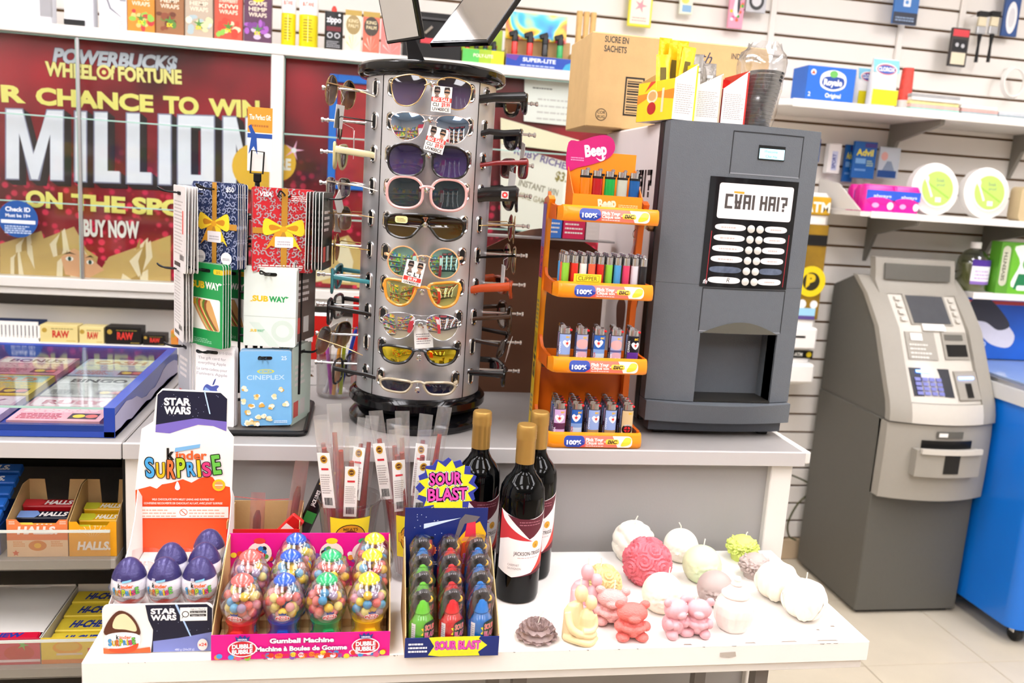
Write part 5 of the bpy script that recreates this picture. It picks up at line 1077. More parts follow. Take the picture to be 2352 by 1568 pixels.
def cards(kind, lab, art, w, h, cpx, Y, yaw, n, step, roll=0., lean=0., backcol=None, hookpx=1):
    """a stack of cards hanging on one hook; the front one is number 0"""
    C = aY(*cpx, Y); first = None; nv = Vector((math.sin(yaw), -math.cos(yaw), 0))
    names = ('front card', 'second card', 'third card', 'fourth card', 'fifth card', 'sixth card', 'seventh card')
    for k in range(n):
        p = C-nv*(step*k)
        lb = '%s, %s of its stack' % (lab, names[k])
        if first is None:
            first = thing('gift_card', lb, 'gift card', p, group=kind, rot=(lean, roll, yaw))
            MB().prism([(x-w/2, z-h/2) for x, z in rrect(0, 0, w, h, .005)], 0, .0011).build('card', M_cedge, first)
            art.build(first, front(-w/2, 0, -h/2), rough=.35)
            if backcol: b = MB().prism([(x-w/2, z-h/2) for x, z in rrect(.001, .001, w-.001, h-.001, .004)], .00115, .0012).build('back_print', ink(backcol), first)
            hl = MB().prism([(x, z) for x, z in rrect(-.012, h/2-.016, .012, h/2-.010, .003)], -.0012, -.0006).build('hang_slot', M_black, first)
        else:
            o = dup(first, p, None, lb, kind, rot=(lean+random.uniform(-.015, .015), roll+random.uniform(-.015, .015), yaw+random.uniform(-.02, .02)))
    # the hook belongs to the rack
    t = Vector((C.x-RX0, C.y-RY0, C.z-CZ+h/2-.012)); s = Vector((nv.y, -nv.x, 0)); b0 = t-nv*(step*n+.03)
    lp = [b0, t+nv*.012, t+nv*.028+s*.004+Vector((0, 0, .004)), t+nv*.034+s*.010+Vector((0, 0, .008)), t+nv*.026+s*.012+Vector((0, 0, .002)), t+nv*.004+s*.008]
    MB().tube(curve3(lp, 4), .0016, 6).build('hook', M_blackm, rk)
Yc = 1.6
cards('blue bow gift cards on the rack', 'navy paisley gift card with gold bow', visa_art(.107, .15, '#1c2e58', '#8a94b4', 50), .107, .15, (494, 517), Yc, -.62, 6, .0045, backcol='#141418')
cards('red bow gift cards on the rack', 'red paisley gift card with gold bow', visa_art(.107, .15, '#c4202a', '#b0a4a8', 0), .107, .15, (651, 530), Yc, .2, 6, .0055, backcol='#5a1418')
cards('green sandwich gift cards on the rack', 'green sandwich gift card with yellow corner', green_art(.088, .15), .088, .15, (473, 700), Yc-.01, -.70, 4, .006, backcol='#101010')
cards('green sandwich gift cards behind', 'green sandwich gift card on the rear hook', green_art(.075, .14), .075, .14, (530, 697), Yc+.05, -.55, 4, .006, backcol='#101010')
cards('pale sandwich gift cards on the rack', 'pale mint gift card with two tone lettering', white_art(.093, .145), .093, .145, (620, 705), Yc-.01, -.1, 5, .005, backcol='#6a5a52')
cards('white fruit logo gift cards on the rack', 'white gift card with blue fruit emblem', apple_art(.088, .15), .088, .15, (487, 885), Yc-.005, -.35, 3, .006)
cards('blue popcorn gift cards on the rack', 'sky blue gift card with popcorn picture', cine_art(.09, .14), .09, .14, (611, 892), Yc-.02, .05, 5, .007, roll=-.03, backcol='#2a2a2c')
cards('grey backed gift cards on the left hooks', 'white gift card turned backwards on the upper left hook', back_art(.09, .15, 1, True), .09, .15, (412, 525), Yc+.0, -1.15, 5, .005, roll=.02)
cards('grey backed gift cards on the lower left hooks', 'white gift card turned backwards on the middle left hook', back_art(.09, .14, 4), .09, .14, (410, 690), Yc+.02, -1.2, 4, .005)
cards('silver gift cards on the rack', 'silver grey gift card on the lowest left hook', plain_art(.085, .14, '#a9a9ac', 5), .085, .14, (425, 865), Yc+.04, -1.1, 2, .006)
cards('green edged gift cards on the right hooks', 'dark gift card edge on at the upper right hook', plain_art(.09, .14, '#1e2a24', 6), .09, .14, (752, 530), Yc+.03, 1.42, 6, .006, backcol='#e8efe8')
cards('brown gift cards on the right hooks', 'brown gift card edge on at the middle right hook', plain_art(.09, .15, '#5a4a42', 7), .09, .15, (700, 690), Yc+.04, 1.2, 5, .004, backcol='#b8b0b0')
cards('pale gift cards on the right hooks', 'pale green gift card edge on at the lowest right hook', plain_art(.09, .15, '#b8c8bc', 8), .09, .15, (692, 880), Yc+.04, 1.25, 5, .006, backcol='#e8e8e4')
# ================================================================ orange lighter rack
LX, LY = .438, 1.505
lr = thing('lighter_rack', 'orange four tier lighter display rack on the counter', 'rack', (LX, LY, CZ))
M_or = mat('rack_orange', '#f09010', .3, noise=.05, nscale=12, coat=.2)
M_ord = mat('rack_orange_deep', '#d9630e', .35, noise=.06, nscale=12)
HW = .082; TH = [.0, .142, .281, .419]           # tier floors
for i, z in enumerate(TH):
    yb = .0+.006*i
    t = MB().prism([(-HW, .0), (HW, .0), (HW+.012, .03), (HW+.012, .115), (-HW-.012, .115), (-HW-.012, .03)], z+.004, z+.009, 'xy', M=T(0, yb, 0)).build('tier_floor', M_black, lr)
    lip = MB()
    pr = [(-.002, z), (-.006, z+.004), (-.007, z+.014), (-.003, z+.026), (.004, z+.029), (.006, z+.026), (.003, z+.004), (.003, z)]
    rings = []
    for x, dy, s in ((-HW-.013, .03, .8), (-HW-.008, .006, 1), (-HW, 0, 1), (HW, 0, 1), (HW+.008, .006, 1), (HW+.013, .03, .8)): rings.append([(x, yb+dy+y, z+(zz-z)*s) for y, zz in pr])
    lip.loft(rings); lip.build('tier_lip', M_or, lr)
    for s in (-1, 1): MB().prism([(.03+yb, z), (.125+yb, z), (.125+yb, z+.05), (.10+yb, z+.03), (.06+yb, z+.026), (.03+yb, z+.026)], s*(HW+.010)-.003, s*(HW+.010)+.003, 'yz').build('arm', M_ord, lr)
    MB().box(-HW-.008, HW+.008, .118+yb, .122+yb, z, z+.022).build('tier_back', M_ord, lr)
    a = Art(); x0, x1, z0, z1 = -.062, .07, z+.0035, z+.0245
    a.poly(rrect(x0, z0, x1, z1, .008), '#f4e8dc'); a.poly([(x0+.03, z0), (.042, z0), (.032, z1), (x0+.03, z1)], '#e0705c'); a.poly(rrect(x0, z0, x0+.04, z1, .008), '#24409a'); a.poly([(x0+.03, z0), (x0+.04, z0), (x0+.04, z0+.006)], '#d84a4a'); a.text('100%', x0+.019, z0+.005, .0075, '#f4f2fa', .05, w=.028); a.text('Flick Your', -.003, z0+.012, .005, '#f8f0ea', .03, w=.034); a.text('Clique ton', -.003, z0+.0055, .005, '#f8f0ea', .03, w=.034); a.scribble(-.02, z0+.0015, .015, z0+.004, '#f4d8d0', 1)
    a.poly(rrect(.018, z0+.006, .044, z0+.0155, .004), '#f4c43c'); a.text('BIC', .031, z0+.0075, .006, '#3a2a18', .05, w=.018, shear=.2); a.poly(smooth_poly([(.048, z0+.003), (.056, z0+.018), (.068, z0+.017), (.064, z0+.006)]), '#f2d23a')
    a.build(lr, lambda u, v, d, yb=yb, z=z: Vector((u, yb-.0072-d+max(0, (v-z-.014))*.32, v)), 'price_strip', rough=.3, maxlen=.003)
for s in (-1, 1):
    # curved back spine of each side
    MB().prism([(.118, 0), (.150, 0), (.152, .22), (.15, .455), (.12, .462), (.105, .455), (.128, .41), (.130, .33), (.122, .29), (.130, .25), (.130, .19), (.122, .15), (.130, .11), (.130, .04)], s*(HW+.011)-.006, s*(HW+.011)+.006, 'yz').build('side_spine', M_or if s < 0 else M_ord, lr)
MB().box(-HW-.005, HW+.005, .1505, .1545, .0, .12).build('back_panel', M_ord, lr)
a = Art(); a.rect(0, .0, .03, .445, '#f2cc28'); a.rect(0, .3, .03, .445, '#d8506a'); a.rect(.0, .36, .03, .442, '#8a7ac0'); a.text('Flick Your', .022, .3, .012, '#2a3a8a', .03, 'L', w=.07, rot=PI/2); a.text('BIC', .024, .10, .018, '#5a5034', .04, 'L', w=.09, rot=PI/2, shear=.2); a.scribble(.006, .03, .024, .07, '#8a8468', 4); a.scribble(.004, .2, .026, .26, '#a89a6a', 7)
a.build(lr, leftside(-HW-.0175, .151, .003), 'side_strip', rough=.35)
# ---------------------------------------------------------------- pocket lighters
M_hood = mat('lighter_hood', '#cfcfd2', .2, metal=1., noise=.05)
M_fork = mat('lighter_fork', '#d8242a', .35, noise=.05)
def lighter_parts():
    hood = MB(); ol = [(x, y) for x, y in ell(0, 0, .0105, .0058, 14)]
    hood.prism(ol, .0612, .072, 'xy'); hood.tube([(-.004, -.005, .0735), (-.004, .005, .0735)], .0042, 10)
    hood.prism([(-.0105, .0721), (-.002, .0721), (-.004, .0785), (-.0095, .0775)], -.0048, .0048)
    fork = MB().box(.003, .0125, -.0042, .0042, .0665, .0705, .001, M=T(.008, 0, .068) @ RY(.25) @ T(-.008, 0, -.068))
    return hood.mesh('hood', M_hood), fork.mesh('fork', M_fork)
HOOD, FORK = lighter_parts()
def lighter_art(k):
    a = Art(); w = .011
    def leaf(x, z, s): a.poly(star(x, z, s, s*.42, 5, a0=PI/2), '#d83a2c'); a.rect(x-s*.1, z-s*1.2, x+s*.1, z, '#d83a2c', same=True)
    def heart(x, z, s): a.poly(smooth_poly([(x, z-s), (x-s*.95, z+s*.2), (x-s*.5, z+s*.85), (x, z+s*.5), (x+s*.5, z+s*.85), (x+s*.95, z+s*.2)], 3), '#f4eef0'); leaf(x, z+s*.05, s*.5)
    if k == 'sky': a.rect(-w, .002, w, .06, '#8fa8dc'); a.rect(-w, .002, w, .022, '#a8865a'); a.rect(-w, .002, w, .008, '#5a3a44'); a.rect(-w*.7, .006, w*.3, .014, '#a83a3a'); heart(.003, .043, .0075); a.text('CANADA', -w*.62, .024, .004, '#dfe6f4', .02, 'L', w=.022, rot=PI/2)
    elif k == 'dawn': a.rect(-w, .002, w, .06, '#9fa4cc'); a.ell(0, .043, w, .009, '#d8a8a8'); a.rect(-w, .029, w, .033, '#5a5a8a'); a.ell(0, .02, w, .009, '#d0a4b4'); heart(.003, .013, .007); a.text('CANADA', -w*.62, .006, .0035, '#f0e8f0', .02, 'L', w=.02, rot=PI/2)
    elif k == 'blue': a.rect(-w, .002, w, .06, '#2a5eb0'); a.rect(-w, .002, w, .026, '#b8c8dc'); a.rect(-w, .026, w, .034, '#7a9cd0'); heart(-.002, .045, .008); a.text('CANADA', -w*.55, .006, .0045, '#c04a50', .02, 'L', w=.022, rot=PI/2)
    elif k == 'aurora': a.rect(-w, .002, w, .06, '#12141e'); a.rect(-w, .012, w, .03, '#5a2a8a'); a.rect(-w, .002, w, .016, '#3ac05a'); heart(.003, .043, .0075); a.text('CANADA', -w*.6, .03, .004, '#e0e4ec', .02, 'L', w=.022, rot=PI/2)
    elif k == 'pink': a.rect(-w, .002, w, .06, '#c8a4d0'); a.rect(-w, .022, w, .034, '#5a2a4a'); a.rect(-w, .002, w, .012, '#8a5a9a'); heart(-.001, .043, .0085); a.text('CANADA', -w*.6, .004, .0045, '#e8dcec', .02, 'L', w=.022, rot=PI/2)
    elif k == 'tan': a.rect(-w, .002, w, .06, '#cdb488'); a.ell(0, .024, .0098, .0098, '#141214', 20); a.ell(0, .024, .0058, .0058, '#c8242c', 16); a.rect(-.0055, .0232, .0055, .0248, '#141214'); a.rect(-.0008, .0185, .0008, .0295, '#141214'); a.text('TORONTO', 0, .0315, .0024, '#f0ece8', .03, w=.011, arc=.009); a.text('RAPTORS', 0, .0152, .0022, '#f0ece8', .03, w=.010)
    else: a.rect(-w, .002, w, .06, k)
    if k[0] != '#': a.text('BIC', .004, .0535, .0032, '#e8b83a', .05, w=.007)
    return a
_LB = {}
def lighter(kind, label, loc, group, rz=0.):
    if kind not in _LB:
        o = thing('pocket_lighter', label, 'lighter', loc, rz, group)
        MB().prism(ell(0, 0, .0118, .0062, 18), 0, .061, 'xy').build('body', mat('lighter_body', '#4a4450', .3, noise=.1), o)
        lighter_art(kind).build(o, lambda u, v, d: Vector((math.sin(u/.0112*1.1)*(.0119+d), -(.0064+d)*math.cos(u/.0112*1.1), v)), maxlen=.002, rough=.25, base=1.5e-4, eps=6e-5)
        link('hood', HOOD, o); link('fork', FORK, o); _LB[kind] = o; return o
    return dup(_LB[kind], loc, rz, label, group)
DS = {'sky': 'sky and town picture', 'dawn': 'pink dawn picture', 'blue': 'blue and white sea picture', 'aurora': 'green and violet night picture', 'pink': 'lilac maple picture', 'tan': 'tan team logo'}
for tier, rows, kinds, nm, y00 in ((0, 4, ('pink', 'blue', 'sky', 'sky', 'tan'), 'bottom tier', .018), (1, 2, ('sky', 'dawn', 'blue', 'dawn', 'aurora'), 'third tier', .018)):
    for r in range(rows):
        for c, k in enumerate(kinds):
            kk = k if r == 0 else ('sky', 'pink', 'blue', 'dawn', 'pink')[(c+r) % 5]
            lb = 'lighter with %s in %s, %s%s' % (DS[kk], ('the front row', 'the second row', 'the third row', 'the rear row')[r], nm, {(0, 2): ' beside the sea one', (0, 3): ' beside the tan one', (1, 1): ' beside the sky one', (1, 3): ' beside the night one'}.get((tier, c), '') if r == 0 else '')
            lighter(kk, lb, (LX-.068+c*.033+.002*r, LY+y00+.006*tier+r*.019, CZ+TH[tier]+.0095), 'pocket lighters in the '+nm)
# round refillable lighters in the second tier
def clipper(col, label, loc, grp, first={}):
    key = col
    if key not in first:
        o = thing('round_lighter', label, 'lighter', loc, 0, grp)
        MB().lathe([(0, 0), (.0066, 0), (.007, .001), (.007, .052), (0, .052)], 14).build('body', mat('clip_'+col.strip('#'), col, .3, noise=.06, coat=.3), o)
        MB().lathe([(.0072, .0521), (.0072, .066), (.006, .067), (0, .067)], 14).tube([(-.001, -.0035, .0695), (-.001, .0035, .0695)], .0035, 8).build('hood', M_hood, o); first[key] = o; return o
    return dup(first[key], loc, 0, label, grp)
cl = [('#8ac83a', 'lime'), ('#d8281e', 'red'), ('#e8e2dc', 'white'), ('#e0603e', 'coral'), ('#c8201e', 'deep red'), ('#86c83e', 'apple green'), ('#4a98d0', 'sky blue'), ('#d83a62', 'pink'), ('#d8d4dc', 'silver white'), ('#1c1c20', 'black')]
for r in range(3):
    for c in range(10):
        q = cl[(c+r*3) % 10] if r else cl[c]
        clipper(q[0], '%s round lighter in %s of the second tier' % (q[1], ('the front row', 'the middle row', 'the rear row')[r]), (LX-.074+c*.0165, LY+.024+.012+r*.017, CZ+TH[2]+.0095), 'round lighters in the second tier')
sg = thing('tier_sign', 'small yellow name sign standing on the second tier', 'sign', (LX-.035, LY+.0195, CZ+TH[2]+.0095)); MB().box(-.026, .026, 0, .002, 0, .034, .0005).build('card', ink('#f0d42a'), sg); a = Art(); a.poly(rrect(-.022, .02, .022, .032, .002), '#8a7a1a'); a.poly(rrect(-.0212, .0208, .0212, .0312, .0015), '#f0d42a'); a.text('CLIPPER', 0, .0225, .007, '#5a4e14', .01, w=.036); a.build(sg, front())
# top box with five disposable lighters
bz = CZ+TH[3]+.0095; bx0, bx1 = .366, .497; by = LY+.03
bb = thing('lighter_box', 'orange and magenta open lighter box on the top tier', 'box', (bx0, by, bz)); w = bx1-bx0
M_bor = mat('box_orange', '#ee8a12', .4, noise=.05)
MB().box(0, w, 0, .0015, 0, .040).build('front_panel', M_bor, bb); MB().box(0, w, .06, .0615, 0, .118).build('rear_panel', M_bor, bb); MB().box(.0016, w-.0016, .008, .0595, .0016, .021).build('inner_step', M_bor, bb)
for x in (0, w-.0015): MB().prism([(.0016, 0), (.0599, 0), (.0599, .09), (.0016, .040)], x, x+.0015, 'yz').build('side', mat('box_orange_deep', '#d86a10', .45, noise=.05), bb)
MB().box(.0016, w-.0016, .0016, .0599, 0, .0015).build('bottom', M_bor, bb)
a = Art(); a.text('Beep', w*.5, .018, .016, '#f6dcc0', .05, w=.034, rot=.15); a.scribble(w*.66, .02, w*.95, .026, '#f4cc90', 2); a.build(bb, front())
hd = MB().prism(smooth_poly([(-.002, .082), (-.002, .132), (.02, .136), (.045, .146), (.068, .150), (.083, .142), (.087, .124), (.075, .108), (.045, .095), (.02, .088)], 4), .0575, .0598).build('header', mat('magenta', '#c4166e', .4, noise=.25, nscale=9), bb)
a = Art(); a.text('Beep', .052, .112, .02, '#f4dcea', .07, w=.042, rot=.18); a.poly(smooth_poly([(.052, .108), (.06, .102), (.068, .105), (.07, .112), (.066, .107), (.06, .105)]), '#f4dcea'); a.scribble(.004, .1, .03, .108, '#e48ab8', 2); a.build(bb, front(0, .0575, 0), 'header_lettering')
for k, (c, nm) in enumerate((('#e8860e', 'amber'), ('#b8101c', 'red'), ('#10b04a', 'green'), ('#c8cfc0', 'clear white'), ('#0a5ea8', 'blue'))):
    o = thing('disposable_lighter', nm+' transparent lighter in the orange top box', 'lighter', (bx0+.026+k*.0235, by+.022, bz+.0215), group='transparent lighters in the top box')
    o.scale = (1.18, 1.18, 1.0); MB().prism(ell(0, 0, .0085, .0055, 14), 0, .048, 'xy').build('tank', mat('tank_'+c.strip('#'), c, .15, noise=.15, spec=.7, trans=.25), o)
    MB().prism(ell(0, 0, .0088, .0058, 14), .0481, .052, 'xy').build('collar', M_black, o)
    MB().prism(ell(-.001, 0, .0072, .005, 14), .0521, .062, 'xy').tube([(.003, -.004, .0635), (.003, .004, .0635)], .003, 8).build('hood', M_hood, o); MB().box(.0055, .010, -.003, .003, .0525, .057).build('button', M_black, o)
# ================================================================ hot drinks machine
MX0, MX1, MYF, MZ0, MZ1 = .560, .868, 1.6, CZ+.022, 1.648
dm = thing('drinks_machine', 'dark grey hot drinks machine with white side panel on the counter', 'drinks machine', (MX0, MYF, CZ))
W = MX1-MX0; H = MZ1-CZ; D = .45
M_mg = mat('machine_grey', '#5f646a', .5, noise=.06, nscale=90, bump=.3, bscale=500)
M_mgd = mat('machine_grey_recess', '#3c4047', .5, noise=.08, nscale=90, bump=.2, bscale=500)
M_mwh = mat('machine_side_white', '#d8cfcd', .4, noise=.04, nscale=10)
MB().box(.0, W, .06, D, .022, H-.003, .004).build('cabinet', M_mwh, dm)
MB().box(-.001, .02, .03, .06, .022, H, .003).box(W-.02, W+.001, .03, .06, .022, H, .003).box(.02, W-.02, .03, .06, H-.02, H).box(.02, W-.02, .03, .06, .022, .05).build('seam_frame', M_black, dm)
def bowf(x, k): return -k*(1-((x-W/2)/(W/2))**2)
def mskin(x0, x1, z0, z1, y0, k0, k1, th=.03, nx=16, nz=1, zc=None):
    mb = MB(); fn = lambda u, v: (x0+(x1-x0)*u, y0+bowf(x0+(x1-x0)*u, k0+(k1-k0)*v), z0+(z1-z0)*v)
    fb = lambda u, v: (x0+(x1-x0)*u, y0+th, z0+(z1-z0)*v)
    mb.grid(fn, nx, nz); mb.grid(fb, nx, nz)
    for v in (0, 1): mb.grid(lambda u, t, v=v: tuple(Vector(fn(u, v)).lerp(Vector(fb(u, v)), t)), nx, 1)
    for u in (0, 1): mb.grid(lambda v, t, u=u: tuple(Vector(fn(u, v)).lerp(Vector(fb(u, v)), t)), nz, 1)
    return mb
BK = .022
NZ0, NZ1, NX0, NX1 = .085, .215, .095, .262
mskin(0, W, .31, H-.001, 0, BK, BK).build('door', M_mg, dm)
mskin(0, NX0, .075, .3095, 0, BK, BK, nx=6).build('door', M_mg, dm); mskin(NX1, W, .075, .3095, 0, BK, BK, nx=6).build('door', M_mg, dm); mskin(NX0, NX1, NZ1, .3095, 0, BK, BK, nx=8).build('door', M_mg, dm)
mskin(-.0, W, .034, .0735, -.012, BK*.9, BK+.012, .045).build('drip_base', M_mg, dm)
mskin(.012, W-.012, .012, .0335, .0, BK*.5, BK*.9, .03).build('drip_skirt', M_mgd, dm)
MB().box(NX0, NX1, .0555, .0595, .06, NZ1).box(NX0-.002, NX0, -.005, .06, .07, NZ1).box(NX1, NX1+.002, -.005, .06, .07, NZ1).box(NX0, NX1, .0, .06, NZ1, NZ1+.002).build('niche', M_mg, dm)
MB().box(NX0+.002, NX1-.002, -.015, .059, .0745, .078).build('drip_grate', mat('grate_dark', '#22201c', .5, noise=.4, nscale=60), dm)
def on(x, z, d=0.): return Vector((x, bowf(x, BK)-d, z))
def mplate(name, poly, d0, d1, m, nx=None):
    mb = MB(); n = len(poly); st = [tuple(poly[i] for i in t) for t in tessellate_polygon([[Vector((x, z, 0)) for x, z in poly]])]
    while st:
        t = st.pop(); i = max(range(3), key=lambda i: (t[i][0]-t[(i+1) % 3][0])**2); a_, b_, c_ = t[i], t[(i+1) % 3], t[(i+2) % 3]
        if abs(a_[0]-b_[0]) > .014: h_ = ((a_[0]+b_[0])/2, (a_[1]+b_[1])/2); st += [(a_, h_, c_), (h_, b_, c_)]
        else: mb._add([on(x, z, d1) for x, z in t], [(0, 1, 2)])
    mb._add([on(x, z, d1) for x, z in poly]+[on(x, z, d0) for x, z in poly], [(i, (i+1) % n, n+(i+1) % n, n+i) for i in range(n)])
    return mb.build(name, m, dm, smooth=False)
def band(x0, x1, z0, z1, k=8): return [(x0+(x1-x0)*i/k, z0) for i in range(k+1)]+[(x1-(x1-x0)*i/k, z1) for i in range(k+1)]
# arched hood over the niche
mplate('hood_arch', [(NX0+.005, NZ1+.001)]+[(NX0+.005+(NX1-NX0-.01)*i/10, NZ1+.002+.022*math.sin(PI*i/10)) for i in range(11)]+[(NX1-.005, NZ1+.001)], -.001, .0015, mat('hood_olive', '#55534a', .5, noise=.08))
for n, (x0, x1, z0, z1) in dict(display_panel=(.118, .268, .525, .605), lower_panel=(.09, .268, .218, .305)).items():
    for bx in ((x0, x1, z0, z0+.002), (x0, x1, z1-.002, z1), (x0, x0+.0015, z0, z1), (x1-.0015, x1, z0, z1)): mplate(n+'_groove', band(*bx, 8), -.001, .0006, mat('groove_shaded', '#1e2024', .6) if bx[2:] != (z0, z0+.002) else mat('groove_lit', '#8a8e94', .5))  # shaded edges and lit bottom edge of each groove are put into the colour
mplate('screen_frame', band(.172, .228, .555, .582), 0, .002, M_black); mplate('screen', band(.1735, .2265, .557, .576), .0022, .0026, mat('lcd_cyan', '#a9dcea', .3, emit=.8))
a = Art(); a.text('Welcome', .197, .5685, .005, '#5f9aac', .0); a.text('Chai Hai', .199, .5595, .005, '#5f9aac', .0); a.build(dm, lambda u, v, d: on(u, v, .0026+d), 'screen_lettering')
mplate('menu_panel', band(.083, .268, .307, .518, 10), 0, .0015, mat('panel_black', '#08090e', .15, noise=.3, nscale=6))
mplate('logo_panel', rrect(.102, .440, .258, .507, .005), .0016, .002, mat('logo_white', '#ece4e4', .35, emit=.25))
a = Art(); a.block('CWAI HAI?', .115, .459, .028, .0052, .0155, .0028, '#4a4442'); a.poly([(.131, .4925), (.152, .4925), (.152, .488), (.131, .489)], '#e09a2a'); a.build(dm, lambda u, v, d: on(u, v, .002+d), 'logo', maxlen=.012)
M_btn = mat('button_white', '#d4d2cc', .3, noise=.05)
for i in range(6):
    z = .4235-i*.0205
    for j, (x0, x1) in enumerate(((.101, .163), (.204, .253))):
        m_ = mat('drink_label', '#efe9e6', .3, emit=.2) if i != 4 else mat('drink_label_dark', '#5a6478', .15, noise=.6, nscale=120)
        xs = x0-.004*(i/6)
        lb = mplate('drink_label', [(xs+(x1-xs)*.5+(x1-xs)*.5*math.copysign(abs(math.cos(q))**.55, math.cos(q)), z+.0062*math.copysign(abs(math.sin(q))**.8, math.sin(q))) for q in [2*PI*k/24 for k in range(24)]], .0016, .0019, m_)
        if i != 4: a = Art(); (a.text('R', (x0+x1)/2+.006, z-.004, .009, '#3a3634', .0, shear=.2) if (i == 5 and j == 0) else a.scribble(x0+.012, z-.002, x1-.012, z+.002, '#c4b4b0', 1, .8, i*2+j)); a.build(lb, lambda u, v, d: on(u, v, .0019+d), 'lettering')
    for x in (.174, .193): MB(T(*on(x, z-.001)) @ RX(PI/2)).lathe([(.0075, 0), (.0075, .003), (.005, .0042), (0, .0045)], 16).build('button', M_btn, dm)
mplate('red_line', [(.094, .312), (.0952, .312), (.0962, .415), (.095, .415)], .0016, .0018, ink('#a8222e')); mplate('red_line', [(.258, .312), (.2592, .312), (.2602, .415), (.259, .415)], .0016, .0018, ink('#a8222e'))
a = Art(); a.text('fn', .092, .313, .008, '#e0e0e4', .02, shear=.3); a.build(dm, lambda u, v, d: on(u, v, .0016+d), 'maker_mark')
for x, y in ((.03, .06), (W-.05, .06), (.03, D-.05), (W-.05, D-.05)): MB().box(x, x+.025, y-.04, y-.015, 0, .0215, .002).build('foot', M_black, dm)
a = Art(); a.block('CWAI HAI?', D-.355, .47, .055, .011, .031, .007, '#332e2c'); a.text('Self Service', D-.10, .435, .014, '#8a807c', .02, 'R')
a.build(dm, leftside(0, D, 0), 'side_lettering', rough=.4); a = Art()
for (u, v, r, sd_) in ((.24, .2, .06, 2), (.34, .27, .035, 1)): a.poly(smooth_poly([(u+r*.5*math.cos(q)*(1+.3*math.sin(3*q)), v+r*math.sin(q)*(1+.2*math.cos(2*q))) for q in [2*PI*k/9 for k in range(9)]]), '#5a3a30')
a.ell(D-.09, .285, .016, .024, '#3a1c14'); a.build(dm, leftside(0, D, 0), 'side_print', rough=.4)
MB(T(-.002, .045, .415) @ RY(-PI/2)).lathe([(.011, 0), (.011, .008), (.008, .012), (0, .012)], 16).build('lock', mat('brass', '#a8825a', .3, metal=.9, noise=.1), dm)
ky = thing('key', 'brass key with ring in the side lock of the drinks machine', 'key', (MX0-.0145, MYF+.045, CZ+.415))
MB().prism(smooth_poly([(0, .002), (-.006, .009), (-.018, .013), (-.022, 0), (-.018, -.013), (-.006, -.009), (0, -.002)]), -.001, .001).build('bow', mat('brass_pale', '#d8cfa0', .3, metal=.6, noise=.1), ky)
MB().tube([(-.018+.008*math.cos(q), 0, -.018+.010*math.sin(q)) for q in [2*PI*k/14 for k in range(14)]], .0008, 5, True).build('ring', M_chrome, ky); MB().tube([(-.018, 0, -.027), (-.022, .001, -.045), (-.026, 0, -.06)], .003, 6).build('fob', mat('fob_pink', '#e0b8b8', .4), ky)
# ================================================================ goods on top of the machine
TZm = MZ1+.0005
CARTON = {k_: Art() for k_ in ('corner_lettering', 'end_lettering', 'brand_lettering', 'barcode', 'round_mark')}
CARTON['corner_lettering'].text('SUCRE EN', .03, .185, .013, '#4a4038', .02, 'L', w=.055).text('SACHETS', .03, .165, .013, '#4a4038', .02, 'L', w=.052); CARTON['end_lettering'].text('INDIVIDUAL', .40, .175, .012, '#5a5048', .02, 'R', w=.07); CARTON['brand_lettering'].text('Redpath', .165, .165, .026, '#2c3450', .0, 'L', shear=.35, rot=-.06, w=.115)
a = CARTON['barcode']; a.rect(.085, .03, .13, .115, '#1e1a16'); a.rect(.0885, .034, .1265, .111, '#c6a470')
for i in range(13): a.rect(.0905, .036+i*.0057, .1245, .036+i*.0057+(.0036 if i % 3 else .0018), '#1e1a16')
a = CARTON['round_mark']; a.ell(.035, .028, .0135, .0135, '#2a2420'); a.ell(.035, .028, .0118, .0118, '#c6a470'); a.text('COR', .035, .03, .006, '#2a2420', .02); a.text('RUG', .035, .0205, .006, '#2a2420', .02)
AC = a; bx_ = thing('sugar_carton', 'big brown cardboard carton lying on the drinks machine', 'carton', (.478, 1.94, TZm)); MB().box(0, .425, 0, .2, 0, .205, .0025).build('carton', M_kraft, bx_); [b_.build(bx_, front(), n_) for n_, b_ in CARTON.items()]; MB().box(.0, .425, .09, .11, .2051, .2056).build('tape', mat('tape_tan', '#c8a468', .25), bx_)
def cutbox(label, x, y, w, d, h0, h1, side, frontc, sidart=None, rz=0.):
    o = thing('sachet_box', label, 'box', (x, y, TZm), rz)
    MB().prism([(0, 0), (w, 0), (w, h1), (0, h0)], 0, .001).build('front_panel', mat('card_'+frontc.strip('#')+'45', frontc, .45, noise=.06, nscale=20), o)
    MB().prism([(0, 0), (w, 0), (w, h1), (0, h0)], d-.001, d).build('rear_panel', M_kraft, o)
    MB().box(0, .001, .001, d-.001, 0, h0).build('side_panel', ink(side), o); MB().box(w-.001, w, .001, d-.001, 0, h1).build('side_panel', ink(side), o); MB().box(.001, w-.001, .001, d-.001, 0, .001).build('bottom', M_paper, o)
    a = Art(); a.scribble(.004, .012, w-.004, h0*.9, '#a8a09c', 14, .3, int(x*1000)); a.rect(w-.0035, 0, w, h1*.97, side); a.build(o, front())
    if sidart: sidart(d, h0).build(o, leftside(0, d, 0), 'side_print')
    return o
def coffee(d, h):
    a = Art(); a.poly([(0, h*.45), (d*.35, h*.62), (d, h*.5), (d, h*.75), (0, h*.7)], '#e88a1e'); a.poly([(d*.2, h*.75), (d*.5, h), (d*.35, h)], '#d8402a'); a.ell(d*.42, h*.62, d*.15, h*.17, '#f2e2c0'); a.ell(d*.42, h*.63, d*.11, h*.12, '#d8a86a'); a.ell(d*.42, h*.32, d*.12, h*.16, '#b81c1c'); a.rect(d*.68, h*.2, d*.74, h*.8, '#f2d8b0'); return a
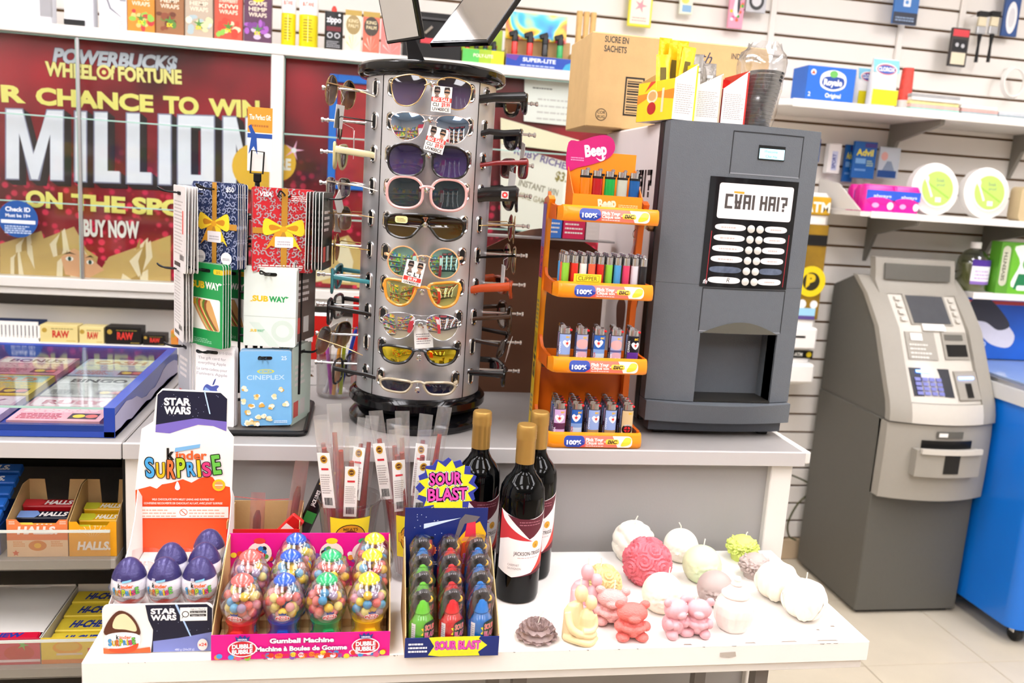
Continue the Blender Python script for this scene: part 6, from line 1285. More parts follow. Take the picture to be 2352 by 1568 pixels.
cutbox('yellow coffee sachet box with red cup picture on the drinks machine', .561, 1.6, .048, .14, .075, .105, '#f2d21c', '#efeae6', coffee, .2)
cutbox('beige coffee sachet box on the drinks machine', .616, 1.632, .052, .12, .068, .095, '#c8b69a', '#efeae6')
cutbox('red edged coffee sachet box on the drinks machine', .672, 1.634, .05, .12, .068, .105, '#c42a24', '#efeae6')
def sachet(x, y, h, col, col2, rz, lean, label, word=None):
    o = thing('coffee_sachet', label, 'sachet', (x, y, TZm+.0015), group='coffee sachets in the boxes', rot=(lean, random.uniform(-.08, .08), rz))
    n = 6; rr = lambda z: .0022 if .006 < z < h-.008 else .0006
    MB().loft([[(.0135*math.cos(q), rr(z)*math.sin(q)*1.2, z) for q in [2*PI*k/10 for k in range(10)]] for z in (0, .005, .012, h*.5, h-.014, h-.007, h)]).build('sachet', mat('foil_'+col.strip('#'), col, .25, metal=.3, noise=.2, nscale=60, bump=.4, bscale=90), o)
    a = Art(); a.rect(-.006, h*.45, .006, h*.8, col2); a.scribble(-.006, h*.2, .006, h*.4, col2, 4)
    if word: a.text(word, 0, h*.72, .004, '#2a2420', .03, w=.016)
    a.build(o, front(0, -.0032, 0)); return o
for k, (x, y, h, l) in enumerate(((.562, 1.66, .125, -.08), (.574, 1.67, .145, -.04), (.590, 1.65, .14, .0), (.568, 1.70, .16, .02), (.584, 1.69, .155, .03), (.597, 1.66, .15, .02))): sachet(x, y, h, '#e8c41c' if k % 2 else '#f0d030', '#6a5a1c' if k < 3 else '#f2ece4', .1*(k-2), l, ('first', 'second', 'third', 'fourth', 'fifth', 'sixth')[k]+' golden coffee stick from the front in the yellow box')
for k, (x, y, h) in enumerate(((.631, 1.66, .13), (.645, 1.70, .125), (.655, 1.66, .115))): sachet(x, y, h, '#8f8a84', '#e8e6e2', .0, -.03, ('left', 'middle', 'right')[k]+' silver coffee stick in the beige box', 'NESCAFE')
for k, (x, y, h) in enumerate(((.688, 1.68, .09), (.70, 1.70, .085))): sachet(x, y, h, '#c82a22', '#f0d8d0', .2, -.02, ('shorter', 'taller')[1-k]+' red coffee stick in the red edged box')
bg = thing('cup_bag', 'clear plastic bag of stacked black lids behind the sachet boxes', 'bag', (.765, 1.70, TZm))
for k in range(16): MB().lathe([(.034, .0), (.036, .002), (.036, .005), (.03, .007)], 20, M=T(.0+.0012*k, -.0004*k, .001+k*.0072)).build('lid', M_black, bg)
rnd = random.Random(11); rings = []
for z, r in ((.0, .040), (.02, .043), (.04, .045), (.06, .043), (.08, .046), (.10, .045), (.12, .049), (.135, .05), (.15, .043), (.158, .034), (.17, .03)):
    rings.append([((r+rnd.uniform(-.004, .004))*math.cos(q)+.012*(z/.16), (r+rnd.uniform(-.004, .004))*math.sin(q), z+rnd.uniform(-.003, .003)) for q in [2*PI*k/28 for k in range(28)]])
MB().loft(rings, cap=False).build('plastic_bag', clear('thin_bag', '#fafafa', .98, .3, .12, .06), bg, ang=75)
# brown board, jar and papers behind the rack
bd = thing('brown_board', 'brown cardboard sheet with rounded top standing behind the lighter rack', 'board', (.20, 1.93, CZ))
M_brown = mat('brown_board', '#6a4630', .6, noise=.12, nscale=8)
MB().prism([(0, 0), (.35, 0), (.35, .30)]+[(.35-.02-.24*k/12-.0, .335+.05*math.sin(PI*(k/12)*.9+.1)) for k in range(13)]+[(0, .30)], 0, .006).build('board', M_brown, bd); MB().box(-.02, .35, -.06, -.002, .363, .367).build('glass_ledge', M_alu, bd)
jr = thing('pen_jar', 'clear plastic jar holding pens and sticks behind the sunglasses', 'jar', (aZ(772, 905, CZ).x, 1.86, CZ))
MB().lathe([(.0, .001), (.036, .001), (.042, .008), (.044, .1), (.0435, .1), (.041, .009), (.035, .004), (0, .004)], 28).build('jar', M_clear, jr)
for k, (x, y, c, l, ln) in enumerate(((-.01, .0, '#d8d8dc', .25, .17), (.012, -.01, '#c8d832', .05, .16), (.005, .012, '#e88a2a', -.05, .15), (-.015, -.012, '#c060c0', -.12, .13), (.018, .006, '#2a4ab8', .22, .15), (.0, -.018, '#e8a03a', .1, .14))):
    tag(MB().tube([(0, 0, 0), (0, 0, ln*.93), (0, 0, ln)], [.004, .004, .001], 8).build('pen', mat('pen_'+c.strip('#'), c, .35, noise=.05), None, loc=(jr.location.x+x-l*.05, jr.location.y+y, CZ+.006), rot=(0, l, 0)), ('grey', 'lime', 'orange', 'violet', 'dark blue', 'amber')[k]+' pen standing in the clear jar', 'pen', 'pens in the jar')
a = Art(); a.rect(0, .06, .07, .1, '#e0241c'); a.rect(.035, .1, .07, .16, '#e0241c'); a.poly([(.025, .02), (.04, .02), (.034, .026)], '#6a4a2a'); a.scribble(.01, .03, .04, .05, '#d8d4d0', 2)
pack('ticket_box', 'red and white paper box beside the pen jar on the counter', 'box', (aY(700, 880, 1.95).x-.02, 1.95, CZ), .075, .05, .16, '#f2efec', a, part='box')
pack('red_box', 'red box standing behind the sunglasses drum', 'box', (aY(808, 800, 1.97).x, 1.97, CZ), .05, .04, .2, '#d8201c', None, part='box')
for k, (x, w_, c, lb) in enumerate(((.395, .032, '#3a7ad0', 'small blue carton on the thin ledge behind the lighter rack'), (.43, .05, '#d8285a', 'small pink carton on the thin ledge behind the lighter rack'), (.483, .03, '#ece8e4', 'small white carton on the thin ledge behind the lighter rack'))):
    pack('small_carton', lb, 'box', (x, 1.873, CZ+.3675), w_, .05, .05, c, Art().scribble(.004, .012, w_-.004, .04, '#f0ece8', 3, .4, k), part='box')
# ================================================================ scratch ticket tray on the left counter
M_nb = mat('tray_blue', '#1a3f9e', .3, noise=.12, nscale=9, coat=.3)
ty = thing('ticket_tray', 'blue scratch ticket tray with glass top on the left counter', 'display tray', (-.415, 1.52, CZ))
TWd, TD, TH0, TH1 = .95, .50, .054, .062
MB().box(-TWd, 0, 0, TD, .0005, .012, .001).build('base', M_nb, ty)
MB().prism([(0, .001), (TD, .001), (TD, TH1), (0, TH0)], -.018, 0, 'yz').build('side_panel', M_nb, ty)
MB().prism([(0, .001), (TD, .001), (TD, TH1), (0, TH0)], -TWd, -TWd+.018, 'yz').build('side_panel', M_nb, ty)
MB().box(-TWd+.018, -.018, TD-.018, TD, .012, TH1).build('rear_panel', M_nb, ty)
MB().box(-TWd+.018, -.018, 0, .012, .012, .022).build('front_rail', mat('rail_blue', '#12357f', .3, noise=.1), ty)
MB().box(-TWd+.018, -.018, .001, .003, .0225, TH0-.003).build('front_glass', M_glass, ty)
M_tg = clear('tray_glass', '#fafdfc', .99, .10)
MB().prism([(.0, TH0-.002), (TD-.019, TH1-.004), (TD-.019, TH1-.001), (0, TH0+.001)], -TWd+.019, -.019, 'yz').build('glass_top', M_tg, ty)
MB().box(-TWd+.018, -.018, -.0005, .0, TH0-.003, TH0+.001).build('glass_edge', M_glassedge, ty)
a = Art(); rnd = random.Random(3)
pts = [(TD*t, .034+.012*math.sin(9*t)+rnd.uniform(-.004, .004)) for t in [i/14 for i in range(15)]]
a.poly([(.0, .006)]+[(TD*i/14, .008+rnd.uniform(-.002, .006)) for i in range(1, 14)]+[(TD, .012)]+pts[::-1], '#a9a6c4'); a.build(ty, lambda u, v, d: Vector((.0002+d, TD-u, v)), 'worn_label')
cols_ = [('#d8a0b0', '#e8d8dc', '#b43a5a'), ('#c4b0cc', '#e6dcea', '#6a3a7a'), ('#b8b8b4', '#e2e2de', '#4a4a4a'), ('#e2c230', '#8ab0a4', '#c06a1a'), ('#9fb8d4', '#e4dcc8', '#b04a3a'), ('#c8889c', '#f0e0d8', '#7a2a4a')]
for r in range(3):
    for c in range(5):
        k = (r*2+c) % 6; c0, c1, c2 = cols_[k]; w, h = .15, .145
        o = thing('scratch_ticket', '%s scratch ticket pad, tray %s, %s' % (('pink', 'lilac', 'grey', 'yellow and teal', 'pale blue', 'rose')[k], ('front row', 'middle row', 'back row')[r], ('by the right wall', 'second from the right wall', 'third from the right wall', 'fourth from the right wall', 'by the left wall')[c]), 'ticket', (-.415-.03-w-c*.17, 1.52+.018+r*.155, CZ+.0125+.004*r), group='scratch tickets in the blue tray', rot=(.03, 0, 0))
        MB().box(0, w, 0, h, 0, .012).build('ticket_pad', mat('ticket_'+c0.strip('#'), c0, .4, noise=.25, nscale=30), o)
        a = Art(); a.rect(.006, .09, w-.006, .138, c1); a.text(('RUBY', 'LUCKY', 'BINGO', 'GOLD', 'CASH', 'BONUS')[k], w*.5, .1, .024, c2, .04, w=w*.7); a.scribble(.01, .05, w-.01, .085, c1, 5, .45, k); a.scribble(.01, .012, w*.55, .045, c2, 4, .5, k+7); a.rect(w*.62, .012, w-.01, .044, '#3a3048'); a.ell(w*.72, .028, .010, .010, '#e2c24a'); a.ell(w*.86, .028, .010, .010, '#d86a6a'); a.build(o, top(0, 0, .012)); 
        if r == 0: a = Art(); a.scribble(.01, .002, w-.01, .010, '#e4e0ea', 2, .5, k); a.build(o, front(0, 0, 0), 'edge_print')
# ================================================================ candy on the left shelves
def dispenser(label, x0, x1, y0, d, z, hf, hb, out, inn, art, notch=True):
    o = thing('candy_box', label, 'box', (x0, y0, z)); w = x1-x0
    fp = [(0, 0), (w, 0), (w, hf), (w*.86, hf), (w*.78, hf*.86), (w*.24, hf*.86), (w*.16, hf), (0, hf)] if notch else [(0, 0), (w, 0), (w, hf), (0, hf)]
    MB().prism(fp, 0, .0012).build('front_panel', mat('card_'+out.strip('#')+'45', out, .45, noise=.06), o)
    for x in (0, w-.0012): MB().prism([(.0013, 0), (d, 0), (d, hb), (d*.72, hb), (.0013, hf)], x, x+.0012, 'yz').build('side_panel', inn, o)
    MB().prism([(.0013, 0), (w-.0013, 0), (w-.0013, hb), (w*.72, hb), (w*.66, hb*.4), (w*.34, hb*.4), (w*.28, hb), (.0013, hb)], d-.0012, d).build('rear_panel', inn, o)
    MB().box(.0013, w-.0013, .0013, d-.0013, 0, .001).build('bottom', inn, o); art(w, hf).build(o, front()); return o
def stick(label, x, y, z, w, d, h, col, word, wc, tilt, grp, c2=None):
    o = thing('candy_stick', label, 'candy', (x, y, z), group=grp, rot=(tilt, 0, 0)); MB().box(0, w, 0, h, 0, d, .002).build('wrapper', mat('wrap_'+col.strip('#'), col, .3, noise=.1, nscale=30, coat=.3), o)
    a = Art(); 
    if c2: a.poly([(0, .001), (w*.32, .001), (w*.4, h/2), (w*.32, h-.001), (0, h-.001)], c2)
    a.text(word, w*.64 if c2 else w*.5, h*.25, h*.5, wc, .05, w=w*.5 if c2 else w*.62, shear=.2); a.build(o, top(0, 0, d)); return o
Z1 = .8155
def hf1(w, h):
    a = Art(); a.poly([(0, 0), (w, 0), (w, h*.45), (0, h*.45)], '#ecc8a0'); a.text('HALLS.', w*.5, h*.62, h*.19, '#f2e4dc', .05, w=w*.66, shear=.15); a.ell(w*.5, h*.3, w*.15, h*.14, '#d8843a'); a.ell(w*.5, h*.3, w*.06, h*.07, '#f0b83a'); a.scribble(w*.1, h*.28, w*.3, h*.44, '#e09a60', 3); a.scribble(w*.72, h*.28, w*.92, h*.44, '#e09a60', 3); a.poly(star(w*.14, h*.1, w*.06, w*.03, 5, a0=PI/2), '#d86a4a'); a.scribble(w*.04, h*.88, w*.14, h*.98, '#f4d8c0', 2); a.scribble(w*.87, h*.88, w*.98, h*.98, '#f4d8c0', 2); return a
dispenser('orange and cream cough drop box open at the top on the shelf', -.592, -.494, 1.515, .105, Z1, .068, .105, '#e8804a', M_kraft, hf1)
def hf2(w, h):
    a = Art()
    for k in range(10): q = PI*k/9; a.poly([(w*.5+.004*math.cos(q), h*.55), (w*.5+w*.36*math.cos(q-.03), h*.6+h*.3*math.sin(q)), (w*.5+w*.36*math.cos(q+.03), h*.6+h*.3*math.sin(q))], '#f8e8b0')
    a.text('HALLS.', w*.52, h*.2, h*.22, '#f6f0e4', .05, w=w*.7, shear=.15); return a
dispenser('bright yellow cough drop box beside the orange one', -.492, -.414, 1.515, .105, Z1, .064, .105, '#f0a814', M_kraft, hf2)
for k, (c, c2, nm) in enumerate((('#e89a3a', '#f0d050', 'orange and yellow'), ('#14182a', '#7a9ad8', 'navy and light blue'), ('#a8121c', '#c83038', 'dark red'))): stick(nm+' cough drop stick in the orange box', -.588, 1.522+.028*k, Z1+.034+.011*k, .09, .014, .022, c, 'HALLS', '#f4f0ee', .25, 'cough drop sticks in the orange box', c2)
for k in range(3): stick(('nearest', 'middle', 'rearmost')[k]+' yellow cough drop stick in the yellow box', -.486, 1.522+.028*k, Z1+.03+.010*k, .068, .014, .022, '#e8b418', 'HALLS', '#f4f0e2', .25, 'cough drop sticks in the yellow box', '#c8c834')
pack('candy_carton', 'dark blue cough drop carton under the blue sticks on the shelf', 'box', (-.70, 1.52, Z1), .095, .13, .055, '#0f3f8e', Art().text('HALLS', .045, .02, .016, '#e8eef8', .05, w=.07), part='box')
for k in range(5): stick('blue cough drop stick, %s one counted from the front on the dark blue carton' % ('first', 'second', 'third', 'fourth', 'fifth')[k], -.70, 1.523+.024*k, Z1+.0575+.0125*k, .095, .014, .022, '#1f62c0', 'HALLS.', '#eef4fc', .42, 'blue cough drop sticks')
Z2 = .6115
def hc1(w, h): a = Art(); a.text('HI-CHEW', w*.2, h*.45, h*.3, '#2a3a9a', .05, w=w*.7, shear=.25, edge='#e8c8d4', ew=.03); a.ell(w*.78, h*.45, w*.16, h*.3, '#c4141e'); a.poly(star(w*.82, h*.75, w*.07, w*.02, 5), '#6ab04a'); a.rect(0, h*.1, w, h*.2, '#f0d8dc'); return a
def hc2(w, h): a = Art(); a.ell(w*.35, h*.62, w*.2, h*.26, '#f0a81c'); a.ell(w*.35, h*.66, w*.16, h*.18, '#e8bc3a'); a.rect(w*.2, h*.32, w*.55, h*.4, '#e8d8b8'); a.rect(w*.62, h*.4, w*.88, h*.58, '#d84a3a'); a.text('MANGO', w*.75, h*.45, h*.09, '#f6ece0', .03, w=w*.2); a.rect(0, 0, w, h*.16, '#e8863a'); a.text('HI-CHEW', w*.98, h*.78, h*.16, '#2a3a9a', .05, 'L', w=w*.3); return a
def lowbox(label, x0, x1, front_c, art, flap):
    o = thing('candy_box', label, 'box', (x0, 1.515, Z2)); w = x1-x0; d = .2
    MB().box(0, w, 0, .0012, 0, .05).build('front_panel', mat('card_'+front_c.strip('#')+'45', front_c, .45, noise=.1), o); art(w, .05).build(o, front())
    for x in (0, w-.0012): MB().box(x, x+.0012, .0013, d, 0, .05).build('side_panel', M_paper, o)
    MB().box(.0013, w-.0013, d-.0012, d, 0, .055).build('rear_panel', M_paper, o); MB().box(.0013, w-.0013, .0013, d-.0013, 0, .001).build('bottom', M_paper, o)
    if flap: rnd = random.Random(5); MB().prism([(0, .02), (w, .02), (w, .20), (w*.8, .205), (w*.62, .19), (w*.35, .188), (w*.15, .2), (w*.1, .21), (0, .2)], .0505, .0515, 'xy').build('torn_lid', M_paper, o)
    return o
lowbox('red strawberry chew box with torn white lid on the lower shelf', -.70, -.545, '#cc2a4c', hc1, True); lowbox('yellow mango chew box open on the lower shelf', -.543, -.418, '#efd23a', hc2, False)
for k in range(4): stick(('first', 'second', 'third', 'fourth')[k]+' yellow chew stick from the front in the mango box', -.538, 1.52+.047*k, Z2+.018+.004*k, .115, .014, .042, '#f8dc44', 'HI-CHEW', '#1f3a9e', .06, 'chew sticks in the mango box')
stick('red chew stick at the mouth of the strawberry box', -.695, 1.52, Z2+.038, .145, .010, .02, '#d8143c', 'HI-CHEW', '#24389a', .2, 'chew sticks in the strawberry box')
# ================================================================ chocolate egg display
KX0, KX1 = -.339, -.193
kd = thing('egg_display', 'orange and white cardboard chocolate egg display on the low table', 'display', (0, 0, TZ))
def kin(a, x, z, s, sh=1.):
    a.text('k', x-s*1.1, z, s*.62, '#1a1616', .05, 'L', w=s*.42); a.text('inder', x-s*.62, z, s*.5, '#e0622a', .03, 'L', w=s*1.7)
def surprise(a, x, z, s):
    W_ = [('S', '#4aa4dc', 0, .04, 1.1), ('U', '#f0b81c', -.02, .0, .85), ('R', '#e8743a', -.05, -.04, 1.05), ('P', '#b4cc2a', .0, .02, 1.1), ('R', '#4aa0d8', .06, .06, .8), ('I', '#f0c41c', .04, .06, .95), ('S', '#d83a78', .06, .08, .8), ('E', '#6ac04a', .18, .1, 1.1)]
    px = x-s*1.72
    for ch, c, dy, rt, sc in W_:
        a.text(ch, px+s*(.1 if ch == 'I' else .21), z+dy*s, s*.8*sc, c, .035, 'C', rot=rt+.03, edge='#2a2420', ew=.05, w=s*(.14 if ch == 'I' else .38)); px += s*(.24 if ch == 'I' else .46)
YH = 1.375
hp = [(312, 1300), (310, 1130), (325, 985), (352, 968), (360, 905), (372, 893), (508, 900), (525, 915), (522, 985), (537, 1005), (532, 1140), (530, 1300)]
Hh = [(aY(*p, YH).x, aY(*p, YH).z-TZ) for p in hp]; Hh[0] = (Hh[0][0], .002); Hh[-1] = (Hh[-1][0], .002)
MB().prism(Hh, YH, YH+.003).build('header_card', M_paper, kd, smooth=False)
a = Art(); q = lambda p: (aY(*p, YH).x, aY(*p, YH).z-TZ)
a.poly([(Hh[0][0]+.001, .01), q((311, 1125)), q((330, 1120)), q((345, 1116)), q((360, 1122)), q((372, 1112)), q((395, 1108)), q((420, 1100)), q((440, 1108)), q((458, 1098)), q((480, 1092)), q((489, 1096)), q((500, 1112)), q((528, 1118)), q((530, 1140)), (Hh[-1][0]-.001, .01)], '#e8501c')
a.poly([q((374, 896)), q((507, 902)), q((522, 916)), q((520, 990)), q((490, 978)), q((455, 975)), q((420, 985)), q((390, 995)), q((357, 992)), q((362, 906))], '#161a34'); a.poly([q((358, 975)), q((400, 968)), q((450, 960)), q((521, 968)), q((520, 990)), q((490, 978)), q((455, 975)), q((420, 985)), q((390, 995)), q((357, 992))], '#7a6ac0')
rnd = random.Random(9)
for k in range(26): p = q((rnd.uniform(370, 515), rnd.uniform(905, 960))); a.ell(p[0], p[1], .0005, .0005, '#c8cce8', 6)
x_, z_ = q((408, 924)); a.text('STAR', x_, z_-.004, .011, '#f2f2f4', .07, w=.04); a.text('WARS', x_, z_-.018, .011, '#f2f2f4', .07, w=.04)
a.poly([q((468, 895)), q((471, 895)), q((484, 950)), q((481, 950))], '#bcd8f4')
p = q((430, 1054)); kin(a, p[0], p[1], .028); surprise(a, *q((424, 1094)), .034); x_, z_ = q((432, 1032)); a.poly([(x_-.02, z_-.004), (x_+.018, z_+.004), (x_+.019, z_+.010), (x_-.019, z_+.003)], '#7ab4e0')
p = q((408, 1115)); a.poly(smooth_poly([(p[0], p[1]+.008), (p[0]-.004, p[1]-.003), (p[0], p[1]-.007), (p[0]+.004, p[1]-.003)]), '#e8ecf4'); p = q((503, 1113)); a.ell(p[0], p[1], .010, .010, '#f0c020'); a.ell(p[0], p[1], .0065, .0065, '#e89a5a'); a.rect(p[0]-.006, p[1]-.0008, p[0]+.006, p[1]+.0008, '#f4e8d0')
x_, z_ = q((422, 1145)); a.text('MILK CHOCOLATE WITH MILKY LINING AND SURPRISE TOY', x_, z_-.002, .0032, '#f6dcd0', .03, w=.095); a.text('CONFISERIE RECOUVERTE DE CHOCOLAT AU LAIT, AVEC JOUET SURPRISE', x_, z_-.0085, .0032, '#f6dcd0', .03, w=.12)
p0 = q((317, 1162)); p1 = q((525, 1188)); a.rect(p0[0], p1[1], p1[0], p0[1], '#f4e8e0'); a.scribble(p0[0]+.003, p1[1]+.002, p0[0]+.06, p0[1]-.002, '#e8a890', 3, .4); a.scribble(p0[0]+.078, p1[1]+.002, p1[0]-.003, p0[1]-.002, '#e8a890', 3, .4, 4); c = ((p0[0]+p1[0])/2, (p0[1]+p1[1])/2); a.ell(c[0], c[1], .006, .006, '#d86a4a'); a.ell(c[0], c[1], .005, .005, '#f4e8e0'); a.poly([(c[0]-.004, c[1]+.003), (c[0]-.003, c[1]+.004), (c[0]+.004, c[1]-.003), (c[0]+.003, c[1]-.004)], '#d86a4a')
a.build(kd, front(0, YH, 0), 'header_print', rough=.4)
# stepped tray, side flaps, front board
for k, (y, z) in enumerate(((1.168, .056), (1.222, .056), (1.276, .056))): MB().box(KX0+.004, KX1-.004, y, y+.054 if k < 2 else YH-.001, .0, z, .001).build('step', M_paper, kd)
for x in (KX0+.002, KX1-.003): MB().prism([(1.17, 0), (YH-.001, 0), (YH-.001, .15), (1.35, .17), (1.33, .13), (1.30, .10), (1.25, .08), (1.17, .055)], x, x+.001, 'yz').build('side_flap', M_paper, kd)
fb = MB().prism(rrect(KX0+.001, .001, KX1, .073, .008), 1.163, 1.166).build('front_board', M_paper, kd, smooth=False)
a = Art(); L0 = KX0+.001; a.poly([(L0+.063, .0015), (KX1-.0005, .0015), (KX1-.0005, .066), (KX1-.008, .0725), (L0+.056, .0725), (L0+.06, .05), (L0+.066, .035), (L0+.065, .02)], '#12152e'); a.poly([(L0+.066, .0015), (KX1-.001, .0015), (KX1-.001, .03), (L0+.1, .022), (L0+.066, .018)], '#7a84c4')
a.text('STAR', L0+.08, .059, .0075, '#f2f2f4', .07, w=.034); a.text('WARS', L0+.08, .0495, .0075, '#f2f2f4', .07, w=.034); a.poly([(L0+.095, .0725), (L0+.098, .0725), (L0+.117, .024), (L0+.115, .024)], '#a8c8f0')
for k in range(18): a.ell(L0+rnd.uniform(.07, .14), rnd.uniform(.03, .07), .0004, .0004, '#c8cce8', 6)
a.rect(L0+.102, .048, L0+.138, .068, '#f2f2f0'); a.ell(L0+.109, .058, .0048, .0048, '#141414'); a.ell(L0+.109, .058, .0036, .0036, '#f2f2f0'); a.poly([(L0+.1035, .051), (L0+.105, .0525), (L0+.107, .055), (L0+.1058, .0555)], '#141414'); a.rect(L0+.115, .0595, L0+.1365, .063, '#141414'); a.rect(L0+.115, .0545, L0+.1365, .058, '#141414'); a.text('High in / Eleve en', L0+.126, .0645, .002, '#3a3a3a', .0, w=.02); a.text('Sat fat / Gras sat.', L0+.1255, .0603, .002, '#f0f0f0', .0, w=.019); a.text('Sugars / Sucres', L0+.1255, .0553, .002, '#f0f0f0', .0, w=.017)
a.poly([(L0+.001, .0015), (L0+.063, .0015), (L0+.062, .010), (L0+.04, .007), (L0+.02, .006), (L0+.001, .010)], '#e8602c')
a.poly(smooth_poly([(L0+.003, .03), (L0+.008, .05), (L0+.022, .065), (L0+.038, .058), (L0+.048, .04), (L0+.048, .028), (L0+.03, .03)]), '#5a3020'); a.poly(smooth_poly([(L0+.014, .04), (L0+.018, .056), (L0+.03, .06), (L0+.042, .046), (L0+.044, .034), (L0+.03, .037)]), '#eedcb0'); a.poly(smooth_poly([(L0+.005, .012), (L0+.004, .028), (L0+.025, .033), (L0+.048, .028), (L0+.046, .010), (L0+.026, .002)]), '#f0f0f2'); a.poly(smooth_poly([(L0+.008, .009), (L0+.02, .009), (L0+.034, .011), (L0+.047, .016), (L0+.042, .005), (L0+.026, .0015), (L0+.012, .004)]), '#e04a1c')
kin(a, L0+.028, .0232, .0092); surprise(a, L0+.026, .0135, .0105); a.ell(L0+.132, .012, .0068, .009, '#f0e6e2'); a.text('x24', L0+.132, .010, .0045, '#e03a2c', .03, w=.011); a.text('480 g (24x20 g)', L0+.108, .004, .003, '#dfe2f0', .0, w=.026)
a.build(kd, front(0, 1.163, 0), 'front_print', rough=.4)
cup = MB().lathe([(.0, .0), (.014, .0008), (.021, .008), (.0245, .02), (.026, .03), (.0275, .03)], 20).mesh('blister_cup', M_clear)
def egg_profile(h, r): return [(egg_r(h*t, h, r), h*t) for t in [(1-math.cos(PI*i/20))/2 for i in range(21)]]
def egg_r(v, h, r): t = min(max(v/h, 0), 1); return r*math.sqrt(max(0, 1-(2*t-1)**2))*(1-.13*(2*t-1))
EH, ER = .068, .0240
def wave(q): return .014+.0022*math.sin(3*q+.5)+.0015*math.sin(7*q)
egg0 = None
EGG = [(-.3105, 1.196, .0585, 'front row by the outer side flap'), (-.2635, 1.196, .0585, 'front row in the middle'), (-.2165, 1.196, .0585, 'front row next to the gumball display'), (-.2655, 1.246, .0585, 'second row in the middle'), (-.2185, 1.246, .0585, 'second row next to the gumball display'), (-.2205, 1.296, .0585, 'third row alone')]
for i, (x, y, z, nm) in enumerate(EGG):
    lb = 'foil chocolate egg with violet top in the '+nm
    if egg0 is None:
        egg0 = thing('chocolate_egg', lb, 'chocolate egg', (x, y, TZ+z), 0, 'chocolate eggs in the display')
        foil = lambda n, c: mat(n, c, .28, metal=.25, noise=.12, nscale=60, bump=.5, bscale=140)
        P = egg_profile(EH, ER); mb = MB()
        mb.lathe(P, 28).build('shell', foil('foil_white', '#e9e6ee'), egg0)
        def band_(v0, v1, n=26):
            m_ = MB(); m_.grid(lambda u, t: (lambda q, zz: ((egg_r(zz, EH, ER)*1.012+.0003)*math.sin(q), -(egg_r(zz, EH, ER)*1.012+.0003)*math.cos(q), zz+(.0006 if zz > EH*.9 else 0)))(2*PI*u, v0(2*PI*u)*(1-t)+v1(2*PI*u)*t if v0(0) < .02 else EH-(EH-v0(0))*(1-t)**2), n, 16); return m_
        band_(lambda q: .0425, lambda q: EH-.0003).build('violet_foil', foil('foil_violet', '#3c3568'), egg0); band_(lambda q: .0005, wave).build('red_foil', foil('foil_red', '#d83a24'), egg0)
        a = Art(); kin(a, .0005, .0342, .0095); surprise(a, .0, .0232, .0105); a.poly([(-.004, .0415), (.008, .0435), (.0085, .0462), (-.0035, .0442)], '#7ab8dc'); a.scribble(-.014, .0172, .014, .0205, '#6a6468', 2, .4); a.scribble(-.0105, .0435, -.0055, .0475, '#d8d4ec', 2, .6)
        a.build(egg0, lambda u, v, d: Vector(((egg_r(v, EH, ER)+.0004+d)*math.sin(u/ER), -(egg_r(v, EH, ER)+.0004+d)*math.cos(u/ER), v)), 'lettering', maxlen=.004)
    else: dup(egg0, (x, y, TZ+z), random.uniform(-.12, .12), lb)
for r in range(3):
    for c in range(3): link('blister_cup', cup, kd, (-.3105+.047*c-.002*r, 1.196+.05*r, .0565))
# ================================================================ gumball machine display
gx0, gx1, gy0, gy1 = -.191, .054, 1.14, 1.302
gd = thing('gumball_display', 'magenta gumball machine display tray on the low table', 'display', (gx0, gy0, TZ)); w = gx1-gx0; d = gy1-gy0
M_mag = mat('card_magenta', '#e0108a', .4, noise=.04)
MB().box(0, w, 0, .0015, 0, .037).build('front_panel', M_mag, gd); MB().box(0, w, d-.0015, d, 0, .118).build('rear_panel', M_mag, gd); MB().box(.0016, w-.0016, .0016, d-.0016, 0, .0012).build('bottom', M_kraft, gd)
for x in (0, w-.0015): MB().prism([(.0016, 0), (d-.0016, 0), (d-.0016, .117), (d-.03, .112), (.03, .055), (.0016, .037)], x, x+.0015, 'yz').build('side_panel', M_kraft, gd)
def dub(a, x, z, s):
    a.ell(x, z, s*1.06, s*.68, '#f0ecf4', 24); a.ell(x, z, s*.97, s*.6, '#c81e2c', 24); a.text('DUBBLE', x, z+s*.03, s*.33, '#f6f2f6', .06, w=s*1.5, rot=.03, edge='#2a3a8a', ew=.03); a.text('BUBBLE', x, z-s*.40, s*.33, '#f6f2f6', .06, w=s*1.5, rot=.03, edge='#2a3a8a', ew=.03)
    a.poly([(x-s*.42, z+s*.62), (x-s*.55, z+s*1.02), (x-s*.3, z+s*.88), (x-s*.18, z+s*1.1), (x, z+s*.92), (x+s*.18, z+s*1.1), (x+s*.3, z+s*.88), (x+s*.55, z+s*1.02), (x+s*.42, z+s*.62)], '#2a3a8a'); a.text('ORIGINAL', x, z+s*.68, s*.14, '#f0f0f8', .03, w=s*.7)
a = Art(); rnd = random.Random(6); GC = ['#e85a8a', '#4a9ae0', '#f0d23a', '#8a5ab8', '#f09a3a', '#8ac84a', '#d8402c', '#f2e6f0']
for k in range(46): a.ell(rnd.uniform(.004, w-.004), rnd.uniform(.001, .008), .0042, .0038, rnd.choice(GC), 10)
a.text('Gumball Machine', w*.5, .0245, .0065, '#f8f4f8', .045, w=.088, edge='#3a3a9a', ew=.03); a.text('Machine à Boules de Gomme', w*.5, .0125, .0065, '#f8f4f8', .045, w=.125, edge='#3a3a9a', ew=.03); a.text('REALLY WORKS! - FONCTIONNE VRAIMENT!', w*.5, .004, .0038, '#e0342c', .02, w=.11, shear=.2); dub(a, .042, .017, .0185); dub(a, w-.034, .017, .0185); a.build(gd, front(), 'front_print', rough=.4)
a = Art()
for k in range(60): a.ell(rnd.uniform(.004, w-.004), rnd.uniform(.055, .088), .0048, .0046, rnd.choice(GC), 10)
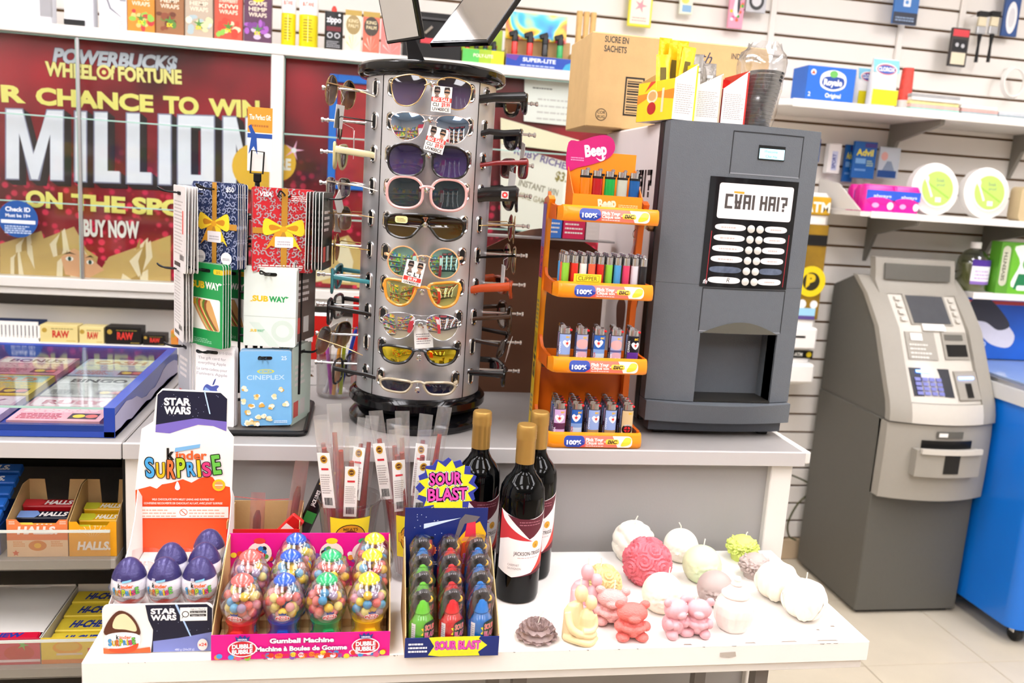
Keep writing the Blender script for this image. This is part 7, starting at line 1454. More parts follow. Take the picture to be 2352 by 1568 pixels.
for x, c in ((.045, '#d83a34'), (.112, '#1e3f9e'), (.155, '#f0d020'), (.205, '#2a9a5a')):
    a.ell(x, .086, .0185, .0185, '#f2dcd4'); a.ell(x, .1065, .009, .005, c)
    for k in range(16): q_ = rnd.uniform(0, 2*PI); rr = rnd.uniform(0, .013); a.ell(x+rr*math.cos(q_), .084+rr*math.sin(q_), .0042, .0042, rnd.choice(('#1a1a22', '#3a7ac0', '#d8502c', '#f0c83a', '#5a9a4a')), 8)
    a.ell(x, .083, .009, .0055, '#c81e2c'); a.text('DUBBLE', x, .0835, .003, '#f2ecf2', .03, w=.013); a.text('BUBBLE', x, .0795, .003, '#f2ecf2', .03, w=.013); a.poly([(x-.012, .05), (x+.012, .05), (x+.009, .07), (x-.009, .07)], c)
a.build(gd, front(0, d-.0015, 0), 'rear_print', rough=.4)
GB = ['#e8a0a0', '#e0605a', '#f0d23a', '#6ab0d8', '#e89ab0', '#a894b4', '#f0c23a', '#e86a62', '#4a98c8', '#f0dc7a']
gball = [MB().ball((0, 0, 0), .0067, n=12, m=8).mesh('gumball', mat('gum_'+c.strip('#'), c, .25, noise=.06, coat=.3)) for c in GB]
_rings = MB().lathe([(.0, .0285), (.0175, .0285), (.0215, .031), (.0285, .045), (.0298, .056), (.0285, .067), (.0225, .079), (.0145, .0855)], 28).mesh('globe', clear('globe_plastic', '#ffffff', .97, .14, .05))
_wrap = MB().lathe([(.024, .004), (.0245, .03), (.0305, .05), (.0305, .06), (.022, .082), (.008, .0965), (.002, .099)], 16).mesh('shrink_wrap', clear('shrink_film', '#ffffff', .98, .10, .12))
def gumball_machine(label, x, y, col, cap, band_c, seed, rz):
    o = thing('gumball_machine', label, 'gumball machine', (x, y, TZ+.0015), rz, 'toy gumball machines in the tray'); m_ = mat('toy_'+col.strip('#'), col, .22, noise=.05, coat=.4); rnd = random.Random(seed)
    MB().lathe([(0, 0), (.0235, 0), (.024, .003), (.0205, .008), (.019, .012), (.019, .022), (.0215, .026), (.0225, .030), (.0205, .0305), (0, .0305)], 28).build('base', m_, o)
    MB().lathe([(.0193, .0095), (.0193, .0215)], 20, a0=-.15, a1=PI+.15).build('paper_band', mat('band_'+band_c.strip('#'), band_c, .4, noise=.5, nscale=120), o)
    ch = MB().prism(smooth_poly([(-.010, .001), (-.009, .016), (-.006, .021), (.006, .021), (.009, .016), (.010, .001)], 3), -.026, -.015).build('chute', m_, o); MB().prism(rrect(-.006, .005, .006, .011, .002), -.0268, -.0262).build('chute_plate', mat('chute_yellow', '#f0c020', .3), ch)
    link('globe', _rings, o)
    MB().lathe([(.0148, .0848), (.0158, .087), (.0145, .091), (.009, .0955), (.004, .0975), (0, .098)], 24).build('lid', mat('toy_'+cap.strip('#'), cap, .2, noise=.05, coat=.4), o)
    pts = []; tries = 0
    while len(pts) < 34 and tries < 6000:
        tries += 1; z = rnd.uniform(.037, .074); rm = .0218*math.sqrt(max(0, 1-((z-.056)/.024)**2)); q_ = rnd.uniform(-PI, 0) if rnd.random() < .8 else rnd.uniform(0, PI); rr = rm*math.sqrt(rnd.uniform(.35, 1)); p = Vector((rr*math.cos(q_), rr*math.sin(q_), z))
        if all((p-s).length > .0108 for s in pts): pts.append(p)
    bias = rnd.sample(range(10), 5)
    for p in pts: link('gumball', gball[rnd.choice(bias+list(range(10)))], o, p)
    a = Art(); a.ell(0, .043, .0105, .0055, '#f0e8ee', 20); a.ell(0, .043, .0096, .0048, '#d82a34', 20); a.text('DUBBLE', 0, .0436, .0032, '#f6f2f4', .03, w=.015); a.text('BUBBLE', 0, .0395, .0032, '#f6f2f4', .03, w=.015); a.poly([(-.0045, .0487), (-.0055, .0525), (-.003, .0512), (0, .053), (.003, .0512), (.0055, .0525), (.0045, .0487)], '#2a3a8a')
    a.build(o, lambda u, v, d: (lambda R: Vector(((R+d)*math.sin(u/R), -(R+d)*math.cos(u/R), v)))(.0285+.0014*min(1, max(0, (v-.045)/.01))+(0 if v > .045 else -(.045-v)*.5)+.0002), 'lettering', maxlen=.004)
    link('shrink_wrap', _wrap, o); return o
CT = [('#d8342c', '#e0605a', '#5a8ab0', 'red'), ('#1c48a8', '#2a56b8', '#c8242c', 'blue'), ('#1f9a56', '#2aa468', '#b82a7a', 'green'), ('#f0bc18', '#f0d828', '#e07a62', 'yellow')]
for r, (y, cols) in enumerate(((1.176, (0, 1, 2, 3)), (1.228, (0, 1, 2, 3)), (1.276, (1, 3)))):
    for c in cols:
        b, cp, bn, nm = CT[c]; gumball_machine('toy gumball machine with %s base and lid in the %s row of the tray' % (nm, ('front', 'middle', 'back')[r]), (-.155, -.097, -.038, .022)[c]+.004*r, y, b, cp, bn, r*10+c, random.uniform(-.25, .25)).location.z += (.011, .0235, .029)[r]
MB().box(.004, w-.004, .003, .0625, .0013, .0120).build('inner_step', M_kraft, gd)
MB().box(.004, w-.004, .0628, .1105, .0013, .0245).build('inner_step', M_kraft, gd)
MB().box(.004, w-.004, .1108, d-.003, .0013, .0300).build('inner_step', M_kraft, gd)
# ================================================================ sour candy spray display
sx0, sx1, sy0, sy1 = .075, .211, 1.132, 1.272
sb = thing('spray_display', 'dark blue sour candy spray display tray with starburst header on the low table', 'display', (sx0, sy0, TZ)); w = sx1-sx0; d = sy1-sy0
M_navy = mat('card_navy', '#14276e', .35, noise=.25, nscale=14)
MB().box(0, w, 0, .0015, 0, .030).build('front_panel', M_navy, sb); MB().box(0, w-.006, d-.0015, d, 0, .172).build('rear_panel', M_navy, sb); MB().box(.0016, w-.0016, .0016, d-.0016, 0, .0012).build('bottom', M_kraft, sb)
for x in (0, w-.0015): MB().prism([(.0016, 0), (d-.0016, 0), (d-.0016, .125), (d-.02, .12), (.02, .05), (.0016, .033)], x, x+.0015, 'yz').build('side_panel', M_kraft, sb)
hdr = MB().prism(star(.063, .205, .049, .043, 16), d-.001, d+.0005).build('header', mat('header_violet', '#2c3a9a', .4, noise=.1), sb, smooth=False)
def blast(a, x, z, s, w1=None):
    for t, dx, dz, ww in (('SOUR', -.1, .15, 2.2), ('BLAST', .1, -.95, 2.7)): a.outline(t, x+s*dx, z+s*dz, s*.82, '#3a4630', .034, 'C', s*ww, 0, .05, s*.11); a.text(t, x+s*dx, z+s*dz, s*.82, '#ee4ab0', .034, w=s*ww, edge='#c8ecd8', ew=.12, rot=.05)
a = Art(); a.poly(star(.063, .205, .046, .034, 13), '#f2e024'); blast(a, .063, .207, .023); a.text('Candy Spray', .07, .170, .004, '#d8d83a', .02, w=.06); a.build(sb, front(0, d-.001, 0), 'header_print', rough=.4)
a = Art(); a.poly([(.085, .12), (.075, .108), (.083, .09), (.08, .06), (.096, .07), (.105, .045), (.116, .07), (.129, .062), (.126, .1), (.129, .13), (.118, .15), (.1, .14)], '#f0b41c'); a.poly(smooth_poly([(.084, .1), (.083, .075), (.093, .062), (.11, .06), (.122, .072), (.124, .1), (.114, .115), (.094, .115)]), '#d84a24'); a.poly([(.09, .117), (.118, .117), (.115, .123), (.093, .123)], '#e8905a'); a.poly([(.095, .124), (.113, .124), (.111, .152), (.098, .152)], '#e0324a'); a.poly([(.078, .118), (.083, .116), (.094, .146), (.112, .150), (.118, .158), (.094, .162), (.086, .152)], '#6a6468'); a.poly([(.088, .156), (.03, .138), (.03, .146)], '#cfe0f8'); blast(a, .105, .088, .0085)
for x, c in ((.02, '#5ac88a'), (.042, '#d84a44'), (.064, '#2a5ad0')): a.poly(star(x, .102, .0105, .0085, 12), '#f08a5a'); a.ell(x, .102, .0078, .0095, c); a.poly([(x-.003, .11), (x+.003, .11), (x+.002, .12), (x-.002, .12)], c); a.poly([(x-.009, .11), (x-.007, .109), (x-.002, .122), (x+.005, .121), (x+.004, .125), (x-.004, .126)], '#1c1a22')
a.scribble(.03, .078, .055, .085, '#dfe4f4', 2); rnd = random.Random(12)
for k in range(14): a.ell(rnd.uniform(.015, .08), rnd.uniform(.125, .165), .0007, .0007, '#e6eefa', 6)
a.build(sb, front(0, d-.0015, 0), 'rear_print', rough=.4)
a = Art(); a.poly(star(.075, .017, .04, .03, 9, 1.1), '#f2e024'); a.items[-1] = ([(x, min(max(z, .001), .0315)) for x, z in a.items[-1][0]],)+a.items[-1][1:]; a.text('SOUR BLAST', .076, .012, .012, '#ee4ab0', .05, w=.066, edge='#c8ecd8', ew=.06); a.text('CANDY SPRAY', .076, .0045, .0035, '#d8d83a', .02, w=.06); a.scribble(.005, .008, .033, .025, '#e8eaf6', 3, .5); a.build(sb, front(), 'front_print', rough=.4)
MB().box(.003, w-.003, .045, d-.003, .0013, .014).build('inner_step', M_kraft, sb); MB().box(.003, w-.003, .078, d-.003, .0141, .027).build('inner_step', M_kraft, sb); MB().box(.003, w-.003, .108, d-.003, .0271, .040).build('inner_step', M_kraft, sb)
_SB = {}
def spray(nm, col, x, y, z, label):
    if nm in _SB: return dup(_SB[nm], (x, y, z), random.uniform(-.1, .1), label)
    o = thing('candy_spray', label, 'candy', (x, y, z), 0., 'candy sprays in the tray')
    MB().lathe([(0, 0), (.014, 0), (.0175, .004), (.0185, .012), (.0185, .040), (.0165, .049), (.012, .054), (.0105, .057)], 22).build('bottle', mat('spray_'+nm, col, .2, noise=.12, trans=.25, coat=.5), o)
    MB().lathe([(.0105, .0572), (.0115, .059), (.0075, .077), (.006, .079)], 16).build('neck', mat('neck_'+nm, col, .35, noise=.08), o)
    hd_ = MB().prism([(-.015, .060), (-.011, .073), (.0, .079), (.008, .078), (.012, .070), (.008, .064), (.0, .066), (-.008, .060), (-.016, .036), (-.019, .038)], -.0062, .0062).build('trigger', mat('spray_grey', '#3a3638', .3, noise=.1), o, loc=(0, 0, .011))
    MB().cyl(.0042, -.0068, .0068, 12, M=T(-.006, 0, .0715) @ RX(PI/2)).build('nozzle_ring', M_black, hd_); MB().ball((.0105, -.001, .0775), .0048, n=10, m=8).build('tip', mat('tip_yellow', '#f0b818', .3), o)
    a = Art(); a.poly([(-.017, .006), (-.010, .006), (-.010, .03), (-.017, .03)], '#ece8ea'); a.scribble(-.0165, .009, -.0105, .028, '#a8a4a8', 6, .4); a.poly(star(.012, .019, .0145, .010, 9), '#f0dc28'); a.poly(smooth_poly([(.002, .02), (.004, .032), (.02, .034), (.024, .02), (.02, .008), (.004, .008)]), '#24302a'); a.text('SOUR', .0125, .021, .0078, '#ea4a6a', .03, w=.017, edge='#c8e4b0', ew=.04); a.text('BLAST', .0135, .010, .0078, '#d83a8a', .03, w=.019, edge='#c8e4b0', ew=.04)
    a.build(o, lambda u, v, d: Vector(((.0187+d)*math.sin(u/.0187), -(.0187+d)*math.cos(u/.0187), v+.0165)), 'label', maxlen=.004)
    MB().lathe([(.0196, .006), (.0196, .045), (.0175, .06), (.020, .08), (.012, .094), (.002, .097)], 14).build('film_wrap', clear('shrink_film'), o)
    _SB[nm] = o; return o
for r in range(4):
    for c, (nm, col) in enumerate((('green', '#6cc83a'), ('red', '#e0242c'), ('blue', '#1f7ad0'))):
        if r == 3 and nm == 'green': nm, col = 'blue', '#1f7ad0'
        spray(nm, col, sx0+.024+c*.043+.001*r, sy0+.023+r*.031, TZ+.0015+(0, .013, .026, .039)[r], '%s candy spray bottle in the %s row of the tray, %s' % (nm, ('front', 'second', 'third', 'back')[r], ('beside the cup side', 'in the centre', 'beside the wine side')[c]))
# ================================================================ wine bottles
M_wine = mat('wine_glass_dark', '#030405', .05, spec=.28, noise=.1)
def wine(label, x, y, rz):
    if 'wine' in _SB: return dup(_SB['wine'], (x, y, TZ), rz, label)
    o = thing('wine_bottle', label, 'wine bottle', (x, y, TZ), rz, 'red wine bottles on the low table'); R_ = .0372
    MB().lathe([(0, .001), (.030, 0), (.0355, .003), (R_, .010), (R_, .178), (.0355, .192), (.029, .205), (.0205, .215), (.0158, .225), (.0148, .236), (.0146, .292), (0, .292)], 40).build('bottle', M_wine, o)
    cp = MB().lathe([(.0156, .2325), (.0158, .234), (.0158, .272), (.0166, .274), (.0162, .276), (.0166, .278), (.0162, .280), (.0166, .282), (.0162, .284), (.0166, .286), (.0162, .289), (.0160, .294), (.0145, .2965), (0, .2968)], 28).build('capsule', mat('gold_foil', '#b08a48', .35, metal=.55, noise=.08, nscale=60), o)
    a = Art(); a.poly([(-.048, .058)]+[(-.048+.096*k/8, .16-.012*math.sin(PI*k/8)) for k in range(9)]+[(.048, .058), (-.02, .048)], '#f2eeee')
    a.poly([(-.048, .16)]+[(-.048+.06*k/8, .16-.05*(k/8)**.6) for k in range(9)]+[(-.03, .115), (-.048, .108)], '#c8323a'); a.poly([(-.034, .1535), (-.012, .149), (.012, .148), (.034, .1525), (.044, .157), (.04, .146), (.03, .13), (.014, .118), (.006, .114), (-.012, .133)], '#5c1c2c'); a.poly([(.048, .112), (.048, .058), (.01, .053), (.022, .068), (.036, .088)], '#d0443c'); a.poly([(.048, .07), (.048, .058), (-.02, .048), (.012, .056), (.034, .066)], '#5c1c2c')
    a.ell(.018, .104, .0062, .0062, '#e2a83a'); a.text('jt', .018, .101, .005, '#6a4a1a', .0); a.text('JACKSON-TRIGGS', .006, .0868, .0062, '#3a3234', .005, w=.05); a.scribble(-.012, .082, .024, .0838, '#c8a8a4', 1); a.text('CABERNET', -.018, .068, .0035, '#9a9294', .0, w=.019); a.text('SAUVIGNON', -.0165, .062, .0035, '#9a9294', .0, w=.022); a.scribble(-.012, .138, .026, .147, '#a86a78', 2, .35)
    a.build(o, lambda u, v, d: Vector(((R_+d)*math.sin(u/R_), -(R_+d)*math.cos(u/R_), v)), 'label', maxlen=.003, rough=.5); _SB['wine'] = o; return o
wine('dark red wine bottle with red white label standing foremost beside the flower candle', .268, 1.318, .1); wine('dark red wine bottle half hidden behind the sour candy header', .205, 1.395, .2); wine('dark red wine bottle standing behind the foremost bottle', .306, 1.4, .05)
# ================================================================ cups of meat sticks
def meat_cup(label, x, y, n, seed, words):
    o = thing('stick_cup', label, 'cup', (x, y, TZ)); prof = [(.0, .0012), (.034, .0012), (.036, .004), (.0515, .139), (.0535, .140), (.0545, .143), (.0535, .146), (.0515, .146)]
    MB().lathe(prof, 32).build('cup', M_clear, o)
    def cr(v): return .036+(.0155*v/.139)
    a = Art(); a.rect(-.028, .05, .034, .125, '#f2e02a'); a.ell(.004, .085, .026, .030, '#3a2a14', 28); a.ell(.004, .085, .0245, .0285, '#d89a24', 28); a.ell(.004, .085, .016, .019, '#6a2a1c', 24); a.text('Kurtis', .004, .079, .014, '#e8b43a', .05, w=.056, edge='#3a2814', ew=.03); a.text('MEATS', .004, .1035, .005, '#6a4a1a', .02, w=.022); a.text('GLUTEN FREE', .004, .052, .005, '#6a5a14', .02, w=.04)
    a.build(o, lambda u, v, d: Vector(((cr(v)+.0006+d)*math.sin(u/.045), -(cr(v)+.0006+d)*math.cos(u/.045), v)), 'label', maxlen=.01)
    rnd = random.Random(seed)
    for k in range(n):
        q_ = -PI*.95+PI*1.9*k/n*.5 if k < n*.6 else PI*.2+(k-n*.6)*.7
        bx, by = .018*math.cos(q_), .018*math.sin(q_); lx, ly = .022*math.cos(q_)*rnd.uniform(.7, 1.2), .02*math.sin(q_); L_ = rnd.uniform(.25, .275); tx, ty = math.atan2(-ly, .14), math.atan2(lx, .14)
        s = thing('meat_stick', '%s meat stick pouch in the %s' % (('first', 'second', 'third', 'fourth', 'fifth', 'sixth', 'seventh', 'eighth')[k]+' clockwise', words), 'meat stick', (x+bx, y+by, TZ+.004), group='meat sticks in the '+words, rot=(tx, ty, rnd.uniform(-.4, .4)))
        MB().tube([(0, 0, .004), (.001, .0, L_*.4), (-.001, 0, L_*.88)], [.0055, .0066, .004], 10).build('sausage', mat('cured_meat', '#9a2a1a', .25, noise=.5, nscale=150, coat=.5), s)
        MB().loft([[(xx, yy, zz) for xx, yy in ((-wd, 0), (-wd*.6, -th), (wd*.6, -th), (wd, 0), (wd*.6, th), (-wd*.6, th))] for zz, wd, th in ((0, .010, .001), (.01, .011, .007), (L_*.85, .0125, .0065), (L_*.93, .0125, .001), (L_*1.06, .0125, .0006))], cap=False).build('pouch', clear('pouch_film', '#ffffff', .99, .16, .2, .06), s)
        if k % 2 == 0:
            lb = MB().box(-.0105, .0105, -.0086, -.0080, L_*.5, L_*.86, .0).build('label', M_paper, s); a = Art(); a.ell(0, L_*.82, .006, .007, '#c8982a'); a.ell(0, L_*.82, .004, .0045, '#5a2a18'); a.text('urti', 0, L_*.815, .003, '#e8c050', .02); a.rect(-.006, L_*.75, .006, L_*.763, '#d8303a'); a.scribble(-.0085, L_*.60, .0085, L_*.73, '#a8a09c', 9, .35, k); a.barcode(-.007, L_*.52, .007, L_*.57); a.build(lb, front(0, -.0087, 0))
meat_cup('clear plastic cup of meat sticks with yellow label behind the gumball tray', -.012, 1.392, 8, 1, 'cup behind the gumball tray'); meat_cup('clear plastic cup of meat sticks half hidden by the sour candy header', .095, 1.40, 8, 2, 'cup behind the sour candy tray')
# red jerky box
jb = thing('jerky_box', 'open red cardboard jerky box behind the gumball tray', 'box', (-.205, 1.36, TZ)); w = .115; d = .09
M_red = mat('card_red', '#c8201c', .4, noise=.08)
MB().box(0, w, 0, .0012, 0, .10).build('front_panel', M_red, jb); MB().box(0, w, d-.0012, d, 0, .115).build('rear_panel', M_kraft, jb); MB().box(.0013, w-.0013, .0013, d-.0013, 0, .001).build('bottom', M_kraft, jb)
for x in (0, w-.0012): MB().box(x, x+.0012, .0013, d-.0013, 0, .112).build('side_panel', M_kraft, jb)
MB().loft([[(x, d-.001+y0, .1155+zz), (x, d+.0005+y0, .1157+zz)] for x, y0, zz in ((-.03, -.02, -.01), (-.015, -.02, .008), (0, -.01, .01), (.02, 0, .004), (.05, 0, .0), (.09, 0, .002))], closed=False, cap=False).build('torn_flap', M_red, jb)
def jerky(label, x, y, L_, lean, turn, col='#6a2a18', wrapc=None, word=None):
    s = thing('jerky_stick', label, 'jerky stick', (x, y, TZ+.003), group='jerky sticks in the red box', rot=(0, lean, turn))
    MB().tube([(0, 0, .01), (0, 0, L_*.7), (.001, 0, L_*.78)], [.0062, .0065, .003], 10).build('sausage', mat('jerky_brown', col, .25, noise=.4, nscale=120, coat=.5), s)
    wr_ = MB().loft([[(xx, yy, zz) for xx, yy in ((-wd, 0), (-wd*.6, -th), (wd*.6, -th), (wd, 0), (wd*.6, th), (-wd*.6, th))] for zz, wd, th in ((0, .012, .001), (.01, .012, .0075), (L_*.8, .012, .0065), (L_*.88, .012, .001), (L_, .0115, .0006))], cap=False)
    wr_.build('wrapper', clear('pink_film', '#fbe6e2', .98, .15, .25, .07) if not wrapc else mat('wrap_dark', '#141012', .3, noise=.2), s)
    if word: a = Art(); a.rect(-.009, L_*.1, .009, L_*.3, '#c8201c'); a.rect(-.009, L_*.8, .009, L_*.95, '#c8a24a'); a.rect(-.009, L_*.45, .009, L_*.55, '#2a8a3a'); a.text(word, -.001, L_*.6, .006, '#f0ece8', .04, 'L', w=.03, rot=PI/2); a.build(s, front(0, -.009, 0))
jerky('short jerky stick in pink film leaning in the red box', -.165, 1.40, .145, .03, 0.); jerky('tall jerky stick in pink film leaning in the red box', -.115, 1.40, .2, .12, .2); jerky('dark wrapped jerky stick with red and green bands', -.115, 1.43, .2, .38, .0, wrapc=1, word='JACK LINKS')
s = thing('jerky_stick', 'jerky stick lying slanted with a white label in the red box', 'jerky stick', (-.13, 1.385, TZ+.07), group='jerky sticks in the red box', rot=(.2, .7, 0)); MB().box(-.012, .012, -.004, .004, 0, .06, .002).build('wrapper', M_red, s); MB().box(-.009, .009, -.0046, -.0042, .006, .04).build('label', M_paper, s)
# ================================================================ moulded wax candles
from mathutils import noise as _ns
def wax(c): return mat('wax_'+c.strip('#'), c, .45, noise=.03, nscale=20, sub=.15)
M_wick = mat('wick', '#efe8da', .8, noise=.05)
def fib(n):
    out = []
    for i in range(n): z = 1-2*(i+.5)/n; q = i*2.399963; r = math.sqrt(1-z*z); out.append(Vector((r*math.cos(q), r*math.sin(q), z)))
    return out
def orb(r, fn, nu=72, nv=44, sz=1., flat=-.86):
    """displaced ball sitting on z=0"""
    mb = MB()
    def P(u, v):
        t = -PI/2+PI*v; q = 2*PI*u; d = Vector((math.cos(t)*math.cos(q), math.cos(t)*math.sin(q), math.sin(t))); k = fn(d); p = d*(r*k); p.z = max(p.z*sz, r*flat*sz); return (p.x, p.y, p.z-r*flat*sz)
    return mb.grid(P, nu, nv)
def roses(n, amp=.05, turns=6.):
    C = fib(n); phm = math.acos(max(-1, 1-2/n))*1.15
    def f(d):
        c = max(C, key=lambda p: p.dot(d)); ph = math.acos(max(-1, min(1, c.dot(d)))); u = c.orthogonal().normalized(); v = c.cross(u); az = math.atan2(d.dot(v), d.dot(u))
        x = min(1, ph/phm); return 1+amp*(.8*math.cos(turns*x*PI-az)*(1 if x < .95 else 0)+1.3*(1-x**3))-amp
    return f
def carved(amp=.06, seed=0., lo=-.5, hi=.35, front_q=-PI/2):
    def f(d):
        m = max(0, 1-abs((d.z-(lo+hi)/2)/((hi-lo)/2))**4)*max(0, -d.y+.25)
        s = _ns.noise((d.x*7+seed, d.y*7, d.z*9))+.6*_ns.noise((d.x*15, d.y*15+seed, d.z*15)); r_ = abs(math.sin(9*math.atan2(d.x, -d.y)))*.6 if d.z < -.1 else 0
        return 1+amp*m*(s*.9+r_*.5)
    return f
def candle(label, x, y, body, col, wick=None, rz=0., grp='moulded candles on the low table', name='wax_candle', smooth=True, ang=60):
    o = thing(name, label, 'candle', (x, y, TZ), rz, grp); b = body.build('wax_body', wax(col), o, ang=ang)
    if wick: wx, wy, wz, dx, dz = wick; MB().tube([(wx, wy, wz-.004), (wx+dx*.3, wy, wz+dz*.55), (wx+dx, wy, wz+dz)], .0011, 6).build('wick', M_wick, o)
    return o, b
def fuse(b, vox=.0011, it=4):
    m = b.modifiers.new('fuse', 'REMESH'); m.mode = 'VOXEL'; m.voxel_size = vox; m.use_smooth_shade = True
    s = b.modifiers.new('soften', 'SMOOTH'); s.factor = .5; s.iterations = it
# balls
def peony(d):
    q = math.atan2(d.y, d.x); t = math.asin(max(-1, min(1, d.z))); k = t*3.2+.5*math.sin(3*q); return 1+.11*abs(math.sin(k*1.6+q*2))**.6-.07+.03*_ns.noise((d.x*4, d.y*4, d.z*4))
candle('white ruffled peony ball candle by the counter front', .513, 1.452, orb(.0395, peony), '#f1eadb', (.0, 0, .072, .004, .014))
candle('coral rose covered ball candle', .510, 1.362, orb(.0425, roses(24, .06), 120, 70), '#e0707c', None)
candle('plain white round candle with carved front by the counter', .606, 1.449, orb(.0325, carved(.11, 2)), '#f0ecdc', (-.002, 0, .060, -.006, .014))
candle('pale green round candle with carved front', .614, 1.364, orb(.0345, carved(.11, 5)), '#d0deb4', (0, 0, .063, .001, .015))
candle('cream white round candle with carved front near the coral rose ball', .503, 1.258, orb(.0340, carved(.11, 8)), '#f2e9d4', (.008, 0, .061, .001, .014))
candle('mauve round candle with heavy carving beside the white jar candle', .604, 1.278, orb(.0305, carved(.2, 3, -.75, .3)), '#b0a09a', None)
candle('pale yellow rose ball candle behind the pink embracing pair', .415, 1.305, orb(.0305, roses(22, .07), 110, 64), '#dec98e', (-.006, 0, .057, -.001, .014))
# cupcakes
def cupcake(r, h0):
    mb = MB(); n = 48
    mb.loft([[(rr*(1+.035*math.cos(12*2*PI*k/n))*math.cos(2*PI*k/n), rr*(1+.035*math.cos(12*2*PI*k/n))*math.sin(2*PI*k/n), z) for k in range(n)] for rr, z in ((r*.66, 0), (r*.74, h0*.5), (r*.84, h0))])
    fr = roses(60, .12, 3.); mb.grid(lambda u, v: (lambda d: tuple(d*(r*fr(d))+Vector((0, 0, h0))))(Vector((math.cos(PI/2*(v*1.25-.25))*math.cos(2*PI*u), math.cos(PI/2*(v*1.25-.25))*math.sin(2*PI*u), math.sin(PI/2*(v*1.25-.25))*.92))), 84, 34); return mb
candle('lime green cupcake candle covered in tiny flowers', .731, 1.449, cupcake(.0290, .025), '#cfdc70', (.004, 0, .049, .003, .006)); candle('mauve cupcake candle covered in tiny roses', .722, 1.374, cupcake(.0275, .023), '#b8a6a0', None)
# jar candle
mb = MB(); n = 48
def jr_(q, z, r): f = abs(math.cos(3*q)); lat = .05*math.sin(9*q+z*520)*math.sin(9*q-z*520); return r*(1+.05*(f**6))*(1+(lat if .012 < z < .05 else 0))
prof = [(.0, .0005), (.019, .0), (.024, .006), (.0295, .018), (.0315, .03), (.0295, .042), (.024, .052), (.0195, .057)]
rings = []
for k in range(30):
    t = k/29*(len(prof)-1); i = min(int(t), len(prof)-2); f = t-i; r = prof[i][0]*(1-f)+prof[i+1][0]*f; z = prof[i][1]*(1-f)+prof[i+1][1]*f; rings.append([(jr_(2*PI*m/72, z, r)*math.cos(2*PI*m/72), jr_(2*PI*m/72, z, r)*math.sin(2*PI*m/72), z) for m in range(72)])
mb.loft(rings, cap=False)
o, b = candle('white lidded jar shaped candle with diamond relief', .600, 1.193, mb, '#efe2da', None)
MB().lathe([(.0195, .0572), (.0225, .058), (.0225, .0605), (.018, .064), (.013, .070), (.0085, .0735), (.0065, .0745), (.0095, .0755), (.0095, .077), (.005, .079), (.0048, .081), (.006, .084), (.0045, .088), (0, .0895)], 32).build('lid', wax('#f1e6df'), o)
# tulips
def tulip(r):
    def f(d):
        q = math.atan2(d.y, d.x); t = math.asin(max(-1, min(1, d.z))); c = abs(math.cos(2*q+.5)); return (1+.10*math.cos(2*t))*(1-.10*(1-c)**3*(1 if t < .6 else max(0, 1-(t-.6)*3)))*(1+(.03*math.cos(16*q)*max(0, math.cos(t)) if (d.x < .2) else 0))*(1+.05*max(0, math.cos(9*t))*(1 if d.x > .3 and t > .1 else 0))
    mb = orb(r, f, 72, 40, 1.12, -.9); h = r*1.12*.9
    for k, q in enumerate((-2.15, -1.0, .1, 1.3, 2.6)):          # pointed lower petals laid on the cup
        def P(u, v, q=q):
            wd = .62*math.sin(PI*min(1, v*.92+.08))**.8*(1-.35*v); t = -1.05+v*1.25; a_ = q+wd*(u-.5)*2
            d = Vector((math.cos(t)*math.cos(a_), math.cos(t)*math.sin(a_), math.sin(t))); p = d*(r*f(d)*(1.07-.06*(2*u-1)**2)); return (p.x, p.y, p.z*1.12+h)
        mb.grid(P, 10, 14)
    return mb
candle('white tulip shaped candle near the table corner', .722, 1.290, tulip(.0325), '#f2e9d6', (-.010, 0, .066, .0, .014)); candle('white tulip shaped candle foremost at the table corner', .738, 1.222, tulip(.0325), '#f3e8d8', (-.002, 0, .066, .0, .014))
# open flower
o = thing('wax_candle', 'low mauve open flower candle beside the wine bottle', 'candle', (.277, 1.178, TZ), 0, 'moulded candles on the low table'); M_mv = wax('#a8928e')
MB().lathe([(0, 0), (.024, 0), (.026, .006), (.015, .018), (0, .02)], 24).build('wax_body', M_mv, o)
def petal(L_, W_, cup_): return MB().grid(lambda u, v: (W_*(u-.5)*2*math.sin(PI*(v*.55+.2)), L_*(v-.22*v*(2*u-1)**2), cup_*v*v*L_+.0009*math.cos(5*u*PI)*v+.3*W_*(2*u-1)**2*v), 10, 8)
for ring, (nP, L_, W_, cp, z, r0, tl) in enumerate(((11, .022, .012, .12, .003, .011, -.02), (10, .020, .011, .25, .008, .010, .22), (9, .016, .010, .35, .013, .008, .5), (7, .012, .0085, .3, .016, .005, .85), (5, .009, .007, .2, .018, .002, 1.2))):
    pm = petal(L_, W_, cp).mesh('petal', M_mv)
    for k in range(nP): q = 2*PI*k/nP+ring*.4; link('petal', pm, o, (r0*math.cos(q), r0*math.sin(q), z), Matrix(RZ(q-PI/2) @ RX(tl)).to_euler())
MB().tube([(.0, 0, .02), (.003, 0, .034), (.008, 0, .044)], .0007, 6).build('wick', M_wick, o)
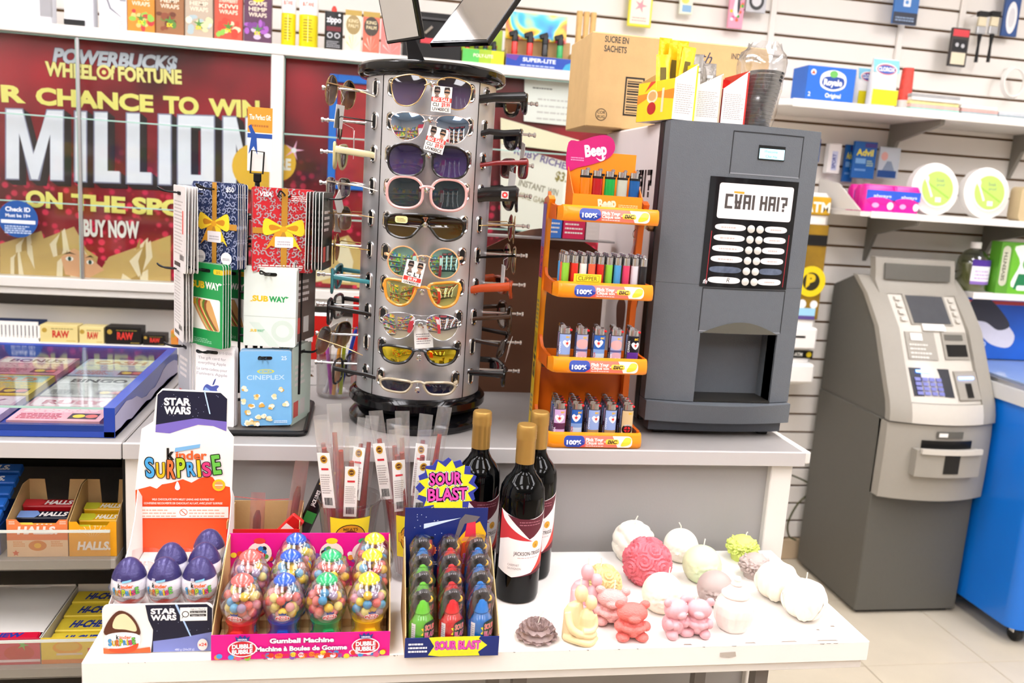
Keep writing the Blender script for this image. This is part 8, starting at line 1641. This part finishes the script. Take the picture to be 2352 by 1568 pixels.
# bears
def bear(s=1., heart=True):
    mb = MB(); B = lambda x, y, z, a, b=None, c=None: mb.ball((x*s, y*s, z*s), a*s, (b or a)*s, (c or a)*s, 16, 12)
    B(0, 0, .018, .0200, .0175, .018); B(0, -.002, .0425, .0205, .0165, .0155); B(-.0165, 0, .0555, .0068, .0055, .0068); B(.0165, 0, .0555, .0068, .0055, .0068); B(0, -.0165, .039, .0085, .0065, .0062)
    for q in (-1, 1): B(q*.0125, -.013, .0072, .0090, .0100, .0072); B(q*.0175, -.009, .0235, .0066, .0085, .0080); B(q*.010, -.0165, .0225, .0055, .0045, .0055)
    if heart: B(-.0048, -.0185, .0215, .0066, .005, .0058); B(.0048, -.0185, .0215, .0066, .005, .0058); B(0, -.0185, .0160, .0058, .0045, .0062)
    return mb
def bear_candle(label, x, y, col, s, rz, wick):
    o, b = candle(label, x, y, bear(s), col, wick, rz); b.scale = (1.2, 1.1, .96); fuse(b, .0010, 3); b.data.materials[0] = mat('plush_wax_'+col.strip('#'), col, .5, noise=.05, nscale=30, bump=.9, bscale=420, sub=.1); return o
bear_candle('coral red teddy bear candle hugging a heart', .424, 1.176, '#e87870', 1.0, -.05, None); bear_candle('pale pink teddy bear candle behind the coral bear', .406, 1.222, '#e3aaa6', 1.0, -.25, (.002, 0, .057, .0, .014))
mb = MB()
for sx_, rz in ((-1, .35), (1, -.35)):
    m2 = bear(1.0, sx_ > 0); MM = T(sx_*.0195, 0, 0) @ RZ(rz); mb.v_off = len(mb.v); base_ = len(mb.v); mb.v += [tuple(MM @ Vector(v)) for v in m2.v]; mb.f += [tuple(i+base_ for i in f) for f in m2.f]; mb.mi += m2.mi
for k in range(9): q = 2*PI*k/9; mb.ball((-.020+.006*math.cos(q), -.016, .021+.006*math.sin(q)), .0035, n=8, m=6)
mb.ball((-.020, -.018, .021), .004, n=8, m=6)
o, b = candle('pink pair of teddy bears candle leaning head to head', .515, 1.180, mb, '#e0a8ae', (.012, 0, .053, .003, .012)); fuse(b, .0010, 2)
# embracing pairs
def pair():
    mb = MB()
    def body(pts): mb.loft([[(cx+rx*math.cos(q), cy+ry*math.sin(q), z) for q in [2*PI*k/20 for k in range(20)]] for cx, cy, z, rx, ry in pts])
    body([(-.007, .004, 0, .019, .017), (-.008, .004, .012, .0185, .016), (-.0095, .004, .03, .0165, .013), (-.0105, .004, .046, .0155, .011), (-.009, .003, .056, .012, .009), (-.005, .002, .061, .006, .006)])
    body([(.008, -.007, 0, .0155, .014), (.008, -.008, .012, .0155, .013), (.009, -.008, .028, .012, .0105), (.0085, -.008, .04, .0115, .009), (.008, -.007, .048, .008, .007), (.007, -.006, .053, .004, .004)])
    mb.ball((-.0015, .001, .074), .0105, .0105, .0135, M=None); mb.ball((.0125, -.007, .0625), .0092, .0092, .0115)
    mb.tube(curve3([(-.022, -.002, .046), (-.020, -.014, .028), (-.006, -.0195, .018), (.010, -.020, .014), (.020, -.014, .016)], 5), [.006]*11+[.005]*10, 10); mb.tube(curve3([(.0195, -.006, .042), (.021, -.010, .028), (.012, -.019, .022), (-.002, -.0195, .022)], 5), .0045, 8)
    mb.tube(curve3([(-.024, .0, .006), (-.012, -.018, .008), (.008, -.023, .004), (.022, -.012, .008)], 5), .0055, 8)
    return mb
o, b = candle('cream candle of an embracing faceless couple', .342, 1.172, pair(), '#e9d0a0', (-.004, 0, .086, .0, .012), .1); fuse(b, .0010, 4); b.rotation_euler = (0, 0, 0)
o, b = candle('pink candle of an embracing faceless couple behind the cream one', .370, 1.245, pair(), '#e0aeb4', (-.001, 0, .086, .0, .012), .1); fuse(b, .0010, 4)
# ================================================================ the rest of the shop behind the viewer (seen in lenses and mirrors)
def goods_material(name, cols, scale, off=0.):
    m = bpy.data.materials.new(name); m.use_nodes = True; nt = m.node_tree; N = nt.nodes.new; L = nt.links.new; b = nt.nodes['Principled BSDF']
    tc = N('ShaderNodeTexCoord'); v = N('ShaderNodeTexVoronoi'); v.distance = 'CHEBYCHEV'; v.inputs['Scale'].default_value = scale; v.inputs['Randomness'].default_value = .35; L(tc.outputs['Object'], v.inputs['Vector'])
    s = N('ShaderNodeSeparateColor'); L(v.outputs['Color'], s.inputs[0]); r = N('ShaderNodeValToRGB'); r.color_ramp.interpolation = 'CONSTANT'
    for i, c in enumerate(cols):
        e = r.color_ramp.elements.new(i/len(cols)) if i else r.color_ramp.elements[0]; e.color = (*lin(c), 1)
    L(s.outputs[0], r.inputs[0]); L(r.outputs[0], b.inputs['Base Color']); return m
M_goods = goods_material('packed_goods', ['#d8342c', '#f0c81c', '#2a6ab8', '#e8e2d8', '#3a9a4a', '#e88a2a', '#7a3a8a', '#b8d84a'], 9)
M_drink = goods_material('packed_drinks', ['#1a3a6a', '#b82a24', '#2a7a4a', '#e8e4dc', '#e0a82a', '#22262c'], 12)
for i, (x, y, lab) in enumerate(((-2.3, -1.3, 'snack shelf gondola facing the counter'), (-1.2, -2.6, 'second snack shelf gondola further back in the shop'))):
    o = thing('snack_gondola', lab, 'shelf', (x, y, 0)); MB().box(0, 1.3, -.02, 0, 0, 1.6).build('back', M_grey, o)
    for k in range(5): MB().box(0, 1.3, 0, .32, .1+k*.32, .125+k*.32).build('shelf', M_white, o); MB().box(.02, 1.28, .03, .28, .126+k*.32, .126+k*.32+.21).build('goods', M_goods, o, kind='stuff')
for i in range(3):
    o = thing('drinks_cooler', 'tall black drinks cooler with glass door, %s from the red stand' % ('first', 'second', 'third')[i], 'cooler', (.55+i*.8, -3.2, 0), group='drinks coolers at the back of the shop')
    MB().box(0, .78, -.6, -.55, 0, 2.1).box(0, .04, -.55, 0, 0, 2.1).box(.74, .78, -.55, 0, 0, 2.1).box(0.04, .74, -.55, 0, 0, .15).box(.04, .74, -.55, 0, 1.85, 2.1).build('cabinet', M_black, o)
    for k in range(4): MB().box(.06, .72, -.45, -.08, .17+k*.42, .45+k*.42).build('drinks', M_drink, o, kind='stuff')
    for x in (.045, .715): MB().box(x, x+.02, -.05, -.03, .2, 1.8).build('light_tube', mat('cooler_tube', '#f4fbff', .5, emit=6.), o)
    MB().box(.1, .68, .001, .006, 1.9, 2.05).build('sign', mat('cooler_sign', '#c8242c', .4, noise=.2), o)
o = thing('red_stand', 'tall red promotional stand behind the viewer', 'stand', (.1, -2.2, 0)); MB().box(0, .35, 0, .3, 0, 1.7, .01).build('body', mat('stand_red', '#d81c34', .4, noise=.1), o); MB().box(.05, .3, .301, .305, .9, 1.5).build('panel', M_paper, o)
